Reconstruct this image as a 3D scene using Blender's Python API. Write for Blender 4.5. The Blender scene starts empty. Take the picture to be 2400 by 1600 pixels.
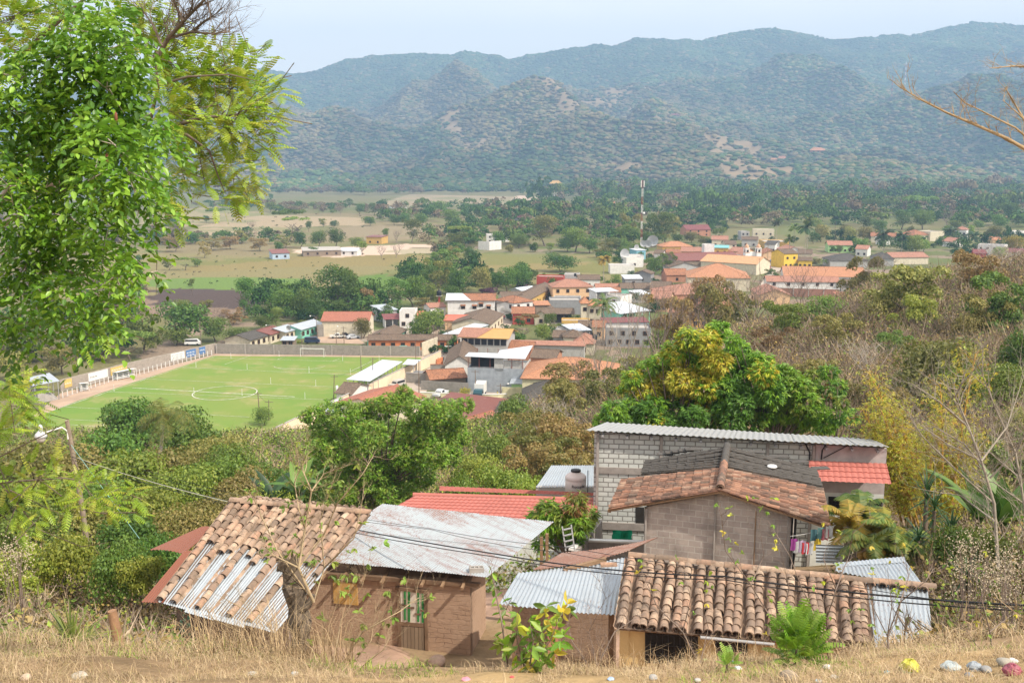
import bpy,math,random
import numpy as np
from mathutils import Vector,Matrix
R=math.radians
SC=bpy.context.scene
COL=SC.collection
PITCH=R(9.85);FPX=2333.33;CAMZ=54.0
cam_d=bpy.data.cameras.new('camera');cam=bpy.data.objects.new('camera',cam_d);COL.objects.link(cam)
cam_d.lens=35.0;cam_d.sensor_width=36.0;cam_d.clip_start=0.1;cam_d.clip_end=30000
cam.location=(0,0,CAMZ);cam.rotation_euler=(math.pi/2-PITCH,0,0)
SC.camera=cam
SC.render.resolution_x=1024;SC.render.resolution_y=682
SUN_AZ=R(124)
SUN_EL=R(47)
sd=Vector((math.sin(SUN_AZ)*math.cos(SUN_EL),math.cos(SUN_AZ)*math.cos(SUN_EL),math.sin(SUN_EL)))
sl=bpy.data.lights.new('sun','SUN');sl.energy=5.0;sl.angle=R(0.6);sl.color=(1.0,0.91,0.77)
so=bpy.data.objects.new('sun',sl);COL.objects.link(so);so.rotation_euler=sd.to_track_quat('Z','Y').to_euler()
so.location=(60,-60,200)
wd=bpy.data.worlds.new('World');SC.world=wd;wd.use_nodes=True
nt=wd.node_tree;nt.nodes.clear()
N=nt.nodes.new;L=nt.links.new
sky=N('ShaderNodeTexSky');sky.sky_type='NISHITA';sky.sun_disc=False
sky.sun_elevation=SUN_EL;sky.sun_rotation=SUN_AZ;sky.altitude=600;sky.air_density=1.2;sky.dust_density=2.2;sky.ozone_density=1.0
tc=N('ShaderNodeTexCoord');mp=N('ShaderNodeMapping');mp.inputs['Scale'].default_value=(1.0,1.0,3.2)
nz=N('ShaderNodeTexNoise');nz.inputs['Scale'].default_value=2.3;nz.inputs['Detail'].default_value=7;nz.inputs['Roughness'].default_value=.55
cr=N('ShaderNodeValToRGB');cr.color_ramp.elements[0].position=.40;cr.color_ramp.elements[1].position=.66
cr.color_ramp.elements[0].color=(0.84,0.84,0.84,1);cr.color_ramp.elements[1].color=(.97,.97,.97,1)
mx=N('ShaderNodeMix');mx.data_type='RGBA'
mx.inputs['B'].default_value=(9.4,8.8,8.1,1)
bg=N('ShaderNodeBackground');bg.inputs['Strength'].default_value=0.145
wo=N('ShaderNodeOutputWorld')
L(tc.outputs['Generated'],mp.inputs[0]);L(mp.outputs[0],nz.inputs['Vector']);L(nz.outputs['Fac'],cr.inputs[0])
L(cr.outputs[0],mx.inputs['Factor']);L(sky.outputs[0],mx.inputs['A']);L(mx.outputs['Result'],bg.inputs[0]);L(bg.outputs[0],wo.inputs[0])
vs=SC.view_settings;vs.view_transform='Standard';vs.look='None';vs.gamma=1;vs.exposure=0.40;vs.use_curve_mapping=False
cP,sP=math.cos(PITCH),math.sin(PITCH)
def W(px,py,z=None,Y=None):
 a=(px-1200)/FPX;b=(800-py)/FPX
 y=cP+b*sP;zz=-sP+b*cP
 if Y is None:Y=(z-CAMZ)/(zz/y)
 return Vector((a/y*Y,Y,CAMZ+zz/y*Y))
def proj(p):
 d=p[1]*cP-(p[2]-CAMZ)*sP;u=p[1]*sP+(p[2]-CAMZ)*cP
 return 1200+p[0]/d*FPX,800-u/d*FPX
def q4(x,y):return(600+x/4.48,600+y/4.48)
def q5(x,y):return(1000+x/3.92,600+y/3.92)
def q6(x,y):return(1450+x/3.618,500+y/3.618)
def q3(x,y):return(1350+x/2.94,950+y/2.94)
def q8(x,y):return(1050+x/3.618,400+y/3.618)
def q9(x,y):return(1900+x/4.704,420+y/4.704)
def qa(x,y):return(350+x/2.94,420+y/2.94)
def qb(x,y):return(x/2.851,500+y/2.851)
def _hash(ix,iy,s):
 h=(ix.astype(np.int64)*374761393+iy.astype(np.int64)*668265263+s*1442695041)&0x7fffffff
 h=(h^(h>>13))*1274126177&0x7fffffff
 return((h^(h>>16))&0xffff)/65535.0
def vnoise(x,y,s=0):
 ix=np.floor(x);iy=np.floor(y);fx=x-ix;fy=y-iy
 fx=fx*fx*(3-2*fx);fy=fy*fy*(3-2*fy)
 a=_hash(ix,iy,s);b=_hash(ix+1,iy,s);c=_hash(ix,iy+1,s);d=_hash(ix+1,iy+1,s)
 return(a*(1-fx)+b*fx)*(1-fy)+(c*(1-fx)+d*fx)*fy
def fbm(x,y,o=5,s=0,g=.5):
 t=0;a=1;n=0
 for k in range(o):
  t=t+a*vnoise(x*2**k,y*2**k,s+k*17);n+=a;a*=g
 return t/n
GP=[]
def gp(px,py,Y):p=W(px,py,Y=Y);GP.append((p.x,p.y,p.z))
def gz(x,y,z):GP.append((x,y,z))
for x in(-40,-15,0,15,40):gz(x,-12,55.5+abs(x)*.02);gz(x,0,52.2)
for px,py in((-200,1585),(150,1605),(600,1630),(1200,1640),(1800,1628),(2300,1608),(2600,1590)):gp(px,py,7)
for px,py in((-300,1480),(100,1505)):gp(px,py,12)
for px,py in((420,1562),(700,1580),(1000,1594),(1250,1592),(1500,1580),(1800,1574),(2100,1564)):gp(px,py,9)
gp(2350,1500,13);gp(2600,1470,14)
gz(-7,16,45.0);gz(-3,15,45.6);gz(2,15,45.6);gz(6,14.5,46.4);gz(10.5,15,46.2)
gp(740,1485,24);gp(690,1505,22);gp(960,1545,25.5);gp(-100,1400,26);gp(60,1420,26);gp(60,1370,32);gp(215,1345,42);gp(330,1500,23.5);gp(-300,1350,38);gp(-900,1250,40)
gz(-9.4,24,41.6);gz(-6,24,41.1);gz(-4,27.5,40.6);gz(-2,25,40.3);gz(0,26,40.2);gz(1.5,24,40.4);gz(3,20,41.8);gz(8,19.5,41.8)
gz(4,30,41.2);gz(9,29,41.2);gz(8,24,41.4);gz(1,30,40.0);gz(-5,33,38.8)
gz(5,39,37.6);gz(14,38,38.2);gz(0,40,36.4)
gp(2350,1420,22);gp(2300,1250,38);gp(2700,1200,38);gp(2150,1205,50);gp(2600,1050,60);gp(2350,1080,60)
gp(900,1215,60);gp(600,1200,60);gp(200,1200,62);gp(-300,1200,62)
gz(5,56,32.5);gz(14,56,33.5)
gp(400,1110,95);gp(0,1100,95);gp(-600,1080,95);gp(900,1090,95);gp(1300,1070,95);gp(1700,990,95)
gp(2200,935,90);gp(2500,850,100)
gp(-500,1010,165);gp(100,1025,165)
gp(500,1035,150);gp(900,1010,165);gp(1200,995,160);gp(1420,945,140)
gp(1600,850,150);gp(1850,765,175);gp(2100,685,195);gp(2400,640,185);gp(2700,560,190);gp(3200,480,200)
gz(35,215,4);gz(62,240,10);gz(110,255,18);gz(170,260,30)
for x,y in((-250,190),(-180,190),(-120,190),(-60,190),(-20,190),(5,200),(45,300),(100,330),(160,350),(240,360),(400,380),(-60,260),(-160,300),(0,300),(-60,420),(60,420),(200,500),(-300,400),(-500,300)):
 gz(x,y,0)
GP=np.array(GP)
def _k(d2):return np.sqrt(d2+36.0)
_A=_k((GP[:,None,0]-GP[None,:,0])**2+(GP[:,None,1]-GP[None,:,1])**2)+np.eye(len(GP))*-.6
_n=len(GP);_M=np.zeros((_n+1,_n+1));_M[:_n,:_n]=_A;_M[:_n,_n]=1;_M[_n,:_n]=1
_w=np.linalg.solve(_M,np.append(GP[:,2],0))
def near_h(X,Y):
 X=np.asarray(X,float);Y=np.asarray(Y,float);o=np.full(X.shape,_w[-1])
 for i in range(_n):o=o+_w[i]*_k((X-GP[i,0])**2+(Y-GP[i,1])**2)
 return o
CR=[(5600,[(-900,210),(0,215),(300,200),(500,180),(615,165),(647,160),(703,173),(752,169),(780,156),(829,139),(897,136),(978,131),(1067,131),(1095,121),(1123,123),(1196,139),(1228,134),(1261,126),(1317,122),(1390,112),(1418,115),(1479,94),(1563,99),(1628,100),(1676,86),(1733,75),(1797,71),(1854,79),(1931,93),(1987,88),(2056,81),(2084,87),(2153,71),(2225,58),(2290,56),(2355,62),(2400,66),(3200,90)]),(4300,[(-900,260),(0,262),(600,222),(744,220),(792,206),(833,219),(880,240),(960,215),(1055,184),(1120,195),(1180,236),(1260,200),(1398,175),(1500,182),(1571,176),(1676,204),(1725,210),(1797,172),(1935,165),(2015,190),(2100,205),(2298,153),(2400,134),(3200,120)]),(3400,[(-900,330),(0,320),(600,262),(700,240),(790,225),(873,268),(1000,262),(1100,255),(1180,240),(1237,228),(1317,236),(1438,268),(1520,215),(1600,208),(1700,226),(1800,258),(1880,240),(2000,236),(2096,222),(2200,232),(2400,228),(3200,200)]),(2850,[(-900,400),(0,400),(600,352),(760,330),(900,345),(1020,318),(1130,330),(1250,290),(1330,300),(1450,340),(1560,300),(1700,286),(1850,300),(1980,320),(2100,290),(2250,300),(2400,290),(3200,280)]),(2450,[(-900,440),(0,440),(600,415),(800,415),(950,395),(1100,398),(1250,375),(1400,385),(1600,362),(1800,372),(2000,350),(2200,365),(2400,360),(3200,350)])]
def hill_h(X,Y):
 px=1200+X/np.maximum(Y,1)*cP*FPX
 yb=2230-np.clip((px-900)/1500,0,1)*300
 cz=[]
 for D,pts in CR:
  a=np.array(pts,float);yy=np.interp(px,a[:,0],a[:,1])
  b=(800-yy)/FPX;cz.append(CAMZ+(-sP+b*cP)/(cP+b*sP)*D)
 ds=[D for D,_ in CR][::-1];cz=cz[::-1]
 wv=120*(fbm(X/700,Y/700,3,5)-.5)
 Yw=Y+wv*2.2
 h=np.where(Yw<=yb,0.0,0.0)
 t=np.clip((Yw-yb)/(ds[0]-yb),0,1);h=np.where(Yw<ds[0],cz[0]*t**1.35,h)
 for i in range(4):
  t=np.clip((Yw-ds[i])/(ds[i+1]-ds[i]),0,1)
  s=cz[i]*(1-t)+cz[i+1]*t;dip=(40+18*i)*np.sin(np.pi*t**.75)
  h=np.where((Yw>=ds[i])&(Yw<ds[i+1]),s-dip,h)
 t=np.clip((Yw-ds[4])/1500,0,1);h=np.where(Yw>=ds[4],cz[4]-t*260,h)
 k=np.clip((Yw-yb)/500,0,1)
 rn=1-np.abs(2*fbm(X/330,Y/420,5,31)-1)*1.0
 rn2=1-np.abs(2*fbm(X/120+3,Y/150,3,77)-1)
 amp=np.clip(1-np.abs(Yw-5600)/900,0,1)
 wx=260*(fbm(X/500+9,Y/500,3,88)-.5);sp=np.abs(np.sin((X+wx+.35*Y)/430));big=1-np.abs(2*fbm(X/900,Y/1300,2,53)-1)
 h=h+k*((rn-.80)*110*(1-.75*amp)+(rn2-.75)*22*(1-.6*amp)+((1-sp)**1.3-.45)*115*(1-.9*amp)*np.clip((Yw-yb)/700,0,1)+(big-.7)*110*(1-.9*amp))
 return np.maximum(h,0)
def H(X,Y):
 X=np.asarray(X,float);Y=np.asarray(Y,float)
 r=np.hypot(X*.8,Y)
 n=near_h(X,Y);f=np.clip((r-330)/120,0,1);f=f*f*(3-2*f)
 n=np.where(Y>170,np.maximum(n,0),n)
 v=(fbm(X/170,Y/170,3,3)-.5)*1.2*np.clip((r-450)/300,0,1)
 pit=np.clip((Y-178)/14,0,1)*np.clip((28-X)/22,0,1);n=n*(1-pit)+np.minimum(n,0.0)*0*pit
 n=n+.34*(fbm(X*.75+5,Y*.9,3,21)-.5)*np.clip((Y-4.5)/2,0,1)*np.clip((14-Y)/3,0,1)
 return n*(1-f)+v+hill_h(X,Y)*(Y>1500)
def h1(x,y):return float(H(np.array([x]),np.array([y]))[0])
HAZE_D=2.0e-4
def tag(o,label=None,cat=None,group=None,kind=None):
 if label:o['label']=label
 if cat:o['category']=cat
 if group:o['group']=group
 if kind:o['kind']=kind
 return o
def empty(name,loc,label=None,cat=None,group=None,rz=0.0):
 o=bpy.data.objects.new(name,None);o.location=loc;o.rotation_euler=(0,0,rz);o.empty_display_size=.3
 COL.objects.link(o);return tag(o,label,cat,group)
def np_mesh(name,V,Fc,mats,cols=None,mi=None,smooth=False,uv=None):
 """V (n,3); Fc (m,k) same-size faces or list of arrays"""
 me=bpy.data.meshes.new(name)
 V=np.asarray(V,np.float32);Fc=Fc if isinstance(Fc,list)else[Fc]
 Fc=[np.asarray(f,np.int32)for f in Fc if len(f)]
 nl=sum(f.size for f in Fc);nf=sum(len(f)for f in Fc)
 me.vertices.add(len(V));me.vertices.foreach_set('co',V.ravel())
 me.loops.add(nl);me.loops.foreach_set('vertex_index',np.concatenate([f.ravel()for f in Fc]))
 me.polygons.add(nf);tot=np.concatenate([np.full(len(f),f.shape[1],np.int32)for f in Fc])
 me.polygons.foreach_set('loop_start',np.concatenate([[0],np.cumsum(tot)[:-1]]).astype(np.int32))
 me.polygons.foreach_set('loop_total',tot)
 for m in(mats if isinstance(mats,(list,tuple))else[mats]):me.materials.append(m)
 if mi is not None:me.polygons.foreach_set('material_index',np.asarray(mi,np.int32))
 if smooth:me.polygons.foreach_set('use_smooth',np.ones(nf,bool))
 me.update(calc_edges=True)
 if cols is not None:
  a=me.color_attributes.new('Col','FLOAT_COLOR','POINT')
  c=np.ones((len(V),4),np.float32);c[:,:3]=cols;a.data.foreach_set('color',c.ravel())
 if uv is not None:
  l=me.uv_layers.new(name='uv');l.data.foreach_set('uv',np.asarray(uv,np.float32).ravel())
 return me
class MB:
 """collects faces (each with a material) and makes ONE mesh object of them"""
 def __init__(s):s.v=[];s.f=[];s.m=[];s.mats=[];s.sm=[]
 def mi(s,m):
  if m not in s.mats:s.mats.append(m)
  return s.mats.index(m)
 def face(s,pts,m,smooth=False):
  b=len(s.v);s.v+=[tuple(p)for p in pts];s.f.append(tuple(range(b,b+len(pts))));s.m.append(s.mi(m));s.sm.append(smooth)
 def grid(s,rows,m,smooth=True,close=False):
  b=len(s.v);n=len(rows[0])
  for r in rows:s.v+=[tuple(p)for p in r]
  k=s.mi(m)
  for i in range(len(rows)-1):
   for j in range(n if close else n-1):
    j2=(j+1)%n
    s.f.append((b+i*n+j,b+i*n+j2,b+(i+1)*n+j2,b+(i+1)*n+j));s.m.append(k);s.sm.append(smooth)
 def hexa(s,lo,hi,m):
  """box from 4 bottom points and 4 top points"""
  s.face(lo[::-1],m);s.face(hi,m)
  for i in range(4):
   j=(i+1)%4;s.face((lo[i],lo[j],hi[j],hi[i]),m)
 def box(s,c,d,m,rz=0.0):
  x,y,z=d[0]/2,d[1]/2,d[2]/2;ca,sa=math.cos(rz),math.sin(rz)
  q=[(c[0]+a*ca-b*sa,c[1]+a*sa+b*ca)for a,b in((-x,-y),(x,-y),(x,y),(-x,y))]
  s.hexa([(a,b,c[2]-z)for a,b in q],[(a,b,c[2]+z)for a,b in q],m)
 def tube(s,pts,rad,m,n=5,cap=True):
  pts=[Vector(p)for p in pts];rows=[]
  for i,p in enumerate(pts):
   d=(pts[min(i+1,len(pts)-1)]-pts[max(i-1,0)]).normalized()
   a=d.cross(Vector((0,0,1))if abs(d.z)<.9 else Vector((1,0,0))).normalized();b=d.cross(a)
   r=rad[i]if isinstance(rad,(list,tuple))else rad
   rows.append([p+a*r*math.cos(2*math.pi*k/n)+b*r*math.sin(2*math.pi*k/n)for k in range(n)])
  s.grid(rows,m,True,True)
  if cap:s.face(rows[-1],m);s.face(rows[0][::-1],m)
 def lathe(s,prof,m,c=(0,0,0),n=12,smooth=True):
  s.grid([[(c[0]+r*math.cos(2*math.pi*k/n),c[1]+r*math.sin(2*math.pi*k/n),c[2]+z)for k in range(n)]for r,z in prof],m,smooth,True)
 def bar(s,a,b,w,m,h=None):
  a=Vector(a);b=Vector(b);d=(b-a).normalized();h=h or w
  u=d.cross(Vector((0,0,1))if abs(d.z)<.9 else Vector((1,0,0))).normalized()*w/2;v=d.cross(u).normalized()*h/2
  s.hexa([a-u-v,a+u-v,a+u+v,a-u+v],[b-u-v,b+u-v,b+u+v,b-u+v],m)
 def build(s,name,parent=None,loc=None):
  me=bpy.data.meshes.new(name);me.from_pydata(s.v,[],s.f)
  for m in s.mats:me.materials.append(m)
  me.polygons.foreach_set('material_index',s.m);me.polygons.foreach_set('use_smooth',s.sm)
  ul=me.uv_layers.new(name='uv')
  for p in me.polygons:
   n=p.normal
   if abs(n.z)>.995:u=Vector((1,0,0));v=Vector((0,1,0))
   else:u=Vector((0,0,1)).cross(n).normalized();v=n.cross(u)
   for li in p.loop_indices:
    co=me.vertices[me.loops[li].vertex_index].co;ul.data[li].uv=(co.dot(u),co.dot(v))
  me.update()
  o=bpy.data.objects.new(name,me);COL.objects.link(o)
  if parent:o.parent=parent
  if loc:o.location=loc
  return o
def child(name,me,parent,loc=None):
 o=bpy.data.objects.new(name,me);COL.objects.link(o);o.parent=parent
 if loc:o.location=loc
 return o
def dup(root,loc,rz=0.0,sc=1.0):
 r=root.copy();COL.objects.link(r);r.location=loc;r.rotation_euler=(0,0,rz);r.scale=(sc,sc,sc)if not isinstance(sc,(tuple,list))else sc
 for ch in root.children:
  c=ch.copy();COL.objects.link(c);c.parent=r
  for g in ch.children:
   d=g.copy();COL.objects.link(d);d.parent=c
 return r
class NT:
 def __init__(s,name):
  s.m=bpy.data.materials.new(name);s.m.use_nodes=True;s.t=s.m.node_tree;s.b=s.t.nodes['Principled BSDF']
  s.b.inputs['Specular IOR Level'].default_value=.3
 def n(s,k,**kw):
  x=s.t.nodes.new('ShaderNode'+k)
  for a,v in kw.items():
   if a.startswith('i_'):x.inputs[a[2:].replace('_',' ')].default_value=v
   else:setattr(x,a,v)
  return x
 def l(s,a,b):s.t.links.new(a,b)
 def ramp(s,fac,stops,const=False):
  r=s.n('ValToRGB');e=r.color_ramp.elements
  while len(e)>1:e.remove(e[-1])
  for i,(p,c)in enumerate(stops):
   k=e[0]if i==0 else e.new(p)
   k.position=p;k.color=(*c,1)
  if const:r.color_ramp.interpolation='CONSTANT'
  s.l(fac,r.inputs[0]);return r.outputs[0]
 def noise(s,scale,detail=4,vec=None,rough=.55):
  x=s.n('TexNoise');x.inputs['Scale'].default_value=scale;x.inputs['Detail'].default_value=detail;x.inputs['Roughness'].default_value=rough
  if vec is not None:s.l(vec,x.inputs['Vector'])
  return x.outputs['Fac']
 def mix(s,f,a,b,mode='MIX'):
  x=s.n('Mix',data_type='RGBA',blend_type=mode)
  for k,v in(('Factor',f),('A',a),('B',b)):
   if isinstance(v,(int,float)):x.inputs[k].default_value=v
   elif isinstance(v,tuple):x.inputs[k].default_value=(*v,1)
   else:s.l(v,x.inputs[k])
  return x.outputs['Result']
 def math(s,op,a,b=0.0):
  x=s.n('Math',operation=op)
  for i,v in enumerate((a,b)):
   if isinstance(v,(int,float)):x.inputs[i].default_value=v
   else:s.l(v,x.inputs[i])
  return x.outputs[0]
 def bump(s,h,st=.4,d=.02):
  x=s.n('Bump');x.inputs['Strength'].default_value=st;x.inputs['Distance'].default_value=d
  s.l(h,x.inputs['Height']);s.l(x.outputs[0],s.b.inputs['Normal'])
 def col(s,c):
  if isinstance(c,tuple):s.b.inputs['Base Color'].default_value=(*c,1)
  else:s.l(c,s.b.inputs['Base Color'])
 def obj(s):return s.n('TexCoord').outputs['Object']
 def uv(s):return s.n('TexCoord').outputs['UV']
def sc3(c,k):return tuple(min(1,v*k)for v in c)
_mc={}
def paint(c,rough=.85,var=.25,scale=1.2,name='painted_plaster',metal=0.0):
 """plaster, wood, stone... colour with blotches and dirt"""
 key=('p',c,rough,var,scale,name)
 if key in _mc:return _mc[key]
 t=NT(name);o=t.obj()
 a=t.noise(scale,6,o,.65);b=t.noise(scale*7,3,o)
 k=t.ramp(a,[(.32,sc3(c,1-var)),(.62,sc3(c,1+var*.35))])
 k=t.mix(t.math('MULTIPLY',b,.35),k,sc3(c,1-var*1.1))
 t.col(k);t.b.inputs['Roughness'].default_value=rough;t.b.inputs['Metallic'].default_value=metal
 t.bump(b,.25,.02);_mc[key]=t.m;return t.m
def tilem(c,var=.45,name='roof_tiles',s=1.0,moss=.35):
 key=('t',c,var,name,s,moss)
 if key in _mc:return _mc[key]
 t=NT(name);u=t.uv()
 br=t.n('TexBrick');t.l(u,br.inputs['Vector']);br.offset=0.0
 br.inputs['Color1'].default_value=(*sc3(c,1+var*.35),1);br.inputs['Color2'].default_value=(*sc3(c,1-var),1);br.inputs['Mortar'].default_value=(*sc3(c,.35),1)
 br.inputs['Scale'].default_value=1;br.inputs['Brick Width'].default_value=.26*s;br.inputs['Row Height'].default_value=.4*s;br.inputs['Mortar Size'].default_value=.028*s;br.inputs['Bias'].default_value=-.1
 n1=t.noise(.5,6,t.obj(),.7)
 k=t.mix(t.math('MULTIPLY',t.ramp(n1,[(.42,(0,0,0)),(.68,(1,1,1))]),moss),br.outputs['Color'],(.05,.042,.036))
 t.col(k);t.b.inputs['Roughness'].default_value=.9
 wv=t.n('TexWave',wave_type='BANDS',bands_direction='X');t.l(u,wv.inputs['Vector']);wv.inputs['Scale'].default_value=1/.26/s*.5/.5*.314
 t.bump(wv.outputs['Fac'],.6,.06);_mc[key]=t.m;return t.m
def zincm(c=(.42,.45,.48),rust=.35,name='corrugated_zinc',geo=False,rc=(.20,.085,.05),metal=.35,rough=.45):
 key=('z',c,rust,name,geo,rc)
 if key in _mc:return _mc[key]
 t=NT(name);u=t.uv()
 m=t.n('Mapping');m.inputs['Scale'].default_value=(3.2,.22,1);t.l(u,m.inputs[0])
 n1=t.noise(1.6,7,m.outputs[0],.7);n2=t.noise(.55,4,u)
 thr=.70-rust*.42
 f=t.ramp(t.math('ADD',t.math('MULTIPLY',n1,.75),t.math('MULTIPLY',n2,.3)),[(thr-.03,(0,0,0)),(thr+.06,(1,1,1))])
 k=t.mix(t.noise(.9,3,u),sc3(c,.82),sc3(c,1.12));k=t.mix(f,k,rc)
 t.col(k);t.b.inputs['Roughness'].default_value=rough;t.b.inputs['Metallic'].default_value=metal
 if not geo:
  wv=t.n('TexWave',wave_type='BANDS',bands_direction='X');t.l(u,wv.inputs['Vector']);wv.inputs['Scale'].default_value=1.6
  t.bump(wv.outputs['Fac'],.5,.04)
 _mc[key]=t.m;return t.m
def blockm(c,c2,mortar,w=.4,h=.2,ms=.012,name='concrete_blocks',stain=.4,sc=(.06,.055,.05)):
 key=('b',c,c2,mortar,w,h,name,stain)
 if key in _mc:return _mc[key]
 t=NT(name);u=t.uv();br=t.n('TexBrick')
 dis=t.n('TexNoise');dis.inputs['Scale'].default_value=3.5;t.l(u,dis.inputs['Vector'])
 uu=t.n('VectorMath',operation='MULTIPLY_ADD');t.l(dis.outputs['Color'],uu.inputs[0]);uu.inputs[1].default_value=(.03,.02,0);t.l(u,uu.inputs[2])
 t.l(uu.outputs[0],br.inputs['Vector'])
 br.inputs['Color1'].default_value=(*c,1);br.inputs['Color2'].default_value=(*c2,1);br.inputs['Mortar'].default_value=(*mortar,1)
 br.inputs['Scale'].default_value=1;br.inputs['Brick Width'].default_value=w;br.inputs['Row Height'].default_value=h;br.inputs['Mortar Size'].default_value=ms
 n1=t.noise(.9,6,t.obj(),.7);n2=t.noise(9,4,t.obj())
 k=t.mix(t.math('MULTIPLY',t.ramp(n1,[(.45,(0,0,0)),(.7,(1,1,1))]),stain),br.outputs['Color'],sc)
 k=t.mix(t.math('MULTIPLY',n2,.3),k,sc3(c2,.6));t.col(k);t.b.inputs['Roughness'].default_value=.95
 hh=t.math('SUBTRACT',t.math('MULTIPLY',n2,.5),br.outputs['Fac']);t.bump(hh,.7,.015);_mc[key]=t.m;return t.m
def leafm(stops,name='leaves',tr=.35,rough=.5,spec=.35,objvar=.35,tint=(.30,.30,.04)):
 """leaf colour varies leaf by leaf, and tree by tree"""
 t=NT(name);g=t.n('NewGeometry');oi=t.n('ObjectInfo')
 k=t.ramp(g.outputs['Random Per Island'],stops)
 hs=t.n('HueSaturation');t.l(k,hs.inputs['Color'])
 t.l(t.math('ADD',t.math('MULTIPLY',oi.outputs['Random'],.05),.475),hs.inputs['Hue'])
 t.l(t.math('ADD',t.math('MULTIPLY',t.math('FRACT',t.math('MULTIPLY',oi.outputs['Random'],7.3)),objvar*2),1-objvar),hs.inputs['Value'])
 k=hs.outputs[0];t.col(k);t.b.inputs['Roughness'].default_value=rough;t.b.inputs['Specular IOR Level'].default_value=spec
 tl=t.n('BsdfTranslucent');t.l(t.mix(.35,k,tint),tl.inputs['Color']);ms=t.n('MixShader');ms.inputs[0].default_value=tr
 t.l(t.b.outputs[0],ms.inputs[1]);t.l(tl.outputs[0],ms.inputs[2]);t.l(ms.outputs[0],t.t.nodes['Material Output'].inputs[0])
 return t.m
def attrm(name,rough=.95,nscale=.35,nvar=.35,tr=0.0,island=0.0):
 """colour from the mesh's own colour attribute, broken up by noise"""
 t=NT(name);a=t.n('VertexColor',layer_name='Col');o=t.obj()
 k=a.outputs['Color']
 n1=t.noise(nscale,8,o,.68)
 k=t.mix(1.0,k,t.ramp(n1,[(.3,(1-nvar,)*3),(.7,(1+nvar*.6,)*3)]),'MULTIPLY')
 if island:
  g=t.n('NewGeometry');k=t.mix(1.0,k,t.ramp(g.outputs['Random Per Island'],[(0,(1-island,)*3),(1,(1+island,)*3)]),'MULTIPLY')
 t.col(k);t.b.inputs['Roughness'].default_value=rough;t.b.inputs['Specular IOR Level'].default_value=.1
 return t
def inpoly(X,Y,pts):
 c=np.zeros(X.shape,bool);n=len(pts)
 for i in range(n):
  x1,y1=pts[i][:2];x2,y2=pts[(i+1)%n][:2]
  if y1==y2:continue
  c^=((Y>min(y1,y2))&(Y<=max(y1,y2))&(X<x1+(Y-y1)*(x2-x1)/(y2-y1)))
 return c
DIRT=(.34,.235,.165);DRY=(.30,.215,.105)
def zones():
 """land use: (colour, polygon on the valley floor given by what the photo shows there)"""
 g=lambda pts:[W(x,y,z=0.0)for x,y in pts]
 return[((.22,.19,.085),g([(-400,700),(-400,560),(600,590),(1000,590),(1500,600),(1500,660),(900,690),(600,700)])),((.23,.185,.075),g([(420,640),(470,612),(760,598),(1000,590),(1230,600),(1480,625),(1480,640),(1000,622),(700,626)])),((.22,.18,.095),g([(350,592),(400,575),(500,560),(560,500),(900,500),(1150,510),(1150,560),(850,575),(600,600)])),((.34,.265,.165),g([(430,548),(520,512),(640,503),(850,512),(850,530),(780,528),(690,535),(600,552),(480,556)])),((.29,.24,.13),g([(330,500),(500,485),(640,500),(520,520),(380,540),(330,530)])),((.25,.20,.12),g([(740,552),(770,536),(900,528),(1000,535),(980,560),(880,565)])),((.30,.24,.15),g([(880,482),(960,455),(1230,462),(1260,470),(1180,478),(1010,484)])),((.50,.38,.30),g([(1200,467),(1215,458),(1310,464),(1290,475),(1230,474)])),((.135,.205,.05),g([(345,672),(345,655),(480,650),(560,650),(740,655),(700,690),(560,688)])),((.12,.205,.045),g([(850,648),(900,640),(960,660),(900,690),(830,670)])),((.085,.06,.052),g([(358,700),(350,682),(440,676),(560,682),(620,700),(590,725),(350,716)])),((.23,.165,.12),g([(320,735),(320,700),(358,700),(352,716),(590,725),(580,740),(400,745)])),((.55,.42,.33),g([(690,586),(690,594),(780,604),(900,596),(1110,588),(1100,578),(960,572),(870,576),(760,580)])),((.33,.27,.22),g([(700,792),(820,770),(1020,770),(1040,800),(1060,830),(1000,870),(880,800)])),]
def ground_cols(X,Y,Z):
 n1=fbm(X/60,Y/60,4,9);n2=fbm(X/14,Y/14,4,12)
 r=np.hypot(X,Y)
 base=np.array((.17,.155,.07))[None]*np.ones((len(X),1))
 town=(Y>150)&(Y<700)&(X>-110)
 base[town]=np.where((n2>.5)[:,None],(.25,.19,.14),(.13,.14,.055))[town]
 wv=(n1-.5)*16*np.clip(Y/700,.2,1.6);wx=(n2-.5)*14
 for c,poly in zones():
  m=inpoly(X+wx,Y+wv,poly)&(Y>170);base[m]=c
 gr=(n1>.56)&(Y>330)&(Y<2000);base[gr]=base[gr]*.6+np.array((.10,.15,.03))*.4
 hill=Y<185
 b2=np.where((n1>.5)[:,None],(.13,.115,.05),(.22,.16,.10));base[hill]=b2[hill]
 nr=Y<60;base[nr]=np.where((n2>.56)[:,None],(.21,.15,.075),(.27,.185,.12))[nr]
 yard=(Y<35)&(Y>14);base[yard]=np.where((n2>.62)[:,None],(.28,.2,.12),(.40,.265,.195))[yard]
 nn=Y<14;base[nn]=np.where((n2>.5)[:,None],(.36,.25,.13),(.28,.19,.11))[nn]
 lt=(X<-9)&(Y<60)&(Y>20);base[lt]=np.where((n2>.52)[:,None],(.13,.12,.045),(.40,.28,.21))[lt]
 f=(Y>2230)&(Z>6)
 if f.any():
  k1=fbm(X/420,Y/500,4,41);k2=fbm(X/90,Y/120,4,43)
  c=np.where((k1+.5*k2>.93)[:,None],(.26,.19,.115),np.where((k2>.5)[:,None],(.085,.10,.045),(.13,.115,.065)))
  base[f]=c[f]
 return base
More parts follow.
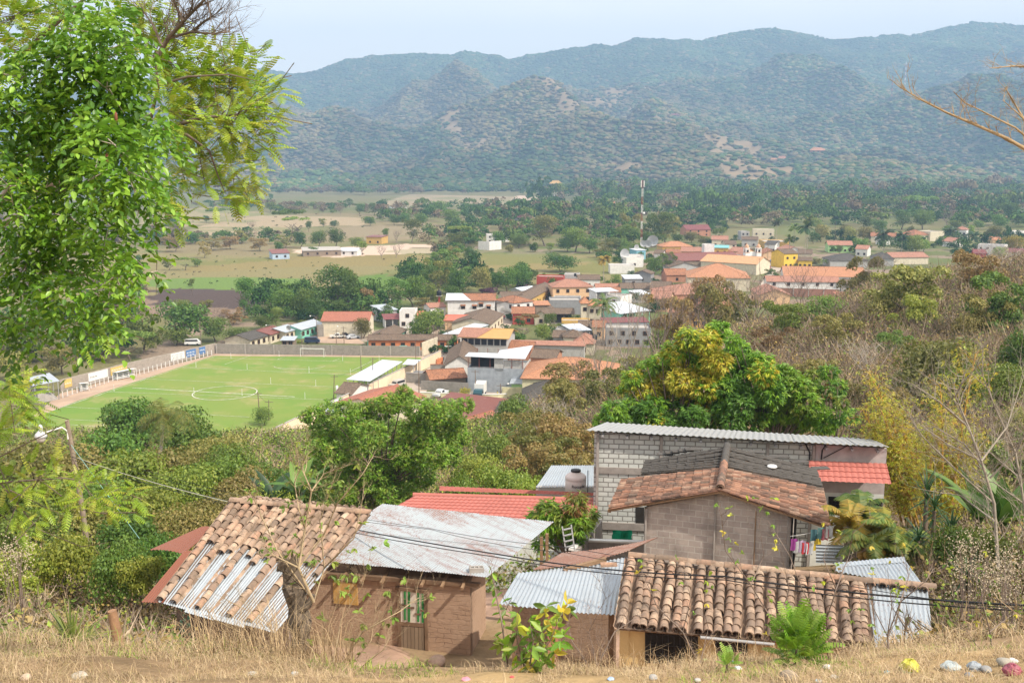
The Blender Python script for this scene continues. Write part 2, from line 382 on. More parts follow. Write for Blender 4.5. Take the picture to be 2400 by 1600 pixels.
def fan(name,us,ys,cf):
 U,YY=np.meshgrid(us,ys);X=U*(YY+12);Z=H(X.ravel(),YY.ravel())
 nr=YY.ravel();jit=np.clip(nr/30,.2,1)*.06*(fbm(X.ravel()*1.3,nr*1.3,3,8)-.5)*(nr<60);Z=Z+jit
 V=np.stack([X.ravel(),YY.ravel(),Z],1);a,b=len(ys),len(us)
 i=(np.arange(a-1)[:,None]*b+np.arange(b-1)[None]).ravel()
 return np_mesh(name,V,np.stack([i,i+1,i+b+1,i+b],1),cf,cols=ground_cols(V[:,0],V[:,1],V[:,2]),smooth=True)
us=np.concatenate([np.linspace(-2.2,-.66,50)[:-1],np.linspace(-.66,.66,520),np.linspace(.66,2.2,50)[1:]])
ys=np.concatenate([np.linspace(-11.5,4,14)[:-1],np.geomspace(4,40,150)[:-1],np.geomspace(40,2000,420)])
gm=attrm('dry_ground',nscale=.9,nvar=.4)
gm.bump(gm.noise(6.0,5,gm.obj()),.5,.08)
g=bpy.data.objects.new('ground',fan('ground',us,ys,gm.m));COL.objects.link(g);tag(g,kind='structure')
hm=attrm('hillside_earth',nscale=.02,nvar=.3)
us2=np.linspace(-.95,.95,760);ys2=np.concatenate([np.geomspace(2000,5900,520),np.linspace(5950,7000,12)])
hl=bpy.data.objects.new('hills',fan('hills',us2,ys2,hm.m));COL.objects.link(hl);tag(hl,kind='structure')
hz=bpy.data.materials.new('haze_air');hz.use_nodes=True;t_=hz.node_tree;t_.nodes.clear()
pv=t_.nodes.new('ShaderNodeVolumePrincipled');ou=t_.nodes.new('ShaderNodeOutputMaterial');t_.links.new(pv.outputs[0],ou.inputs['Volume'])
pv.inputs['Color'].default_value=(.38,.60,.92,1);pv.inputs['Density'].default_value=HAZE_D;pv.inputs['Anisotropy'].default_value=0.0
mb=MB();mb.box((0,3400,470),(16400,7400,1060),hz);o=mb.build('haze');tag(o,kind='stuff')
_ico=None
def ico():
 global _ico
 if _ico is None:
  p=(1+5**.5)/2
  v=np.array([(-1,p,0),(1,p,0),(-1,-p,0),(1,-p,0),(0,-1,p),(0,1,p),(0,-1,-p),(0,1,-p),(p,0,-1),(p,0,1),(-p,0,-1),(-p,0,1)],float)
  v/=np.linalg.norm(v[0])
  f=np.array([(0,11,5),(0,5,1),(0,1,7),(0,7,10),(0,10,11),(1,5,9),(5,11,4),(11,10,2),(10,7,6),(7,1,8),(3,9,4),(3,4,2),(3,2,6),(3,6,8),(3,8,9),(4,9,5),(2,4,11),(6,2,10),(8,6,7),(9,8,1)])
  _ico=(v,f)
 return _ico
def blobs(P,S,C,rng,jit=.28):
 """many small irregular crowns in one mesh"""
 v,f=ico();n=len(P)
 J=1+jit*(rng.random((n,12,1))*2-1)*1.4
 V=v[None]*J*S[:,None,:]+P[:,None,:]
 F=f[None]+(np.arange(n)*12)[:,None,None]
 top=np.clip(v[:,2]*.5+.5,0,1)
 cc=np.repeat(C[:,None,:],12,1)
 return V.reshape(-1,3),F.reshape(-1,3),cc.reshape(-1,3)
def wood(name,U0,U1,Y0,Y1,n,rad,rng,colf,keep,mat):
 Y=np.sqrt(rng.random(n)*(Y1**2-Y0**2)+Y0**2);X=(U0+(U1-U0)*rng.random(n))*Y
 k=keep(X,Y);X=X[k];Y=Y[k];Z=H(X,Y)
 vis=np.ones(len(X),bool)
 for t in np.linspace(.55,.985,26):
  z=hill_h(X*t,Y*t);vis&=(z-CAMZ)*1.0/t<(Z+30-CAMZ)
 X,Y,Z=X[vis],Y[vis],Z[vis];n=len(X)
 r=rad(X,Y)*(.6+.8*rng.random(n));S=np.stack([r,r,r*(.32+.3*rng.random(n))],1)
 P=np.stack([X,Y,Z+S[:,2]*.55],1);C=colf(X,Y,Z,rng)
 V,F,c=blobs(P,S,C,rng)
 o=bpy.data.objects.new(name,np_mesh(name,V,F,mat,cols=c));COL.objects.link(o);return o
def hill_cols(X,Y,Z,rng):
 n=len(X);k1=fbm(X/520,Y/600,4,61);k2=fbm(X/130,Y/160,4,63);q=rng.random(n)
 green=np.clip((k1-.43)*6,0,1)
 green=np.maximum(green,np.clip((Y-4300)/700,0,.95));green=np.maximum(green,np.clip((X/Y+.05)*1.8,0,.6))
 g=q<green*.75+.12
 a=np.array([(.055,.10,.035),(.065,.11,.035),(.05,.09,.035),(.08,.12,.04)])[rng.integers(0,4,n)]
 b=np.array([(.20,.16,.09),(.17,.145,.08),(.21,.17,.08),(.16,.135,.08),(.14,.14,.06)])[rng.integers(0,5,n)]
 c=np.where(g[:,None],a,b);return c*(.55+.9*fbm(X/260,Y/330,3,66)[:,None])*(.8+.4*k2[:,None])
rng=np.random.default_rng(4)
wm=attrm('woodland_foliage',nscale=.03,nvar=.25,island=.12)
def keep_h(X,Y):
 k1=fbm(X/420,Y/500,4,41);k2=fbm(X/90,Y/120,4,43);bare=(k1+.5*k2>.94)&(Y<4600)
 return(~bare|(rng.random(len(X))<.15))&(hill_h(X,Y)>3)
o=wood('hillside_woods',-.62,.62,2100,5800,270000,lambda X,Y:5.0+Y/1000*1.1,rng,hill_cols,keep_h,wm.m)
tag(o,kind='stuff')
rnd=random.Random(7)
WC={'cream':(.62,.55,.42),'white':(.70,.68,.66),'peach':(.68,.45,.27),'orange':(.55,.20,.09),'mint':(.22,.55,.43),'grey':(.27,.27,.28),'lgrey':(.43,.42,.41),'yellow':(.75,.50,.07),'pale':(.66,.62,.40),'ochre':(.60,.38,.12),'brown':(.26,.20,.15),'blue':(.40,.50,.62),'red':(.42,.07,.05),'green':(.38,.60,.27),'dark':(.06,.05,.045),'lilac':(.52,.50,.55),'terra':(.45,.22,.14)}
RM={'brown':tilem((.20,.14,.10)),'tile':tilem((.40,.18,.10)),'orange':tilem((.52,.25,.14),.25,moss=.12),'salmon':tilem((.44,.22,.155),.25,moss=.2),'terra':tilem((.42,.165,.11),.2,moss=.1),'peach':tilem((.66,.37,.2),.15,moss=.08),'dark':tilem((.105,.095,.085),.3),'purple':tilem((.26,.09,.09),.3),'zinc':zincm((.46,.50,.55),.12,'zinc_sheet'),'white':zincm((.62,.66,.72),.02,'white_zinc'),'rust':zincm((.42,.30,.26),.75,'rusty_zinc',rc=(.22,.07,.05)),'mustard':zincm((.54,.33,.11),.12,'mustard_roof'),'turq':zincm((.2,.5,.5),.05,'turquoise_roof'),'conc':paint((.40,.37,.34),name='concrete'),'redz':zincm((.55,.16,.10),.08,'red_zinc',rc=(.3,.1,.07))}
M_pane=paint((.025,.025,.03),.25,.2,name='dark_glass');M_frame=paint((.17,.09,.05),.7,name='brown_wood');M_wframe=paint((.6,.58,.54),.7,name='white_frame')
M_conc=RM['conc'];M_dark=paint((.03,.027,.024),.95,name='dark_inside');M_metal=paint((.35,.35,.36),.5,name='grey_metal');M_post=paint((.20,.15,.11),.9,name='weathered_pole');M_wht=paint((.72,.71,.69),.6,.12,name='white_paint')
M_black=paint((.018,.018,.02),.4,.2,name='black_plastic');M_rubber=paint((.02,.02,.02),.8,name='rubber')
def wallm(k):return k if not isinstance(k,str)else paint(WC[k],.9,.22,.8,name='plaster_'+k)
def opening(root,x,y,z,w,h,face,fr,kind='window',bars=False):
 """face 'f': front wall (y = 0 side) ; 'r': right end wall ; pane + frame as one part"""
 b=MB();t=.10
 if face=='f':
  b.box((x,y-.03,z+h/2),(w,.06,h),M_pane)
  for dx in(-w/2-t/2,w/2+t/2):b.box((x+dx,y-.06,z+h/2),(t,.12,h),fr)
  for dz in(-t/2,h+t/2):b.box((x,y-.065,z+dz),(w+2*t,.13,t),fr)
  if kind=='window':b.box((x,y-.055,z+h/2),(.05,.07,h-.02),fr)
 else:
  b.box((x+.03,y,z+h/2),(.06,w,h),M_pane)
  for dy in(-w/2-t/2,w/2+t/2):b.box((x+.06,y+dy,z+h/2),(.12,t,h),fr)
  for dz in(-t/2,h+t/2):b.box((x+.065,y,z+dz),(.13,w+2*t,t),fr)
  if kind=='window':b.box((x+.055,y,z+h/2),(.07,.05,h-.02),fr)
 return b.build(kind,root)
def roof_mesh(L,D,h,kind,rh,ov,m,t=.14):
 b=MB();o=ov
 def slab(q):
  lo=[(x,y,z-t)for x,y,z in q];b.hexa(lo,list(q),m)
 s=lambda r,d:r/d
 if kind=='x':
  k=o*rh/(D/2)
  slab([(-o,-o,h-k+t),(L+o,-o,h-k+t),(L+o,D/2,h+rh+t),(-o,D/2,h+rh+t)])
  slab([(-o,D/2,h+rh+t+.002),(L+o,D/2,h+rh+t+.002),(L+o,D+o,h-k+t),(-o,D+o,h-k+t)])
  b.tube([(-o,D/2,h+rh+t),(L+o,D/2,h+rh+t)],.13,m,6)
 elif kind=='y':
  k=o*rh/(L/2)
  slab([(-o,D+o,h-k+t),(-o,-o,h-k+t),(L/2,-o,h+rh+t),(L/2,D+o,h+rh+t)])
  slab([(L/2,D+o,h+rh+t+.002),(L/2,-o,h+rh+t+.002),(L+o,-o,h-k+t),(L+o,D+o,h-k+t)])
  b.tube([(L/2,-o,h+rh+t),(L/2,D+o,h+rh+t)],.13,m,6)
 elif kind=='hip':
  i=min(L,D)/2;k=o*rh/i;z0=h-k+t;z1=h+rh+t
  c=[(-o,-o,z0),(L+o,-o,z0),(L+o,D+o,z0),(-o,D+o,z0)]
  if L>=D:r=[(i,D/2,z1),(max(L-i,i+.02),D/2,z1)];fs=[(c[0],c[1],r[1],r[0]),(c[1],c[2],r[1]),(c[2],c[3],r[0],r[1]),(c[3],c[0],r[0])]
  else:r=[(L/2,i,z1),(L/2,D-i,z1)];fs=[(c[0],c[1],r[0]),(c[1],c[2],r[1],r[0]),(c[2],c[3],r[1]),(c[3],c[0],r[0],r[1])]
  for f in fs:b.face(f,m)
  for j in range(4):a,e=c[j],c[(j+1)%4];b.face(((a[0],a[1],z0-t),(e[0],e[1],z0-t),e,a),m)
  b.face([(x,y,z0-t)for x,y,z in c][::-1],M_frame)
  for a,e in((c[0],r[0]),(c[1],r[1 if L>=D else 0]),(r[0],r[1]),(c[2],r[1]),(c[3],r[0 if L>=D else 1])):b.tube([a,e],.12,m,5)
 elif kind=='shed':
  k=o*rh/D;slab([(-o,-o,h-k+t),(L+o,-o,h-k+t),(L+o,D+o,h+rh+k+t),(-o,D+o,h+rh+k+t)])
 elif kind=='flat':
  b.box((L/2,D/2,h-.12),(L-.32,D-.32,.2),m)
 return b
def wall_mesh(L,D,h,kind,rh,m,par=.5,base=1.0):
 b=MB();t=.16
 ht=h if kind!='flat' else h+par
 b.hexa([(0,0,-base),(L,0,-base),(L,t,-base),(0,t,-base)],[(0,0,ht),(L,0,ht),(L,t,ht),(0,t,ht)],m)
 bh=ht+(rh if kind=='shed' else 0)
 b.hexa([(0,D-t,-base),(L,D-t,-base),(L,D,-base),(0,D,-base)],[(0,D-t,bh),(L,D-t,bh),(L,D,bh),(0,D,bh)],m)
 for x in(0,L-t):
  b.hexa([(x,t,-base),(x+t,t,-base),(x+t,D-t,-base),(x,D-t,-base)],[(x,t,ht),(x+t,t,ht),(x+t,D-t,bh),(x,D-t,bh)],m)
  if kind=='x':b.face([(x+t*(x>0),.1,h),(x+t*(x>0),D-.1,h),(x+t*(x>0),D/2,h+rh)],m)
 if kind=='y':
  for y in(0,D):b.face([(.1,y,h),(L-.1,y,h),(L/2,y,h+rh)],m)
 return b
def house(label,A,B,h,D,roof,rh,wall,rm,nw=2,nd=1,rows=1,ov=.45,z0=0.0,cat='house',name='house',fr=None,rw=0,trim=None,openf=False,group=None,wsz=(1.1,1.2)):
 a=W(A[0],A[1],z=z0+h)if z0 is not None else None
 b=W(B[0],B[1],z=z0+h)
 d=Vector((b.x-a.x,b.y-a.y));Ln=d.length;rz=math.atan2(d.y,d.x)
 root=empty(name,(a.x,a.y,z0),label,cat,group,rz);fr=fr or M_frame;wm_=wallm(wall)
 if openf:
  bb=MB();t=.16
  bb.box((Ln/2,D-.1,h/2-.5+(rh/2 if roof=='shed' else 0)),(Ln,.16,h+1+(rh if roof=='shed' else 0)),wm_);bb.box((.1,D/2,h/2-.5),(.16,D-.4,h+1),wm_);bb.build('wall',root)
  n=max(2,int(Ln/3.2))
  for i in range(n+1):
   q=MB();q.box((.12+(Ln-.24)*i/n,.1,h/2-.5),(.2,.2,h+1),wm_);q.build('post',root)
  q=MB();q.box((Ln/2,D/2,.02),(Ln-.5,D-.5,.04),M_conc);q.build('floor_slab',root)
 else:wall_mesh(Ln,D,h,roof,rh,wm_).build('wall',root)
 roof_mesh(Ln,D,h,roof,rh,ov,RM[rm]).build('roof',root)
 if trim:
  q=MB();q.box((Ln/2,-.04,.45),(Ln-.02,.08,.9),wallm(trim));q.build('painted_base',root)
 if not openf:
  fh=h/rows
  for r in range(rows):
   k=nw+(nd if r==0 else 0)
   for i in range(k):
    x=Ln*(i+.5)/k;isd=(r==0 and nd and(i*nd)%k<nd and i%max(1,(k//nd))==(k//nd)//2)
    if isd:opening(root,x,0,0,1.0,min(2.1,fh-.4),'f',fr,'door')
    else:opening(root,x,0,r*fh+.95,min(wsz[0],Ln/k*.6),min(wsz[1],fh-1.3),'f',fr)
   for i in range(rw):opening(root,Ln,D*(i+.5)/rw,r*fh+.95,1.0,min(1.2,fh-1.3),'r',fr)
 root['_L']=Ln
 return root
def v(q,*a):return q(*a)
HS=[('low cream house with dark brown roof behind the far left corner of the pitch',qb,(1672,846),(1815,806),2.8,9,'x',1.3,'cream','dark',3,1),('low house with a streaked rusty zinc roof behind the dark roofed cream house',q4,(150,826),(305,776),2.9,9,'x',1.1,'cream','rust',2,1),('small cream laundry house with a grey zinc roof beside the mint house',q4,(306,800),(440,762),2.9,8,'x',1.0,'cream','zinc',2,1),('long mint green house under a pale zinc roof beside the cream warehouse',q4,(470,772),(700,708),3.0,7,'x',1.1,'mint','zinc',4,1),('big cream warehouse with a plain brick red gable roof above a grey wall',q4,(692,680),(1180,680),5.2,12,'x',2.0,'cream','terra',0,0),('small stall with a warped zinc roof behind the goal wall',q4,(268,884),(392,884),2.3,4,'shed',.4,'brown','zinc',1,1),('low hall with a brown roof and mint green side wall left of the mango tree',q4,(1432,856),(1578,772),3.0,8,'x',1.3,'mint','brown',4,1),('long low orange house under old brown tiles behind the goal wall',q4,(1180,878),(2110,878),3.1,6,'x',1.0,'orange','brown',6,3),('carport with a maroon roof on white posts beside the white flat roofed house',q4,(1355,664),(1515,658),3.2,6,'shed',.8,'white','purple',0,0),('white two storey house with flower pots on its flat roof',q4,(1505,588),(1672,588),5.6,8,'flat',0,'white','conc',1,1),('grey shed with a blue grey zinc roof at the foot of the dark trees',q4,(1330,575),(1480,562),4.2,9,'shed',.8,'lgrey','zinc',0,0),('white house with a tiled roof behind the red water tower',q4,(1830,540),(1990,530),4.0,7,'x',1.0,'white','salmon',1,1),('low house with a bright orange red metal roof below the white two storey building',q5,(168,590),(385,592),3.2,9,'x',1.1,'peach','redz',1,0),('brown tiled house with a long cream wall and arched door on the main street',q5,(585,625),(702,530),3.6,13,'x',1.8,'cream','brown',3,1),('long lean building with a white blue metal roof behind the orange house',q5,(250,742),(588,622),3.4,4,'shed',.3,'lgrey','white',3,1),('brown tiled house behind the white two storey building',q5,(700,385),(935,380),4.0,12,'x',1.6,'cream','brown',1,0),('white and mint two storey house front on the main street',q5,(838,445),(962,388),5.4,8,'x',1.0,'white','brown',3,1),('long ochre house with a blue base and old tile roof along the main street',q5,(962,388),(1168,275),4.4,8,'x',1.4,'ochre','brown',5,2),('low house with a pale zinc roof behind the long ochre house',q5,(870,318),(1010,300),3.8,6,'x',.8,'lgrey','white',2,0),('red tiled house with a chimney block in the middle of the village',q5,(790,525),(985,525),4.0,8,'x',1.6,'red','tile',2,0),('plain blue grey block building with creepers along its flat top',q5,(1130,415),(1420,415),5.0,9,'flat',0,'grey','conc',0,0),('brown tiled house wedged between the red tiled house and the grey block building',q5,(992,540),(1110,545),3.6,14,'y',1.4,'cream','brown',1,0),('open barn with an old tile roof below the grey block building',q5,(1090,530),(1350,530),3.6,9,'x',1.2,'brown','brown',0,0),('slim cream tower house with an orange hipped roof',q5,(1420,424),(1490,424),8.0,5,'hip',1.4,'cream','orange',1,0),('cream wing with an orange tile roof attached beside the slim tower house',q5,(1492,452),(1600,456),7.0,8,'x',1.4,'cream','orange',2,0),('unfinished white house with a zinc lean-to on its roof terrace',q5,(1540,365),(1780,385),6.2,9,'flat',0,'white','conc',2,0),('mint green shop with a brown tiled roof facing a sunny yard',q5,(1788,296),(1905,296),4.4,9,'x',1.6,'mint','brown',1,2),('shop with a pale blue signboard under the brown tiled roof beside the mint green shop',q5,(1908,296),(2050,296),4.4,9,'x',1.6,'lgrey','brown',1,2),('pale blue house with an orange tiled awning behind the tall coconut palm',q5,(1640,612),(2035,606),4.2,7,'shed',.5,'blue','purple',4,0),('bare concrete building under construction behind the leafless trees',q5,(1650,672),(2060,676),5.4,9,'flat',0,'grey','conc',4,1),('long narrow building with a thin salmon roof over a pale grey wall',q5,(652,806),(1448,826),4.0,3.4,'shed',.5,'lgrey','salmon',0,0),('small cream house with a wide brown window and hipped tile roof',q5,(1265,740),(1440,740),4.4,7,'hip',1.4,'cream','brown',2,0),('small cream house with a pink tile roof beside the black water tank',q5,(1352,796),(1535,800),3.6,10,'hip',1.8,'cream','salmon',1,0),('long house under a patched brown tile roof beside the street',q5,(168,1000),(430,1000),3.0,24,'y',2.4,'white','brown',1,0),('low house with a dark tile roof behind the grey block building with the gallery',q5,(960,930),(1180,940),3.6,10,'x',1.4,'terra','brown',0,0),('large pale yellow building under a wide orange tile hipped roof',q5,(878,1118),(1760,1138),6.0,19,'hip',3.2,'pale','orange',0,0),('house with a mossy grey tile hipped roof in front of the pale yellow building',q5,(890,1290),(1322,1292),3.6,11,'hip',2.4,'cream','dark',0,0),('low annex with grey tiles and hidden walls left of the mossy tile hipped roof',q5,(800,1345),(900,1360),3.0,6,'shed',.8,'cream','dark',0,0),('tile roofed hut with sagging slopes inside the walled lot',q5,(40,1130),(360,1110),2.6,8,'x',1.4,'brown','tile',0,0),('low green house behind the arched gate',q5,(780,1170),(880,1172),3.2,5,'shed',.5,'green','zinc',1,0),('red roofed hut in front of the long rusty shed',q5,(455,1575),(705,1500),2.6,7,'x',1.2,'brown','terra',0,0),('peach two storey house with arched windows under a pink hipped roof',q5,(1160,285),(1525,280),6.4,12,'hip',2.4,'peach','salmon',4,0),('flat roofed brick red house with blue things on its terrace',q5,(1010,196),(1255,200),4.2,8,'flat',0,'red','conc',0,1),('grey flat roofed house right of the terrace with the blue things',q5,(1262,178),(1395,180),4.6,9,'flat',0,'lgrey','conc',1,0),('brown tiled house left of the short coconut palm',q5,(1396,215),(1590,215),4.0,10,'x',1.5,'white','brown',1,0),('long whitewashed wall of a flat roofed house behind the short coconut palm',q5,(1685,92),(1910,92),4.0,9,'flat',0,'white','conc',0,0),('grey house with a bright zinc roof above the mint green shop',q5,(1825,210),(1978,208),3.4,7,'shed',1.0,'grey','white',1,0),('grey gabled house with dark eaves next to the bright zinc roof',q5,(1905,160),(2060,165),4.2,9,'y',1.4,'grey','brown',1,0),('white house at the far edge of the village beside dark trees',q5,(1835,22),(1990,18),5.0,8,'flat',0,'white','conc',1,0),('yellow house with an orange hipped roof near the satellite dishes',q6,(372,282),(625,280),7.0,14,'hip',2.6,'ochre','orange',4,0),('long market hall with a rusty red roof streaked with pale stripes',q6,(505,404),(1050,388),5.0,24,'x',3.0,'brown','rust',0,0),('house with a salmon tile roof behind the long rusty red hall',q6,(528,322),(722,326),6.6,12,'x',2.0,'peach','salmon',2,0),('plain white block tower beside the salmon tile roofs',q6,(728,272),(812,272),11.0,8,'flat',0,'white','conc',0,0),('small yellow house with a turquoise roof behind the white block tower',q6,(812,292),(930,294),8.0,10,'shed',.8,'ochre','turq',2,0),('pink roofed house left of the church',q6,(930,318),(1052,326),6.0,12,'x',2.0,'peach','salmon',2,0),('large hall with a smooth peach roof and dark gallery in front of the church',q6,(697,404),(1168,432),5.6,18,'x',3.0,'cream','peach',0,0),('large building under a bright orange pyramid tile roof',q6,(585,540),(1115,548),6.0,26,'hip',5.0,'cream','orange',0,0),('low building with pinkish tile roofs in front of the bright orange pyramid roof',q6,(430,690),(1040,672),5.0,20,'hip',3.0,'terra','salmon',4,0),('house with a brown gable and one small attic window near the orange pyramid roof',q6,(432,455),(692,452),5.0,12,'y',2.2,'lgrey','brown',0,0),('house with a long red tile roof below the brown gable',q6,(408,522),(585,520),3.6,10,'x',2.4,'terra','tile',1,0),('long white building under an orange tile roof right of the main street',q6,(1405,528),(2090,540),6.0,18,'x',3.4,'white','orange',6,0),('restaurant with a pink sloping roof above a planted terrace',q6,(1260,576),(1870,582),5.4,9,'x',1.8,'white','salmon',5,1),('low house with a red metal roof right of the brick terrace wall',q6,(1868,712),(2150,712),4.0,6,'shed',1.2,'lgrey','terra',3,0),('bright yellow two storey corner building with arched gallery',q6,(1405,342),(1520,338),8.0,12,'x',2.0,'yellow','brown',2,1),('yellow arcade with dark arches attached right of the yellow corner building',q6,(1522,398),(1640,400),4.2,9,'x',1.4,'yellow','brown',3,0),('ochre house at the far end of the main street',q6,(1188,226),(1235,246),6.0,16,'flat',0,'ochre','conc',0,0),('white shop row with a grey roof on the far end of the main street',q6,(1238,262),(1325,266),5.0,12,'x',2.0,'white','dark',3,1),('pink roofed corner house across from the church',q6,(1340,296),(1400,318),6.0,12,'x',2.2,'white','salmon',1,1),('grey concrete block house on the upper edge of the village',q6,(1040,160),(1110,160),6.0,12,'flat',0,'lgrey','conc',2,0),('stepped concrete house with a covered roof terrace',q6,(1140,140),(1320,142),9.0,12,'flat',0,'cream','conc',3,0),('pink roofed house with a zinc lean-to behind the white block tower',q6,(790,222),(925,224),5.0,12,'x',2.2,'cream','salmon',2,0),('brown tiled house left of the white steps behind the church',q6,(905,262),(1000,262),5.5,12,'x',2.0,'cream','brown',2,0),('house with a dull purple roof among trees beyond the village',q6,(575,140),(780,138),5.5,16,'x',3.4,'terra','purple',3,0),('pink roofed green house behind the bare trees right of the yellow arcade',q6,(1780,268),(1985,270),5.0,12,'x',2.2,'green','salmon',4,1),('low house under a long undulating dark tile roof',q6,(1795,398),(2112,400),4.0,18,'hip',3.0,'lgrey','dark',0,0),('house with a brown tile roof and a pale gable right of the long dark roof',q9,(700,872),(920,876),4.0,16,'hip',2.6,'lgrey','dark',0,0),('long house with a sagging pink tile roof behind the yellow flowering shrubs',q9,(905,862),(1300,858),4.0,14,'x',2.2,'cream','salmon',0,0),('house with an orange tile roof showing left of the big dark palm',q9,(665,626),(940,632),5.0,14,'x',2.4,'cream','tile',0,0),('house with a blue edged zinc roof behind the big dark palm',q9,(810,668),(950,664),4.0,9,'shed',1.4,'white','zinc',0,0),('cream building with a brown hipped roof on the right side of the village',q9,(1145,618),(1318,612),5.0,16,'hip',3.4,'cream','tile',0,0),('big pale warehouse wall and flat roof beside the brown hipped roof',q9,(1322,585),(1475,580),7.0,14,'flat',0,'cream','conc',0,0),('white balcony tower with a red hipped roof above the palms',q9,(1590,552),(1716,556),9.0,9,'hip',2.0,'white','salmon',3,0),('small white and pink gabled house between two palms on the right',q9,(1575,690),(1690,684),4.0,9,'y',2.4,'white','salmon',1,0),('white modern house with a flat roof at the right edge of the village',q9,(1845,724),(2140,736),7.0,10,'flat',0,'white','conc',4,0),('low house with a dark red roof in front of the white modern house',q9,(1800,815),(1935,818),4.5,9,'x',2.0,'red','purple',2,0),('house with a long dark red roof at the right frame edge',q9,(2130,800),(2420,812),4.5,9,'x',2.0,'cream','purple',2,0),('ochre roofed small house above the white modern house',q9,(2010,668),(2105,668),5.0,9,'x',2.0,'peach','orange',1,0),('white house peeping from trees at the far right',q9,(2245,582),(2400,575),6.0,9,'flat',0,'white','conc',2,0),('dark open shed with a rusty roof at the far edge of the dry field',qa,(848,512),(965,508),3.4,10,'shed',1.6,'blue','rust',2,0),('long low stable with a beige roof behind the small round tree',qa,(1060,494),(1320,488),3.4,10,'shed',1.4,'brown','conc',4,0),('white shed among timber yards in the far plain',qa,(1310,492),(1430,494),3.0,9,'x',1.4,'white','white',2,0),('small ochre house beyond the timber yards',qa,(1495,398),(1600,400),5.0,12,'shed',.6,'ochre','rust',2,0),('white house behind trees above the unfinished white walls',q8,(325,545),(385,545),6.0,9,'flat',0,'white','conc',1,0),('white house half hidden by trees right of the small white house',q8,(440,552),(520,548),5.0,9,'x',1.6,'white','zinc',1,0),('long thin white greenhouse in the far fields',qa,(1670,202),(1775,200),4.0,14,'shed',1.0,'white','white',0,0),('tiny villa with an orange hipped roof at the foot of the hills',q8,(710,274),(788,276),7.0,16,'hip',5.0,'cream','orange',2,0),('yellow house with a magenta roof at the foot of the hills',q8,(820,278),(918,276),7.0,16,'y',6.0,'yellow','purple',2,0),('far house with a blue grey roof below the ochre pavilion',q8,(882,222),(940,222),6.0,16,'x',3.0,'white','zinc',1,0),('far cottage with an orange roof among woods right of the magenta roof',q8,(1295,310),(1322,310),7.0,12,'x',4.0,'peach','orange',1,0),('far cottage with a pale orange roof next to tall woods left of the mast',q8,(1378,286),(1415,286),7.0,12,'x',4.0,'peach','orange',1,0),('long far house with a faded roof behind the timber woods',q8,(500,392),(700,400),5.0,14,'x',3.0,'lgrey','purple',0,0),('small house with an orange roof under the mango trees',qb,(1298,1590),(1352,1590),2.6,5,'y',.9,'peach','terra',0,1),]
HS[-1:]=[('small terrace with an orange floor right of the red tiled chimney house',q5,(1000,452),(1128,450),4.6,7,'shed',.6,'brown','orange',0,0),('grey concrete roofed house below the peach two storey house',q5,(1165,392),(1410,396),3.4,7,'flat',0,'lgrey','conc',2,0),('brown tiled house right of the peach two storey house',q5,(1560,300),(1775,300),3.6,9,'x',1.6,'cream','salmon',2,0),('low concrete terrace house in front of the open barn',q5,(1240,604),(1500,606),3.0,6,'flat',0,'ochre','conc',1,0),('brown tiled hut left of the cream house with the wide window',q5,(1165,742),(1260,744),3.2,7,'x',1.4,'lgrey','brown',1,0),('house with a big brown roof behind the leafless trees right of the shops',q5,(2058,300),(2230,305),5.0,12,'x',2.4,'cream','brown',2,0),('salmon roofed house below the low pinkish tiled building',q6,(270,720),(430,726),5.0,12,'x',2.2,'peach','salmon',2,0),('ochre house seen through the bare trees below the pinkish tile roofs',q6,(430,835),(600,840),5.4,12,'x',2.4,'ochre','salmon',2,0),('long ochre house with a faded pink roof behind the scrub',q6,(620,835),(900,842),5.4,12,'x',2.4,'ochre','salmon',4,0),('brown roofed house left of the ochre house at the end of the street',q6,(1045,222),(1180,224),5.0,10,'x',1.8,'lgrey','brown',2,0),('orange tiled house between the church and the street',q6,(1180,320),(1225,340),5.0,10,'x',2.0,'peach','tile',1,0),('grey roofed house behind the yellow arcade',q6,(1530,340),(1640,342),5.0,10,'x',2.0,'cream','brown',2,0),('white shop with a brown roof in front of the yellow hipped house',q6,(300,340),(372,342),4.4,10,'x',1.8,'white','brown',1,0),('red tiled house between the satellite dishes and the rusty hall',q6,(395,330),(520,334),4.6,8,'x',1.6,'cream','tile',2,0),('small salmon roofed house right of the green pink roofed one',q6,(2010,300),(2110,304),4.6,10,'x',2.0,'white','salmon',2,0),('house with a faded tile roof behind the planted terrace',q6,(1890,600),(2100,606),5.0,10,'x',1.6,'lgrey','brown',2,0),('low house with a patched zinc roof by the end of the main street',q5,(1040,330),(1150,300),3.2,5,'shed',.5,'lgrey','zinc',1,0),('tiled house between the gallery building and the long salmon roof',q5,(760,850),(960,858),3.2,8,'x',1.4,'terra','tile',0,0),('small grey house left of the tilted zinc lean-to',q5,(1180,690),(1340,694),3.2,7,'flat',0,'grey','conc',1,0),('cream house with a red roof behind the carport and mango tree',q4,(1620,640),(1780,636),3.4,8,'x',1.2,'cream','redz',1,0),HS[-1]]
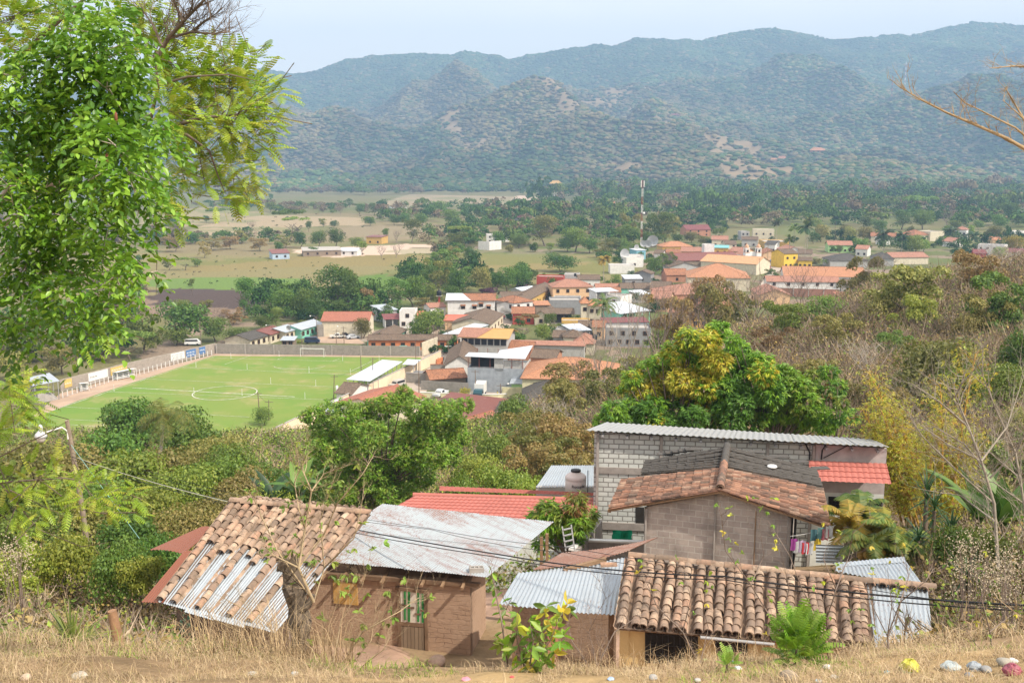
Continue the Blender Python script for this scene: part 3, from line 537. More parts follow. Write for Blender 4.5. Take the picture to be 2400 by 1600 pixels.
HS[-1:]=[('low tiled house between the streaked rusty shed and the walled lot',q5,(60,1390),(280,1400),2.8,7,'x',1.2,'cream','brown',1,1),('grey tiled house left of the mossy tile hipped roof behind the bushes',q5,(640,1440),(800,1450),2.8,8,'x',1.4,'brown','dark',1,0),('zinc roofed shelter among the bushes below the mossy tile roof',q5,(1250,1395),(1420,1385),3.0,5,'shed',.5,'lgrey','white',0,0),('terracotta roofed house left of the pale blue house',q5,(1530,650),(1636,652),3.8,8,'x',1.4,'peach','tile',1,0),('brown roofed shed above the tilted lean-to of zinc sheets',q5,(1400,640),(1520,642),3.4,6,'x',1.2,'grey','brown',0,0),('tiled house behind the mint green shop row',q5,(1640,330),(1780,330),3.6,8,'x',1.4,'lgrey','tile',2,0),('small peach roofed house below the peach roofed hall',q6,(705,520),(800,520),4.0,8,'x',1.6,'cream','peach',1,0),('row house with a salmon roof on the near end of the church street',q6,(1125,640),(1195,690),4.6,12,'x',2.2,'peach','salmon',2,1),HS[-1]]
HOUSES={}
for row in HS[:-1]:
 lab,q,A,B,h,D,rf,rh,wl,rm,nw,nd=row
 two=2 if h>5.3 and nw else 1
 HOUSES[lab]=house(lab,q(*A),q(*B),h,D,rf,rh,wl,rm,nw,nd,rows=two,openf=lab.startswith(('open barn','carport')),trim='blue' if 'blue base' in lab else None)
def on(label):return HOUSES[label]
def part(root,name,fn):b=MB();fn(b);return b.build(name,root)
r=house('grey block building with an open roof gallery under white zinc sheets',q5(375,1040),q5(890,1058),5.6,11,'flat',0,paint((.33,.36,.40),.9,.3,.6,name='grey_render'),'conc',0,0,cat='building',name='building')
Lr=r['_L'];bm_=blockm((.55,.55,.54),(.45,.45,.44),(.30,.29,.28),name='pale_blocks',stain=.25)
part(r,'gallery_wall',lambda b:(b.box((Lr*.56,.1,7.0),(Lr*.16,.2,3.2),bm_),b.box((Lr*.82,.3,6.7),(Lr*.34,.2,2.6),bm_),b.box((Lr-.1,5.5,6.1),(.2,10.8,1.0),bm_)))
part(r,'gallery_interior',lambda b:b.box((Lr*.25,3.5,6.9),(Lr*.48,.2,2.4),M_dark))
for i in range(6):
 x=.2+(Lr-.4)*i/5
 for y in(.1,10.8):part(r,'post',lambda b:b.box((x,y,7.3),(.12,.12,3.4),paint((.25,.08,.06),.7,name='red_steel')))
part(r,'zinc_roof',lambda b:b.hexa([(-.5,-.6,8.9),(Lr*.5,-.6,8.75),(Lr*.5,4,9.0),(-.5,4,9.0)],[(-.5,-.6,9.0),(Lr*.5,-.6,8.85),(Lr*.5,4,9.1),(-.5,4,9.1)],RM['white']))
part(r,'zinc_roof',lambda b:b.hexa([(Lr*.5+.01,-.6,8.75),(Lr+.5,-.6,8.7),(Lr+.5,11.5,9.9),(Lr*.5+.01,6,9.4)],[(Lr*.5+.01,-.6,8.85),(Lr+.5,-.6,8.8),(Lr+.5,11.5,10.0),(Lr*.5+.01,6,9.5)],RM['white']))
r=house('building with a mustard and pink sheet roof over a dark wooden gallery',q5(320,738),q5(735,752),6.4,12,'x',1.5,'lgrey','mustard',0,0,cat='building',name='building',ov=.9)
Lr=r['_L']
part(r,'faded_roof_sheet',lambda b:b.hexa([(-1,-.95,6.33),(Lr*.36,-.95,6.33),(Lr*.60,5.98,8.06),(-1,5.98,8.06)],[(-1,-.95,6.42),(Lr*.36,-.95,6.42),(Lr*.60,5.98,8.15),(-1,5.98,8.15)],RM['salmon']))
for i in range(7):part(r,'window',lambda b:b.box((Lr*(i+.5)/7,-.03,5.0),(Lr/7*.82,.08,1.7),M_pane))
r=house('large white two storey building with small tiled awnings over its windows',q5(192,408),q5(625,408),6.8,13,'x',1.6,'white','tile',0,0,cat='building',name='building')
Lr=r['_L']
for u,z in((.33,3.8),(.57,3.8),(.71,4.6),(.87,3.7)):
 opening(r,Lr*u,0,z,1.3,1.0,'f',M_frame)
 part(r,'awning',lambda b:b.hexa([(Lr*u-.9,-.75,z+1.1),(Lr*u+.9,-.75,z+1.1),(Lr*u+.9,0,z+1.45),(Lr*u-.9,0,z+1.45)],[(Lr*u-.9,-.75,z+1.2),(Lr*u+.9,-.75,z+1.2),(Lr*u+.9,0,z+1.6),(Lr*u-.9,0,z+1.6)],RM['tile']))
part(r,'white_roof_sheet',lambda b:b.hexa([(-.8,-.6,6.85),(Lr*.5,-.6,6.87),(Lr*.3,6.5,8.6),(-.8,6.5,8.6)],[(-.8,-.6,6.94),(Lr*.5,-.6,6.94),(Lr*.3,6.5,8.68),(-.8,6.5,8.68)],RM['white']))
r=house('white corner house with a wooden balcony and red tile roof',q5(628,402),q5(800,430),6.2,9,'hip',1.6,'white','tile',3,0,rows=2,rw=2)
part(r,'balcony',lambda b:(b.box((r['_L']/2,-.7,3.1),(r['_L'],1.4,.15),M_wframe),b.box((r['_L']/2,-1.36,3.6),(r['_L'],.06,.8),M_wframe)))
r=house('long shed under streaked rusty zinc with an open dark side',q5(500,1500),q5(735,1318),2.9,13,'shed',.7,'brown','rust',0,0,openf=True,cat='shed',name='shed')
r=house('open hall with a bright white roof and green columns behind the palm',q5(1778,530),q5(2050,500),5.0,14,'shed',1.6,'mint','white',0,0,openf=True,cat='hall',name='hall')
r=house('small lean-to with a white zinc roof by the mint green shop yard',q5(1950,355),q5(2052,345),3.4,6,'shed',.9,'white','white',0,0,openf=True,cat='lean-to',name='lean_to')
r=house('tilted lean-to of pale zinc sheets left of the tall coconut palm',q5(1352,690),q5(1500,680),3.6,8,'shed',.8,'lgrey','white',0,0,openf=True,cat='lean-to',name='lean_to')
r=house('roof terrace canopy of white zinc on the unfinished white house',q5(1560,330),q5(1750,322),8.2,7,'shed',.4,'white','white',0,0,z0=0.0,openf=True,cat='canopy',name='canopy')
r=house('cream house with a large pink red roof beside the cream stadium wall',(778,946),(909,962),3.4,15,'y',1.9,'cream','terra',2,1)
r=house('lean-to with pale zinc sheets left of the large pink red roof',(742,962),(786,966),2.6,10,'shed',.3,'lgrey','white',0,0)
r=house('little house with a mossy tile roof behind the electric transformer pole',q4(845,1432),q4(1000,1444),3.0,9,'x',1.4,'white','brown',1,0)
r=house('house roof of grey brown tiles below the end of the cream wall',(665,1056),(740,1072),2.8,14,'x',1.8,'cream','brown',0,0,z0=6)
def church():
 a=W(*q6(1052,352),z=0.0)
 f=W(*q6(1055,400),z=0.0);Y0=560.0
 r=empty('church',(W(*q6(1062,390),Y=Y0).x,Y0,0),'white church with two bell towers topped by ochre domes','church',None,R(8))
 wm_=paint((.80,.80,.80),.85,.1,.8,name='whitewash');oc=paint((.62,.36,.22),.8,name='ochre_dome')
 part(r,'wall',lambda b:(b.box((13.5,14,5.5),(27,26,11),wm_),b.hexa([(8,0,11),(19,0,11),(19,1,11),(8,1,11)],[(10,0,15.5),(17,0,15.5),(17,1,15.5),(10,1,15.5)],wm_)))
 part(r,'roof',lambda b:(b.hexa([(0,1,11.1),(27,1,11.1),(27,27,11.1),(0,27,11.1)],[(12,1,14.5),(15,1,14.5),(15,27,14.5),(12,27,14.5)],RM['salmon'])))
 for x in(3.5,22.5):
  w=MB();w.box((x,-.5,7.5),(7,6,15),wm_);w.box((x,-.5,15.2),(7.6,6.6,.5),oc)
  for dx,dy in((-2.6,-2.9),(2.6,-2.9),(2.6,1.9),(-2.6,1.9)):w.box((x+dx,dy,17.4),(1.2,1.2,4.2),wm_)
  w.box((x,-.5,19.8),(7.2,6.4,.7),wm_);w.box((x,-.5,16.5),(4,4,2.2),M_dark);t=w.build('bell_tower',r)
  d=MB();d.lathe([(3.1,20.1),(3.1,20.9),(2.8,22.2),(2.0,23.4),(1.0,24.1),(.35,24.4),(.3,25.4),(.5,25.6),(.01,26.3)],oc,(x,-.5,0),12);d.build('dome',t)
  part(r,'niche',lambda b:b.box((x,-3.52,9),(1.6,.08,3),M_pane))
 part(r,'door',lambda b:b.box((13,-.06,2.4),(3.2,.12,4.8),M_frame))
 part(r,'window',lambda b:b.box((13,-.06,8.4),(1.8,.1,2.4),M_pane))
 return r
_ch=church();_ch.scale=(.36,.6,.5)
def wall_run(label,pts,h,m,th=.25,name='boundary_wall',cat='wall',z0=0.0,cap=None,pil=0,base=.6):
 P=[W(x,y,z=z0)for x,y in pts];r=empty(name,P[0],label,cat);b=MB();cp=MB();o=P[0]
 for i in range(len(P)-1):
  a=P[i]-o;c=P[i+1]-o;d=(c-a).normalized();n=Vector((-d.y,d.x,0))*th/2
  b.hexa([a-n-Vector((0,0,base)),c-n-Vector((0,0,base)),c+n-Vector((0,0,base)),a+n-Vector((0,0,base))],[a-n+Vector((0,0,h)),c-n+Vector((0,0,h)),c+n+Vector((0,0,h)),a+n+Vector((0,0,h))],m)
  if cap:n2=n*1.5;H0=Vector((0,0,h+.002));H1=Vector((0,0,h+.15));cp.hexa([a-n2+H0,c-n2+H0,c+n2+H0,a+n2+H0],[a-n2+H1,c-n2+H1,c+n2+H1,a+n2+H1],cap)
  if pil:
   k=max(1,int((c-a).length/pil))
   for j in range(k+1):
    q=a+(c-a)*j/k-Vector((-d.y,d.x,0))*(th/2+.06)
    t=MB();t.box((q.x,q.y,h/2-.3),(.3,.12,h+.6),M_conc,math.atan2(d.y,d.x));t.build('pilaster',r)
 b.build('wall',r)
 if cap:cp.build('coping',r)
 return r
m_bl=blockm((.33,.30,.27),(.27,.25,.22),(.22,.2,.18),name='grey_blocks');m_old=blockm((.42,.36,.31),(.36,.31,.27),(.3,.26,.23),name='old_blocks',stain=.3)
wall_run('long grey block wall behind the far goal',[(508,828),(984,834)],2.9,m_bl,pil=8)
wl=wall_run('pale weathered wall along the left side of the pitch',[(142,918),(300,876),(410,850),(506,827)],3.0,m_old)
cw=wall_run('long sunlit cream wall between the stand and the road',[(560,1082),(664,1028),(1033,846)],3.0,paint((.74,.60,.43),.85,.12,.5,name='cream_wall'),cap=M_conc)
wall_run('grey wall below the cream warehouse',[q4(640,848),q4(1010,832)],4.0,m_bl)
wall_run('brown block wall of the lot behind the white truck',[q5(378,1240),q5(778,1252)],3.4,m_old)
wall_run('white topped low wall around the empty lot',[q4(1575,1330),q4(2230,1360)],2.6,m_bl,cap=M_conc)
wall_run('inner grey wall of the empty lot',[q4(1735,1405),q4(2230,1432)],2.4,m_bl)
wall_run('grey wall with a tiled top left of the gallery building',[q5(35,1085),q5(375,1085)],2.6,m_bl,cap=RM['tile'])
wall_run('low cream wall in front of the parked truck',[(985,931),q5(600,1318),q5(735,1312)],1.2,paint(WC['pale'],name='pale_yellow'),cap=M_wht)
wall_run('red brick terrace wall with pale columns below the restaurant',[q6(1196,694),q6(1480,706),q6(1866,716)],3.6,blockm((.36,.16,.11),(.30,.13,.09),(.4,.35,.3),.3,.1,.01,name='red_brick',stain=.1),cap=M_wht,pil=6)
wall_run('orange painted street wall at the end of the cream wall',[q4(1895,1165),q4(1960,1140)],2.2,wallm('orange'))
wall_run('cream gate wall beside the end of the goal wall',[q4(1745,1050),q4(1905,985)],4.0,wallm('cream'))
wall_run('unfinished white walls of a ruin in the trees',[q8(258,672),q8(350,676),q8(452,668)],6.0,wallm('white'))
wall_run('pale lot wall with creepers beside the arched gate',[q5(690,1292),q5(790,1295),q5(880,1290)],2.4,wallm('pale'))
def sheet(name,px,m,z=.03,zf=0.0,kind='structure',n=1):
 P=[W(x,y,z=zf)for x,y in px];b=MB();b.face([(p.x,p.y,zf+z)for p in P],m);o=b.build(name)
 if o.data.polygons[0].normal.z<0:o.data.flip_normals()
 return tag(o,kind=kind)
t=NT('pitch_grass');o_=t.obj();n1=t.noise(.045,5,o_,.6);n2=t.noise(1.5,5,o_,.7)
k=t.mix(t.ramp(n1,[(.36,(0,0,0)),(.58,(1,1,1))]),(.125,.215,.03),(.195,.225,.05))
k=t.mix(t.ramp(t.noise(.11,6,o_,.65),[(.52,(0,0,0)),(.68,(.8,.8,.8))]),k,(.36,.27,.14))
k=t.mix(t.math('MULTIPLY',n2,.5),k,(.11,.22,.03));t.col(k);t.b.inputs['Roughness'].default_value=1;t.bump(n2,.4,.05)
M_dirt=paint((.42,.30,.22),.95,.25,.15,name='bare_dirt');M_road=paint((.42,.35,.29),.95,.2,.12,name='dusty_road')
sheet('pitch_margin',[(60,990),(142,921),(506,829),(992,835),(1012,850),(640,1040),(540,1095),(-150,1095)],M_dirt,.02)
sheet('football_pitch',[(60,988),(180,940),(500,834),(985,838),(1000,848),(640,1030),(560,1075),(-150,1075)],t.m,.05)
sheet('road',[(600,1090),(664,1032),(1036,848),(1055,828),(1100,798),(1118,800),(1075,838),(1015,898),(985,935),(1190,940),(1180,905),(1120,905),(1010,940),(820,1010),(700,1090)],M_road,.07)
sheet('dirt_lot',[q4(640,912),q4(650,850),q4(1020,835),q4(1160,925)],M_dirt,.06)
sheet('main_street',[(1180,790),(1235,705),(1290,680),(1312,668),(1300,660),(1272,680),(1215,700),(1180,740),(1160,785)],M_road,.08)
sheet('church_street',[q6(1180,640),q6(1262,500),q6(1280,400),q6(1265,330),q6(1330,290),q6(1352,330),q6(1400,400),q6(1420,470),q6(1330,500),q6(1260,640)],M_road,.08)
sheet('sunny_yard',[q5(1790,400),q5(2060,400),q5(2060,375),q5(1790,370)],M_dirt,.09)
mk=MB();M_line=paint((.62,.62,.54),.9,.55,.9,name='chalk_line')
def line(a,b,w=.13,z=.09):
 a=W(*a,z=0);b=W(*b,z=0);d=(b-a).normalized();n=Vector((-d.y,d.x,0))*w/2;a.z=b.z=z
 mk.face([a-n,b-n,b+n,a+n],M_line)
for a,b in(((1400,965),(2281,990)),((1150,1026),(2520,1088)),((880,1103),(2300,1163)),((560,1187),(2180,1246)),((280,1285),(1665,1362)),((470,1378),(760,1394)),((470,1413),(640,1425)),((1480,940),(340,1322)),((1490,940),(2330,958)),((1690,946),(1500,1010)),((1910,955),(1855,977)),((1860,1033),(2520,1063)),((680,1210),(430,1287)),((800,1120),(860,1132)),((990,1105),(860,1132)),((1050,1085),(940,1107))):line(qb(*a),qb(*b))
line(qb(885,1167),qb(1970,1227),.3);line(q4(1000,1210),q4(1215,1106));line(q4(230,1085),q4(320,1050));line(q4(805,1105),q4(880,1078))
c0=W(*qb(1503,1200),z=0)
for i in range(48):
 a0,a1=2*math.pi*i/48,2*math.pi*(i+1)/48;P=lambda a,r:(c0.x+r*math.cos(a),c0.y+r*math.sin(a),.095)
 mk.face([P(a0,7.5),P(a1,7.5),P(a1,7.75),P(a0,7.75)],M_line)
c1=W(*q4(330,1168),z=0)
for i in range(14):
 a0,a1=math.pi*(1.12+.055*i),math.pi*(1.12+.055*(i+1));P=lambda a,r:(c1.x+3+r*math.cos(a),c1.y+4+r*math.sin(a),.095)
 mk.face([P(a0,7.5),P(a1,7.5),P(a1,7.65),P(a0,7.65)],M_line)
tag(mk.build('pitch_markings'),kind='structure')
PST=[]
for i,(q,x,y)in enumerate(((q4,909,1100),(q4,992,1245),(q4,558,1225),(q4,155,1340),(q4,628,1365),(q4,515,1500),(qb,1310,1030),(qb,1652,1042),(qb,2065,1063),(qb,762,1187),(qb,803,1303),(qb,1297,1207),(qb,1618,1215),(qb,692,1425),(qb,1543,968),(q4,1293,1100),(q4,243,1050))):
 p=W(*q(x,y),z=0)
 if i==0:
  b=MB();b.tube([(0,0,0),(0,0,1.65)],.045,M_wht,6);b.lathe([(.14,0),(.14,.05),(.05,.07)],M_wht,n=8);pst=b.build('training_pole')
  tag(pst,'thin white upright pole standing on a chalk line of the pitch','pole','white poles standing on the pitch');pst.location=p
 else:d=pst.copy();COL.objects.link(d);d.location=p
 PST.append((p,d if i else pst))
def goal(label,a,b,dep,side=1):
 a=W(*a,z=0);b=W(*b,z=0);d=b-a;w=d.length;r=empty('football_goal',a,label,'goal',None,math.atan2(d.y,d.x));s=side;h=2.44*w/7.32 if w<6 else 2.44
 for x in(0,w):part(r,'goal_post',lambda k:k.tube([(x,0,0),(x,0,h)],.07,M_wht,8))
 part(r,'crossbar',lambda k:k.tube([(-.06,0,h),(w+.06,0,h)],.07,M_wht,8))
 part(r,'net_frame',lambda k:[k.tube([(x,0,h),(x,s*.8,h),(x,s*dep,.05)],.035,M_wht,5)for x in(0,w)]+[k.tube([(0,s*.8,h),(w,s*.8,h)],.03,M_wht,5),k.tube([(0,s*dep,.05),(w,s*dep,.05)],.03,M_wht,5)])
 nm=paint((.55,.54,.52),.8,.1,name='net_cord')
 def net(k):
  n=int(w/.4)
  for i in range(n+1):k.bar((w*i/n,s*.8,h-.02),(w*i/n,s*dep,.05),.012,nm)
  for j in range(1,6):k.bar((0,s*(.8+(dep-.8)*j/6),h*(1-j/6)),(w,s*(.8+(dep-.8)*j/6),h*(1-j/6)),.012,nm)
 part(r,'net',net)
goal('white goal at the far end of the pitch',q4(468,1057),q4(713,1063),1.9);goal('white goal at the near end half hidden by the bushes',(184,1027),(216,1029),1.6,-1)
def canopy(label,quad,z,cat,steps,name,mroof,back=False):
 P=[W(*p,z=z)for p in quad];o=Vector((P[0].x,P[0].y,0));r=empty(name,o,label,cat)
 Q=[p-o for p in P];part(r,'roof',lambda b:b.hexa([q-Vector((0,0,.08))for q in Q],Q,mroof))
 for s in(0,1):
  for i in range(8 if name=='stadium_stand' else 3):
   n=7 if name=='stadium_stand' else 2;t=i/n;e=Q[0]+(Q[3]-Q[0])*t if s else Q[1]+(Q[2]-Q[1])*t;f=Q[1]+(Q[2]-Q[1])*t if s else Q[0]+(Q[3]-Q[0])*t
   p=e+(f-e)*.08;part(r,'post',lambda b:b.box((p.x,p.y,z/2),(.16,.16,z-.15),M_metal))
 def st(b):
  for i in range(steps):
   t0=.12+.72*i/steps;a=Q[0]+(Q[1]-Q[0])*t0;c=Q[3]+(Q[2]-Q[3])*t0;d=(Q[1]-Q[0])*.72/steps;hh=.35+.4*i
   a.z=c.z=0;d.z=0;lo=[a,a+d*.97,c+d*.97,c];b.hexa(lo,[q+Vector((0,0,hh))for q in lo],M_conc)
 part(r,'bench_steps',st);return r
canopy('long stand with a bright white roof beside the cream wall',[q4(945,1292),q4(1195,1313),q4(1540,1106),q4(1326,1086)],4.3,'grandstand',4,'stadium_stand',RM['white'])
canopy('short white roofed shelter past the end of the long stand',[q4(1535,1136),q4(1665,1141),q4(1732,1088),q4(1592,1080)],4.0,'shelter',3,'stadium_shelter',RM['white'])
canopy('roofed bleachers with dark steps at the left edge of the pitch',[qb(400,1118),qb(215,1152),qb(165,1100),qb(330,1064)],4.4,'bleachers',6,'bleachers',RM['zinc'])
def dugout(label,a,b,h,dep):
 a=W(*a,z=0);b=W(*b,z=0);d=b-a;w=d.length;r=empty('team_shelter',a,label,'shelter',None,math.atan2(d.y,d.x))
 part(r,'roof',lambda k:k.hexa([(0,-.3,h-.1),(w,-.3,h-.1),(w,dep,h-.3),(0,dep,h-.3)],[(0,-.3,h),(w,-.3,h),(w,dep,h-.2),(0,dep,h-.2)],M_wht))
 part(r,'back_wall',lambda k:k.box((w/2,dep,h/2-.15),(w,.1,h-.35),paint((.50,.56,.55),name='pale_panel')))
 for i in range(3):part(r,'bench',lambda k:k.box((w/2,dep-.3-.45*i,.95-.3*i),(w-.2,.35,.08),M_wht))
 for x in(.05,w-.05):part(r,'post',lambda k:k.box((x,-.2,h/2-.05),(.09,.09,h-.12),M_wht))
dugout('long white team shelter with benches against the left wall',qb(780,1117),qb(910,1090),2.3,1.5);dugout('short white team shelter with benches near the left corner',qb(536,1190),qb(596,1183),2.1,1.4)
fr_=empty('pitch_fence',W(*qb(420,1232),z=0),'row of white concrete fence posts along the left touchline','fence');fo=fr_.location
fa=[W(*qb(x,y),z=0)for x,y in((420,1232),(770,1115),(930,1080),(1180,1008),(1415,948))]
tot=[0]
for i in range(4):tot.append(tot[-1]+(fa[i+1]-fa[i]).length)
for i in range(34):
 s=tot[-1]*i/33;j=max(k for k in range(4)if tot[k]<=s+1e-6);p=fa[j]+(fa[j+1]-fa[j])*((s-tot[j])/(tot[j+1]-tot[j]))-fo
 part(fr_,'post',lambda b:b.box((p.x,p.y,.75),(.16,.16,1.6),M_wht))
part(fr_,'rail',lambda b:[b.bar(fa[i]-fo+Vector((0,0,z)),fa[i+1]-fo+Vector((0,0,z)),.05,M_metal)for i in range(4)for z in(.15,1.3)])
def wsign(label,q,x0,y0,x1,y1,col,inks,name='painted_sign',off=.2):
 """flat painted panel on the left wall, with short rows of brush marks"""
 def hitw(px):
  seg=[(142,918),(300,876),(410,850),(506,827)]
  for a,b in zip(seg,seg[1:]):
   if px<=b[0]:t=(px-a[0])/(b[0]-a[0]);return W(px,a[1]+(b[1]-a[1])*t,z=0)
 A=hitw(q(x0,y0)[0]);B=hitw(q(x1,y1)[0]);d=(B-A);d.z=0;w=d.length;d.normalize();n=Vector((d.y,-d.x,0))
 r=empty(name,A+n*off,label,'sign',None,math.atan2(d.y,d.x))
 part(r,'panel',lambda k:k.box((w/2,0,1.75),(w,.06,2.1),col))
 for(u,z,s,m)in inks:part(r,'lettering',lambda k:[k.box((w*(u+s*j/9),-.045,z+.08*math.sin(j*2.3)),(w*s/14,.03,.22+.1*math.cos(j*1.7)),m)for j in range(9)])
ink=paint((.16,.14,.13),name='dark_lettering');blu=paint((.10,.20,.42),name='blue_board');yel=paint((.62,.45,.15),name='yellow_mural')
wsign('white advertising board with faint lettering on the left pitch wall',qb,1140,900,1232,900,M_wht,[(.1,2.2,.8,M_metal),(.15,1.6,.7,M_metal),(.1,1.1,.8,M_metal)])
wsign('blue advertising board right of the white board on the pitch wall',qb,1243,900,1307,900,blu,[(.1,2.0,.8,M_wht),(.15,1.3,.7,M_wht)])
wsign('blue advertising board nearest the corner of the pitch wall',qb,1330,900,1370,900,blu,[(.1,1.9,.8,M_wht)])
wsign('yellow mural with white lettering on the wall behind the long team shelter',qb,738,1040,848,1040,yel,[(.08,2.0,.4,M_wht),(.5,2.0,.4,M_wht)])
wsign('white painted patch with dark scribbles left of the yellow mural',qb,590,1090,720,1090,M_wht,[(.1,1.7,.35,ink)])
wsign('small yellow mural near the roofed bleachers',qb,430,1130,480,1130,yel,[(.1,1.7,.8,M_wht)])
sg=W(*q4(1508,1003),z=.6);sr=empty('painted_sign',(sg.x,sg.y-.3,sg.z),'turquoise painted sign on the grey goal wall','sign')
M_tq=paint((.20,.62,.52),.8,.15,name='turquoise_board');part(sr,'panel',lambda k:k.box((1.15,0,.95),(2.3,.06,1.9),M_tq));part(sr,'lettering',lambda k:[k.box((.3+.2*i,-.04,.5+.4*j),(.1,.02,.14),M_wht)for i in range(9)for j in range(3)if(i+j)%4])
def vehicle(label,kind,p,rz,colr,cat):
 r=empty('parked_'+kind,p,label,cat,None,rz);bm=paint(colr,.3,.08,name='car_paint')
 L,Wd,Hh={'van':(4.8,1.8,2.0),'pickup':(5.1,1.8,1.7),'car':(4.3,1.7,1.45),'truck':(6.5,2.2,3.1),'suv':(4.6,1.8,1.75),'moto_taxi':(2.7,1.3,1.75)}[kind]
 x0=-L/2
 prof={'van':[(0,.45),(L,.45),(L,1.0),(L*.93,1.15),(L*.78,Hh),(.12,Hh),(0,1.1)],'pickup':[(0,.5),(L,.5),(L,.95),(L*.74,1.05),(L*.62,Hh),(L*.40,Hh),(L*.36,1.0),(0,1.0)],'car':[(0,.35),(L,.35),(L,.75),(L*.72,.9),(L*.58,Hh),(L*.25,Hh),(L*.1,.95),(0,.9)],'suv':[(0,.45),(L,.45),(L,.95),(L*.74,1.05),(L*.62,Hh),(.15,Hh),(0,1.1)],'truck':[(L*.66,.6),(L,.6),(L,1.3),(L*.93,2.2),(L*.68,2.2),(L*.66,1.4)],'moto_taxi':[(0,.3),(L,.3),(L,.7),(L*.8,1.0),(L*.7,Hh),(.1,Hh),(0,.8)]}[kind]
 b=MB();n=len(prof);top=max(z for x,z in prof)
 ins=lambda z:.14 if z>top-.3 else 0
 lf=[(x0+x,-Wd/2+ins(z),z)for x,z in prof];rt=[(x0+x,Wd/2-ins(z),z)for x,z in prof]
 b.face(lf,bm);b.face(rt[::-1],bm)
 for i in range(n):j=(i+1)%n;b.face([lf[j],lf[i],rt[i],rt[j]],bm)
 if kind=='moto_taxi':b.box((x0+.1+L*.35,0,Hh+.03),(L*.7,Wd,.08),M_wht)
 b.build('body',r)
 if kind=='truck':part(r,'cargo_box',lambda k:k.box((x0+L*.32,0,2.1),(L*.63,Wd+.1,2.4),M_wht));part(r,'chassis',lambda k:k.box((x0+L*.33,0,.75),(L*.66,1.2,.25),M_black))
 xs={'van':(.05,.80),'pickup':(.41,.62),'car':(.2,.60),'suv':(.05,.64),'truck':(.72,.9),'moto_taxi':(.1,.65)}[kind];zt=(2.0 if kind=='truck' else Hh)-.16
 for s in(-1,1):part(r,'side_window',lambda k:k.hexa([(x0+L*xs[0],s*(Wd/2+.012),zt-.5),(x0+L*(xs[1]+.05),s*(Wd/2+.012),zt-.5),(x0+L*(xs[1]+.05),s*(Wd/2-.02),zt-.5),(x0+L*xs[0],s*(Wd/2-.02),zt-.5)],[(x0+L*xs[0]+.08,s*(Wd/2-.07),zt),(x0+L*xs[1],s*(Wd/2-.07),zt),(x0+L*xs[1],s*(Wd/2-.16),zt),(x0+L*xs[0]+.08,s*(Wd/2-.16),zt)],M_pane))
 wx={'van':(.78,.93),'pickup':(.62,.74),'car':(.58,.72),'suv':(.62,.74),'truck':(.93,1.0),'moto_taxi':(.7,.8)}[kind];zb={'truck':1.35}.get(kind,.98 if kind=='car' else 1.12)
 part(r,'windscreen',lambda k:k.face([(x0+L*wx[1]+.01,-Wd/2+.12,zb),(x0+L*wx[1]+.01,Wd/2-.12,zb),(x0+L*wx[0]+.04,Wd/2-.24,zt+.05),(x0+L*wx[0]+.04,-Wd/2+.24,zt+.05)],M_pane))
 for x in(.18,.8):
  for s in(-1,1):
   if kind=='moto_taxi' and x>.5 and s>0:continue
   cx=x0+L*x;cy=s*(Wd/2-.08)if not(kind=='moto_taxi' and x>.5)else 0
   part(r,'wheel',lambda k:k.grid([[(cx+rr*math.cos(a*math.pi/7),cy+dy,.33+rr*math.sin(a*math.pi/7))for a in range(14)]for rr,dy in((.02,-.12),(.33,-.12),(.33,.12),(.02,.12))],M_rubber,False,True))
 for s in(-1,1):part(r,'headlight',lambda k:k.box((x0+L+.01,s*(Wd/2-.3),.72 if kind!='truck' else 1.0),(.06,.28,.16),M_wht))
g0=lambda q,x,y:W(*q(x,y),z=.08)
vehicle('dark blue minibus parked behind the goal wall','van',g0(q4,592,915),R(5),(.02,.035,.075),'van')
vehicle('white pickup parked below the cream warehouse','pickup',g0(q4,858,860),R(190),(.55,.55,.52),'pickup')
vehicle('black pickup beside the white pickup','pickup',g0(q4,930,856),R(15),(.02,.02,.025),'pickup')
vehicle('silver car beside the black pickup and the mango tree','car',g0(q4,1022,866),R(25),(.5,.52,.55),'car')
vehicle('grey car under the cream stadium wall near the short shelter','suv',g0(q4,1685,1278),R(170),(.2,.2,.21),'car')
vehicle('pale grey car at the foot of the cream wall','suv',g0(q4,1480,1372),R(235),(.45,.43,.4),'car')
vehicle('silver pickup parked in the grassy lot','pickup',g0(q5,128,1285),R(245),(.6,.62,.65),'pickup')
vehicle('teal truck with a white cargo box on the road','truck',g0(q5,488,1290),R(262),(.03,.09,.12),'truck')
vehicle('green motor taxi at the street corner by the orange house','moto_taxi',g0(q4,2008,1008),R(200),(.03,.25,.10),'motor taxi')
vehicle('dark car in the garage at the end of the goal wall','car',g0(q4,1835,1000),R(250),(.03,.04,.07),'car')
vehicle('teal car parked in the yard behind the brick red house','car',g0(q5,1080,248),R(10),(.12,.4,.38),'car')
vehicle('white pickup in the main street by the blue based house','pickup',g0(q5,1085,405),R(65),(.6,.6,.6),'pickup')
vehicle('dark pickup behind the white pickup in the main street','pickup',g0(q5,1130,372),R(65),(.03,.05,.05),'pickup')
vehicle('blue pickup driving on the church street','pickup',g0(q6,1292,418),R(265),(.03,.15,.25),'pickup')
vehicle('dark pickup parked beside the yellow corner building','pickup',g0(q6,1350,398),R(265),(.02,.03,.05),'pickup')
vehicle('white and green motor taxi at the crossing near the church','moto_taxi',g0(q6,1345,452),R(265),(.5,.6,.5),'motor taxi')
vehicle('red motor taxi on the church street','moto_taxi',g0(q6,1275,465),R(265),(.4,.03,.04),'motor taxi')
vehicle('white van seen over the corner of the pitch wall','van',W(*qb(1290,880),z=.1),R(8),(.65,.66,.66),'van')
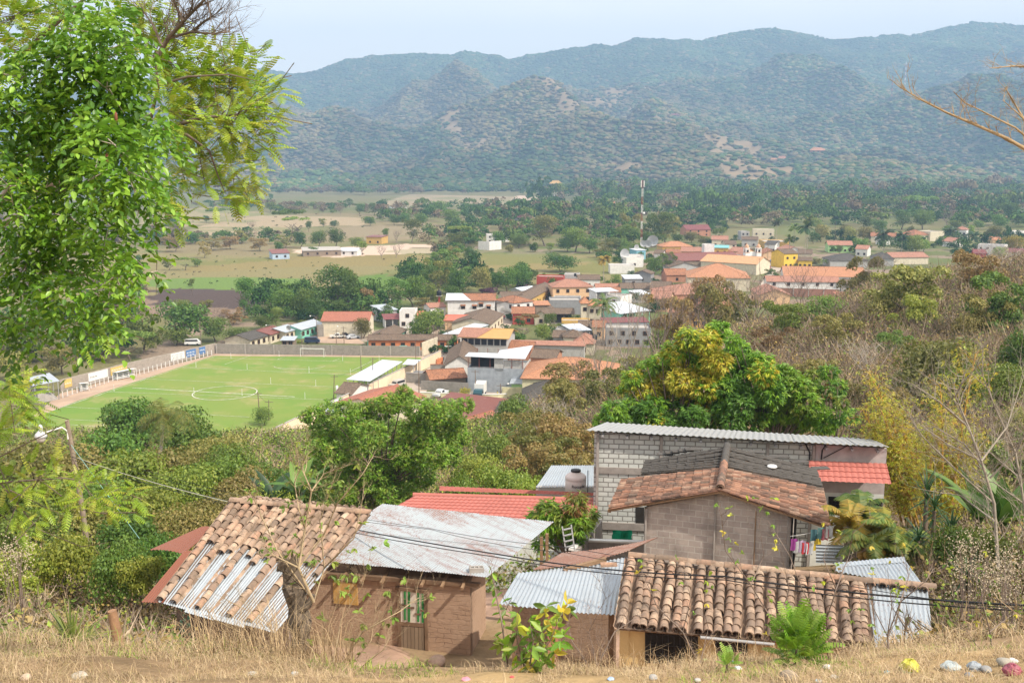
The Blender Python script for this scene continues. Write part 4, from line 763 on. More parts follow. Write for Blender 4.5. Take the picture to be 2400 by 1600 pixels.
def pole(label,base,top,lamp=0,arm=1,z0=0.0,r=.11,trf=False,wires=None):
 p=W(*base,z=z0);d=p.y;t=W(top[0],top[1],Y=d);h=t.z-z0;x=t.x-p.x
 o=empty('utility_pole' if not lamp else 'street_lamp',p,label,'pole' if not lamp else 'street lamp')
 part(o,'pole',lambda b:b.tube([(0,0,-.5),(x*.5,0,h*.5),(x,0,h)],[r*1.2,r,r*.75],M_post,7))
 if arm:part(o,'crossarm',lambda b:b.bar((x-.9,0,h-.5),(x+.9,0,h-.5),.1,M_post))
 if lamp:
  part(o,'lamp_arm',lambda b:b.tube([(x,0,h-.3),(x+lamp*.7,-.1,h+.1),(x+lamp*1.6,-.3,h+.15)],.035,M_metal,5))
  part(o,'lamp_head',lambda b:b.lathe([(.05,.15),(.2,.1),(.28,-.05),(.1,-.22),(.01,-.25)],M_wht,(x+lamp*1.8,-.35,h+.1),8))
 if trf:part(o,'transformer',lambda b:b.lathe([(.3,0),(.3,1.0),(.2,1.1),(.01,1.12)],M_wht,(x+.55,-.1,h*.42),10))
 return o,p+Vector((x,0,h-.45))
PL=[('tall bare pole at the right edge of the pitch beside the stand roof',q4(1110,1315),q4(1098,1045),0),('wooden pole in front of the long stand',q4(1228,1370),q4(1226,1062),0),('thin pole rising above the cream wall on the roadside',q4(1682,1240),q4(1675,892),0),('thin pole beside the cream gate post',q4(1712,1468),q4(1708,1098),0),('wooden pole in front of the orange house',q4(1872,1000),q4(1862,716),0),('wooden pole beside the green motor taxi',q4(2020,1082),q4(2014,702),0),('short pole by the small walls behind the goal',q4(926,918),q4(918,738),-1),('pole with a lamp below the round mango tree',q4(1112,872),q4(1104,766),0),('pole in front of the goal wall near the goal',q4(846,1020),q4(842,772),0),('pole against the goal wall left of the goal',q4(484,1000),q4(480,796),0),('lamp post in front of the rusty zinc house',q4(174,872),q4(168,726),-1),('thin pole left of the dark roofed cream house',q4(52,752),q4(38,600),0),('lamp post in front of the mint green house',q4(650,850),q4(630,630),-1),('tall pole at the far left corner of the pitch',qb(1347,935),qb(1334,716),0),('leaning pole against the left pitch wall',qb(530,1152),qb(512,905),0),('pole at the near edge of the pitch right of the circle',qb(1738,1385),qb(1722,1188),0),('short lamp pole near the bush at the pitch edge',qb(1796,1385),qb(1796,1245),0),('lamp post behind the brown hall by the trees',q4(1370,600),q4(1362,455),1),('wooden pole beside the white truck',q5(452,1295),q5(445,1042),0),('lamp post near the arched gate',q5(680,1300),q5(678,1172),1),('pole in front of the brown tiled house with the cream wall',q5(345,700),q5(342,600),0),('double pole on the main street by the ochre house',q5(950,365),q5(948,225),0),('pole at the corner of the white balcony house',q5(722,560),q5(718,410),0),('pole in the middle of the church street',q6(1260,500),q6(1268,240),0),('pole by the orange pyramid roof',q6(1200,600),q6(1195,380),0),('tall lamp mast in the trees at the right of the village',q6(1835,240),q6(1838,68),0),('pole right of the church near the arch',q6(1320,300),q6(1320,180),0)]
tops=[]
for lab,b_,t_,lm in PL:tops.append(pole(lab,b_,t_,lm,arm=0 if 'thin' in lab or 'bare' in lab else 1)[1])
tops.append(pole('pole carrying a white electric transformer beside the pitch',q4(815,1524),q4(822,1243),0,trf=True)[1])
def cable(label,pts,sag,r,m,name='power_cable',cat='cable',seg=14,group=None):
 b=MB();L_=[]
 for i in range(len(pts)-1):
  a,c=Vector(pts[i]),Vector(pts[i+1])
  for j in range(seg+(i==len(pts)-2)):t=j/seg;q=a+(c-a)*t;q.z-=sag*4*t*(1-t);L_.append(q)
 b.tube(L_,r,m,4);return tag(b.build(name),label,cat,group)
cable('thin wire strung along the poles above the cream wall',[tops[2],tops[3]],.6,.02,M_black);cable('thin wire from the transformer pole to the pole by the stand',[tops[-1],tops[1],tops[2]],.8,.02,M_black);cable('thin wire between the poles in front of the orange house',[tops[4],tops[5]],.5,.02,M_black)
cable('wire between the two near poles at the pitch edge',[tops[15],tops[16]],.5,.02,M_black)
def tank(label,p,s,m=None,stand=0):
 r=empty('water_tank',p,label,'water tank');m=m or M_black
 if stand:part(r,'column',lambda b:(b.box((0,0,stand/2),(.7,.7,stand),wallm('red')),b.box((0,0,stand+.1),(2.2,2.2,.2),M_conc)))
 z=stand+.2*(stand>0);rows=[(s,z)]
 for i in range(5):rows+=[(s*1.03,z+s*(.1+.36*i)),(s,z+s*(.28+.36*i))]
 rows+=[(s*.8,z+s*2.0),(s*.35,z+s*2.2),(s*.35,z+s*2.35),(.01,z+s*2.4)];part(r,'tank_body',lambda b:b.lathe(rows,m,n=14));return r
tank('black water tank on a red column behind the white houses',W(*q4(1925,560),z=0),.95,stand=5.2);tank('black water tank beside the salmon roofed long building',W(*q5(1338,905),z=0),1.0,stand=0)
tank('black water tank behind the pink tile roof',W(*q5(1545,765),z=3.6),.7);tank('dark water tank left of the open hall with the white roof',W(*q5(1796,468),z=4.2),.9);tank('black water tank on the roof left of the pink hipped roof',W(*q5(1365,185),z=4.7),.6)
def mast():
 p=W(*q8(1637,700),z=0);Yd=p.y;top=W(*q8(1641,82),Y=Yd).z
 r=empty('radio_mast',p,'tall red and white lattice mast above the village','mast');mr=paint((.30,.07,.05),.6,name='red_steel_paint');n=9;hs=top/n
 for i in range(n):
  m=(mr,M_wht)[i%2]
  part(r,'lattice_section',lambda b:[b.bar((dx,dy,hs*i),(dx,dy,hs*(i+1)-.02),.16,m)for dx,dy in((-.5,-.4),(.5,-.4),(0,.5))]+[b.bar((-.5 if k%2 else.5,-.4,hs*i+hs*k/4),(.5 if k%2 else-.5,-.4,hs*i+hs*(k+1)/4),.1,m)for k in range(4)])
 for dx in(-.9,.9):part(r,'antenna_panel',lambda b:b.box((dx,-.5,top-2.2),(.5,.4,4.0),M_wht))
 part(r,'drum_antenna',lambda b:b.lathe([(.01,0),(.8,0),(.8,1.2),(.01,1.3)],M_wht,(1.1,-.4,top*.54),10))
mast()
def dish(label,p,s,az):
 r=empty('satellite_dish',p,label,'satellite dish',None,az);part(r,'mount',lambda b:b.tube([(0,.3,-s*1.2),(0,.25,0)],.06,M_metal,6))
 part(r,'reflector',lambda b:b.grid([[(k*s*math.cos(a*math.pi/8),-.35*s*k*k+.3,k*s*math.sin(a*math.pi/8)*.95+.2*s*k*k)for a in range(16)]for k in(.02,.4,.7,1)],paint((.45,.46,.47),.6,name='dish_mesh'),True,True))
 part(r,'feed_horn',lambda b:b.bar((0,.3,0),(0,-.6*s,.3*s),.06,M_metal))
for lab,x,y,s in(('big mesh satellite dish tilted skyward beside the radio mast',292,240,3.2),('second large satellite dish left of the tilted one',250,262,2.2),('satellite dish in front of the mast base',210,262,1.9),('white satellite dish at the edge of the green trees left of the mast',150,290,1.6),('large grey dish low beside the white block house below the mast',45,350,3.0)):
 p=W(*q6(x,y),Y=560);dish(lab,p,s,R(-20 if x>200 else 25))
house('small white and blue painted hut at the foot of the mast',q6(152,315),q6(230,312),5.5,8,'shed',.5,paint((.25,.5,.62),name='blue_mural'),'white',0,0);house('low white walled block house below the satellite dishes',q6(65,368),q6(215,368),5.0,12,'flat',0,'white','conc',1,0)
dish('small red satellite dish on the zinc roof of the laundry house',W(*q4(342,762),z=4.2),.9,R(-20))
def person(label,p,az,shirt,trou,s=1.0,skin=(.22,.11,.07),bent=0.0):
 """one continuous body grown with a skin modifier; clothes follow it"""
 r=empty('person',p,label,'person',None,az)
 J=[(0,0,.95),(0,0,1.2),(0,-bent,1.42),(0,-bent*1.3,1.52),(0,-bent*1.5,1.62),(0,-bent*1.5,1.72),(-.19,-bent,1.40),(-.25,-.03-bent,1.12),(-.24,-.14-bent,.88),(.19,-bent,1.40),(.26,-.02-bent,1.12),(.27,-.08-bent,.86),(-.1,0,.9),(-.11,-.05,.5),(-.12,0,.06),(-.12,-.14,.03),(.1,0,.9),(.11,.04,.5),(.13,.12,.06),(.13,-.02,.03)]
 E=[(0,1),(1,2),(2,3),(3,4),(4,5),(2,6),(6,7),(7,8),(2,9),(9,10),(10,11),(0,12),(12,13),(13,14),(14,15),(0,16),(16,17),(17,18),(18,19)]
 Rr=[.15,.14,.16,.06,.10,.07,.07,.05,.035,.07,.05,.035,.1,.065,.045,.04,.1,.065,.045,.04]
 me=bpy.data.meshes.new('body');me.from_pydata([Vector(j)*s for j in J],E,[]);o=child('body',me,r)
 md=o.modifiers.new('skin','SKIN')
 for i,k in enumerate(me.skin_vertices[0].data):k.radius=(Rr[i]*s,Rr[i]*s*(.75 if i<3 else 1));k.use_root=(i==0)
 sb=o.modifiers.new('sub','SUBSURF');sb.levels=1;sb.render_levels=1
 me.materials.append(paint(skin,.6,.1,name='skin'))
 mt_s,mt_t,mt_h=paint(shirt,.9,.15,6,name='shirt_cloth'),paint(trou,.9,.15,6,name='trouser_cloth'),paint((.02,.015,.012),.7,name='black_hair')
 def torso(b):
  b.grid([[(rx*s*math.cos(a*math.pi/6),(-bent*k+ry*math.sin(a*math.pi/6))*s,z*s)for a in range(12)]for z,rx,ry,k in((.88,.18,.13,0),(1.05,.17,.125,.1),(1.25,.19,.14,.6),(1.40,.20,.13,1),(1.47,.11,.09,1.1))],mt_s,True,True)
  for sx in(-1,1):b.tube([Vector((sx*.17,-bent,1.42))*s,Vector((sx*.24,-.02-bent,1.16))*s],[.085*s,.07*s],mt_s,8)
 part(r,'shirt',torso)
 part(r,'trousers',lambda b:(b.tube([Vector((-.09,0,.97))*s,Vector((-.11,-.05,.5))*s,Vector((-.12,0,.1))*s],[.12*s,.085*s,.065*s],mt_t,8),b.tube([Vector((.09,0,.97))*s,Vector((.11,.04,.5))*s,Vector((.13,.12,.1))*s],[.12*s,.085*s,.065*s],mt_t,8)))
 part(r,'hair',lambda b:b.lathe([(.01,.13),(.07,.12),(.11,.05),(.112,-.02),(.09,-.08)],mt_h,(0,(.02-bent*1.5)*s,1.68*s),10))
 return r
PE=[('person in a red shirt walking on the street below the ochre house',q5(712,585),(.4,.05,.05),(.05,.06,.1)),('person in a pale shirt next to the red shirt walker',q5(752,575),(.5,.45,.4),(.05,.05,.06)),('person in blue standing before the mint green shop',q5(1858,388),(.08,.12,.3),(.06,.05,.05)),('person in dark clothes in the sunny yard',q5(1890,390),(.06,.06,.06),(.05,.05,.07)),('person in white by the pale blue signboard shop',q5(1970,384),(.6,.6,.6),(.06,.07,.1)),('person in a white top sitting on the orange street wall',q4(1912,1130),(.6,.6,.62),(.1,.15,.3)),('person pushing something on the street near the green taxi',q4(1968,1095),(.3,.3,.32),(.06,.06,.08)),('person in red crossing by the red motor taxi',q6(1285,480),(.45,.05,.08),(.05,.05,.06)),('person in yellow at the corner of the yellow building',q6(1408,462),(.55,.45,.1),(.05,.05,.08)),('person in pink beside the white motor taxi',q6(1385,455),(.5,.2,.25),(.08,.08,.12)),('person in a dark shirt on the church street',q6(1215,560),(.06,.07,.1),(.05,.05,.06)),('person in a yellow shirt by the low cream wall near the truck',q5(650,1300),(.55,.45,.1),(.05,.05,.06))]
for i,(lab,p,c1_,c2_)in enumerate(PE):person(lab,W(*p,z=.1),R(40*i),c1_,c2_)
def hit(px,py,y0=2000,y1=6500):
 for Y in np.linspace(y0,y1,900):
  p=W(px,py,Y=Y)
  if p.z<h1(p.x,Y):return Vector((p.x,Y,h1(p.x,Y)))
 return W(px,py,Y=y1)
z2=lambda x,y:(1450+x/2.476,30+y/2.476);z1=lambda x,y:(550+x/2.476,40+y/2.476)
def villa(label,q,x,y,wpx,hpx,wall,rm,name='hillside_house'):
 P=hit(*q(x,y));s=P.y/FPX/2.476;w=wpx*s;h=hpx*s*.6;r=empty(name,P,label,'house');t=1.0
 wall_mesh(w,w*.5,h,'hip',0,wallm(wall),base=10).build('wall',r);roof_mesh(w,w*.5,h,'hip',hpx*s*.4,w*.05,RM[rm]).build('roof',r)
 for i in range(3):opening(r,w*(.2+.3*i),0,h*.3,w*.12,h*.45,'f',M_wframe)
villa('villa with a pink roof and cream walls among trees on the middle slope',z2,920,866,60,30,'cream','salmon');villa('low wing with an orange roof left of the cream villa',z2,880,868,40,18,'brown','orange')
villa('pink two storey villa on the slope right of the cream villa',z2,1112,822,90,36,'terra','orange');villa('white villa with an orange roof on the right slope',z2,1858,744,50,34,'white','orange');villa('dark little house half hidden on the left middle slope',z2,295,606,60,18,'brown','purple')
villa('bright little farmhouse high on the far hillside',z1,1125,408,30,14,'white','white');villa('ochre roofed pavilion above the foot of the hills',z1,1828,990,70,36,'dark','mustard')
def tower(label,x,y,ytop,m2):
 P=hit(*z2(x,y));top=W(*z2(x,ytop),Y=P.y).z-P.z;r=empty('lattice_tower',P-Vector((0,0,8)),label,'tower');top+=8;n=10
 for i in range(n):
  m=(paint((.35,.10,.08),name='red_steel_paint'),m2)[i%2];w0,w1=5.5*(1-i/n*.75),5.5*(1-(i+1)/n*.75);zz0,zz1=top*i/n,top*(i+1)/n-.1
  part(r,'lattice_section',lambda b:[b.bar((sx*w0/2,sy*w0/2,zz0),(sx*w1/2,sy*w1/2,zz1),.8,m)for sx in(-1,1)for sy in(-1,1)]+[b.bar((-w0/2,-w0/2,zz0),(w1/2,-w1/2,zz1),.55,m),b.bar((w0/2,-w0/2,zz0),(-w1/2,-w1/2,zz1),.55,m)])
tower('red and white lattice tower on the right hillside ridge',1660,430,285,M_wht);tower('dark slim tower left of the red and white one on the hillside',1582,512,352,paint((.1,.1,.11),name='dark_steel'))
def unitv(n,rng):
 a=rng.normal(size=(n,3));return a/np.linalg.norm(a,axis=1,keepdims=True)
def cards(P,Nn,T,l,w,fold=.0):
 """rhombic leaves: centre P, normal Nn, long axis T"""
 T=T-Nn*(T*Nn).sum(1,keepdims=True);T/=np.linalg.norm(T,axis=1,keepdims=True)+1e-9
 B=np.cross(Nn,T);l=np.asarray(l).reshape(-1,1);w=np.asarray(w).reshape(-1,1)
 V=np.stack([P-T*l/2,P+B*w/2+Nn*fold*w-T*l*.06,P+T*l/2,P-B*w/2+Nn*fold*w-T*l*.06],1)
 n=len(P);return V.reshape(-1,3),np.arange(n*4).reshape(n,4)
def lobes_for(kind,rng):
 if kind=='dense':L_=[(np.array([math.cos(a)*r,math.sin(a)*r,z]),s)for a,r,z,s in[(rng.random()*6.28,.15+.5*rng.random(),.45+.65*rng.random(),.30+.18*rng.random())for _ in range(20)]]+[(np.array([0,0,.7]),.6)]
 elif kind=='tall':L_=[(np.array([math.cos(a)*r,math.sin(a)*r,z]),s)for a,r,z,s in[(rng.random()*6.28,.1+.55*rng.random(),.5+1.5*rng.random(),.25+.2*rng.random())for _ in range(24)]]
 elif kind=='flat':L_=[(np.array([math.cos(a)*r,math.sin(a)*r,.75+.12*rng.random()-.15*r]),.16+.14*rng.random())for a,r in[(rng.random()*6.28,.9*rng.random()**.6)for _ in range(26)]]
 elif kind=='loose':L_=[(np.array([math.cos(a)*r,math.sin(a)*r,z]),s)for a,r,z,s in[(rng.random()*6.28,.2+.65*rng.random(),.35+1.0*rng.random(),.14+.14*rng.random())for _ in range(26)]]
 elif kind=='bush':L_=[(np.array([math.cos(a)*r,math.sin(a)*r,z]),s)for a,r,z,s in[(rng.random()*6.28,.1+.6*rng.random(),.2+.45*rng.random(),.25+.15*rng.random())for _ in range(12)]]
 return L_
def crown_arrays(kind,n,size,seed,asp=.6):
 rng=np.random.default_rng(seed);Ls=lobes_for(kind,rng);wts=np.array([s*s for _,s in Ls]);wts/=wts.sum()
 ids=rng.choice(len(Ls),n,p=wts);C=np.array([c for c,_ in Ls])[ids];S=np.array([s for _,s in Ls])[ids]
 D=unitv(n,rng);D[:,2]=np.where(D[:,2]<-.35,-D[:,2],D[:,2])
 sq=np.array([1,1,.45 if kind=='flat' else.8]);rr=S*(.55+.5*rng.random(n)**.5)*(1+.3*(vnoise(D[:,0]*4+ids,D[:,1]*4)-.5))
 P=C+D*rr[:,None]*sq;Nn=D+unitv(n,rng)*.75;Nn/=np.linalg.norm(Nn,axis=1,keepdims=True)
 T=unitv(n,rng);T[:,2]-=.5;l=size*(.7+.7*rng.random(n))
 return cards(P,Nn,T,l,l*asp,.12)
def branches(seed,h=1.0,r0=.035,depth=4,spread=.7,n0=4,gravity=0.0,sides=4,trunk=.35,lift=.35):
 """leafless tree of tapering tubes, unit height"""
 rng=random.Random(seed);V=[];F=[]
 def seg(a,b,ra,rb,s):
  d=(b-a).normalized();u=d.cross(Vector((0,0,1))if abs(d.z)<.9 else Vector((1,0,0))).normalized();w=d.cross(u);k=len(V)
  for p,r in((a,ra),(b,rb)):
   for i in range(s):V.append(tuple(p+u*r*math.cos(6.283*i/s)+w*r*math.sin(6.283*i/s)))
  for i in range(s):j=(i+1)%s;F.append((k+i,k+j,k+s+j,k+s+i))
 tips=[]
 def grow(p,d,ln,r,lv):
  n=3 if lv else 4;q=p
  for i in range(n):
   d=(d+Vector((rng.uniform(-1,1),rng.uniform(-1,1),rng.uniform(-.6,.8)))*.20+Vector((0,0,-gravity*.2))).normalized();e=q+d*ln/n
   seg(q,e,r*(1-.45*i/n),r*(1-.45*(i+1)/n),sides if lv<2 else 3);q=e
   if lv>=1 and lv<depth and rng.random()<.5:s_=Vector((rng.uniform(-1,1),rng.uniform(-1,1),rng.uniform(-.2,.7))).normalized();grow(q,(d+s_*.9).normalized(),ln*.45,r*.42,lv+1)
  if lv>=depth:tips.append(tuple(q));return
  k=n0 if lv==0 else rng.choice((2,3))
  for i in range(k):
   a=6.283*(i+rng.random()*.7)/k;s_=Vector((math.cos(a),math.sin(a),lift));nd=(d*(1-spread)+s_*spread).normalized();grow(q,nd,ln*rng.uniform(.6,.85)if lv else(h-trunk)*.42,r*.55,lv+1)
 grow(Vector((0,0,-.03)),Vector((rng.uniform(-.08,.08),rng.uniform(-.08,.08),1)),trunk,r0,0)
 return np.array(V),np.array(F),tips
LG=lambda*c:[(i/(len(c)-1),k)for i,k in enumerate(c)]
ML={'dark':leafm(LG((.045,.10,.016),(.07,.14,.022),(.105,.19,.03),(.15,.24,.035)),'dark_green_leaves'),'mid':leafm(LG((.07,.125,.02),(.105,.17,.03),(.15,.22,.04),(.21,.27,.05)),'green_leaves'),'lime':leafm(LG((.13,.19,.03),(.19,.26,.04),(.25,.32,.05),(.33,.36,.07)),'lime_leaves',tint=(.35,.4,.03)),'olive':leafm(LG((.13,.145,.035),(.20,.195,.05),(.26,.235,.07),(.31,.27,.09)),'olive_leaves'),'brown':leafm(LG((.20,.14,.06),(.28,.19,.07),(.34,.24,.09),(.20,.19,.06)),'dry_leaves',tint=(.3,.2,.05)),'purple':leafm(LG((.20,.06,.18),(.12,.10,.06),(.28,.06,.2),(.07,.10,.04)),'flowering_leaves',tint=(.3,.1,.2)),'yellow':leafm(LG((.34,.26,.04),(.46,.34,.04),(.25,.25,.04),(.40,.32,.05)),'yellow_leaves',tint=(.45,.3,.03))}
M_bark=paint((.17,.13,.10),.95,.35,2.5,name='bark');M_pale=paint((.38,.33,.28),.95,.25,2.5,name='pale_bark');M_twig=paint((.23,.175,.145),.95,.25,3,name='dry_twigs')
_pm={}
def crown_me(kind,col,v_,n,size):
 k=(kind,v_,n,col)
 if k not in _pm:
  kk=(kind,v_,n)
  if kk not in _pm:_pm[kk]=crown_arrays(kind,n,size,100+v_*7+hash_(kind))
  V,F=_pm[kk];_pm[k]=np_mesh('crown_'+kind,V,F,ML[col])
 return _pm[k]
def hash_(s):return sum(ord(c)*(i+1)for i,c in enumerate(s))%997
def trunk_me(v_,pale=False,sc=1.0):
 k=('trunk',v_,pale)
 if k not in _pm:V,F,_=branches(50+v_,1.0,.035,2,.75,4,trunk=.34);_pm[k]=np_mesh('trunk',V,F,M_pale if pale else M_bark,smooth=True)
 return _pm[k]
def bare_me(v_,m=None):
 k=('bare',v_,m.name if m else '')
 if k not in _pm:V,F,_=branches(80+v_,1.0,.022,4,.62,5,trunk=.2,lift=.55);_pm[k]=np_mesh('branches',V,F,m or M_twig)
 return _pm[k]
LMK=[((450,860),'the left pitch wall'),((270,905),'the long team shelter'),((130,920),'the roofed bleachers'),((735,815),'the far goal'),((615,785),'the dark roofed cream house'),((705,765),'the mint green house'),((800,740),'the cream warehouse'),((925,790),'the brown roofed hall'),((980,800),'the long orange house'),((965,720),'the white flat roofed house'),((1110,700),'the big white building'),((1180,780),'the mustard roof gallery'),((1160,860),'the block building with the gallery'),((1350,860),'the wide orange hipped roof'),((1240,735),'the red chimney house'),((1340,670),'the peach two storey house'),((1290,645),'the terrace with blue things'),((1500,690),'the mint green shop'),((1440,755),'the pale blue house'),((1410,640),'the short coconut palm'),((1503,560),'the radio mast'),((1590,570),'the yellow hipped roof house'),((1760,570),'the church'),((1690,620),'the orange pyramid roof'),((1850,600),'the yellow corner building'),((1910,640),'the orange roofed white building'),((1880,680),'the restaurant terrace'),((1990,600),'the long dark tile roof'),((2080,590),'the dark right hand palm'),((2240,550),'the red roofed balcony tower'),((2320,580),'the white modern house'),((1640,530),'the dull purple roof'),((560,530),'the brown far field'),((480,690),'the ploughed field'),((660,590),'the dark open shed'),((770,590),'the low stable'),((880,560),'the small ochre house'),((1150,575),'the unfinished white ruin'),((1300,480),'the magenta roof'),((940,487),'the thin greenhouse'),((860,600),'the timber yards'),((1000,460),'the pale far clearing'),((1290,425),'the ochre pavilion'),((1100,1150),'the red metal tile roof'),((1720,1020),'the tall block house'),((820,930),'the pink red roof'),((1120,950),'the streaked rusty shed'),((1290,920),'the mossy tile roof'),((190,1150),'the leaning lamp pole'),((560,1180),'the striped tile roof'),((384,1030),'the yellowing coconut palm'),((680,1010),'the end of the cream wall')]
USED=set()
def lab(x,y,what,adj=''):
 ds=sorted(LMK,key=lambda l:(l[0][0]-x)**2+((l[0][1]-y)*1.6)**2);c=[]
 for(lx,ly),nm in ds[:5]:
  dx,dy=x-lx,y-ly
  if abs(dx)>abs(dy)*1.2:rel=('just ' if abs(dx)<60 else '')+('right of' if dx>0 else 'left of')
  else:rel='above and behind' if dy<0 else 'below and before'
  c.append('%s%s %s %s'%(adj+' ' if adj else '',what,rel,nm))
 c+=['%s%s between %s and %s'%(adj+' ' if adj else '',what,ds[i][1],ds[j][1])for i,j in((0,1),(0,2),(1,2),(0,3),(1,3),(2,3),(0,4),(1,4))]
 for pre in('','smaller ','darker ','another '):
  for t in c:
   if pre+t not in USED and len((pre+t).split())<=16:USED.add(pre+t);return pre+t
 return c[0]
ADJ={'dense':'round','tall':'tall','flat':'flat topped','loose':'open crowned','bush':'low'}
CADJ={'dark':'dark green','mid':'green','lime':'lime green','olive':'olive','brown':'brownish','purple':'purple flowering','yellow':'yellow'}
TN=[0]
PLM=[((735,840),'the far goal'),((527,921),'the centre circle'),((860,880),'the long stand'),((300,885),'the long team shelter'),((198,915),'the short team shelter'),((519,829),'the far left corner'),((200,1020),'the near goal'),((784,925),'the transformer pole'),((970,840),'the end of the goal wall')]
for p,d in PST:x,y=proj(p);L0=LMK;LMK=PLM;d['label']=lab(x,y,'white upright pole');LMK=L0
def tree(x,ytop,ybase,wpx,kind,col,Y=None,n=1500,size=.10,label=None,pale=False):
 TN[0]+=1;k=TN[0]
 if Y is None:p=W(x,ybase,z=0.0);Y=p.y;z=h1(p.x,p.y)
 else:p=W(x,ybase,Y=Y);z=h1(p.x,p.y)
 top=W(x,ytop,Y=Y).z;h=max(top-z,1.0);rad=wpx/2*math.hypot(Y,z-CAMZ)/FPX
 nm={'bare':'bare_tree','bush':'bush'}.get(kind,'tree')
 what={'bare':'leafless grey tree','bush':CADJ[col]+' bush'}.get(kind,ADJ.get(kind,'')+' '+CADJ[col]+' tree')
 r=empty(nm,(p.x,Y,z),label or lab(x,(ytop+ybase)/2,what),'bush' if kind=='bush' else 'tree','trees and bushes in the valley' if Y>150 else 'trees and bushes on the near slope',rnd.random()*6.28)
 if kind=='bare':
  o=child('branches',bare_me(k%4,M_pale if pale else None),r);o.scale=(rad*1.7,rad*1.7,h);return r
 cm=crown_me(kind,col,k%3,n,size);ch={'dense':1.45,'tall':2.3,'flat':1.0,'loose':1.5,'bush':.95}[kind]
 t=child('trunk',trunk_me(k%3,pale),r)
 o=child('crown',cm,r)
 if kind=='flat':zs=rad*.9;o.scale=(rad,rad,zs);o.location.z=h-zs*1.0
 else:
  zs=min(h/ch*1.05,rad*1.5);o.scale=(rad,rad,zs);o.location.z=h-ch*zs
 t.scale=(min(h,rad*1.6),)*2+(h*.86,);return r
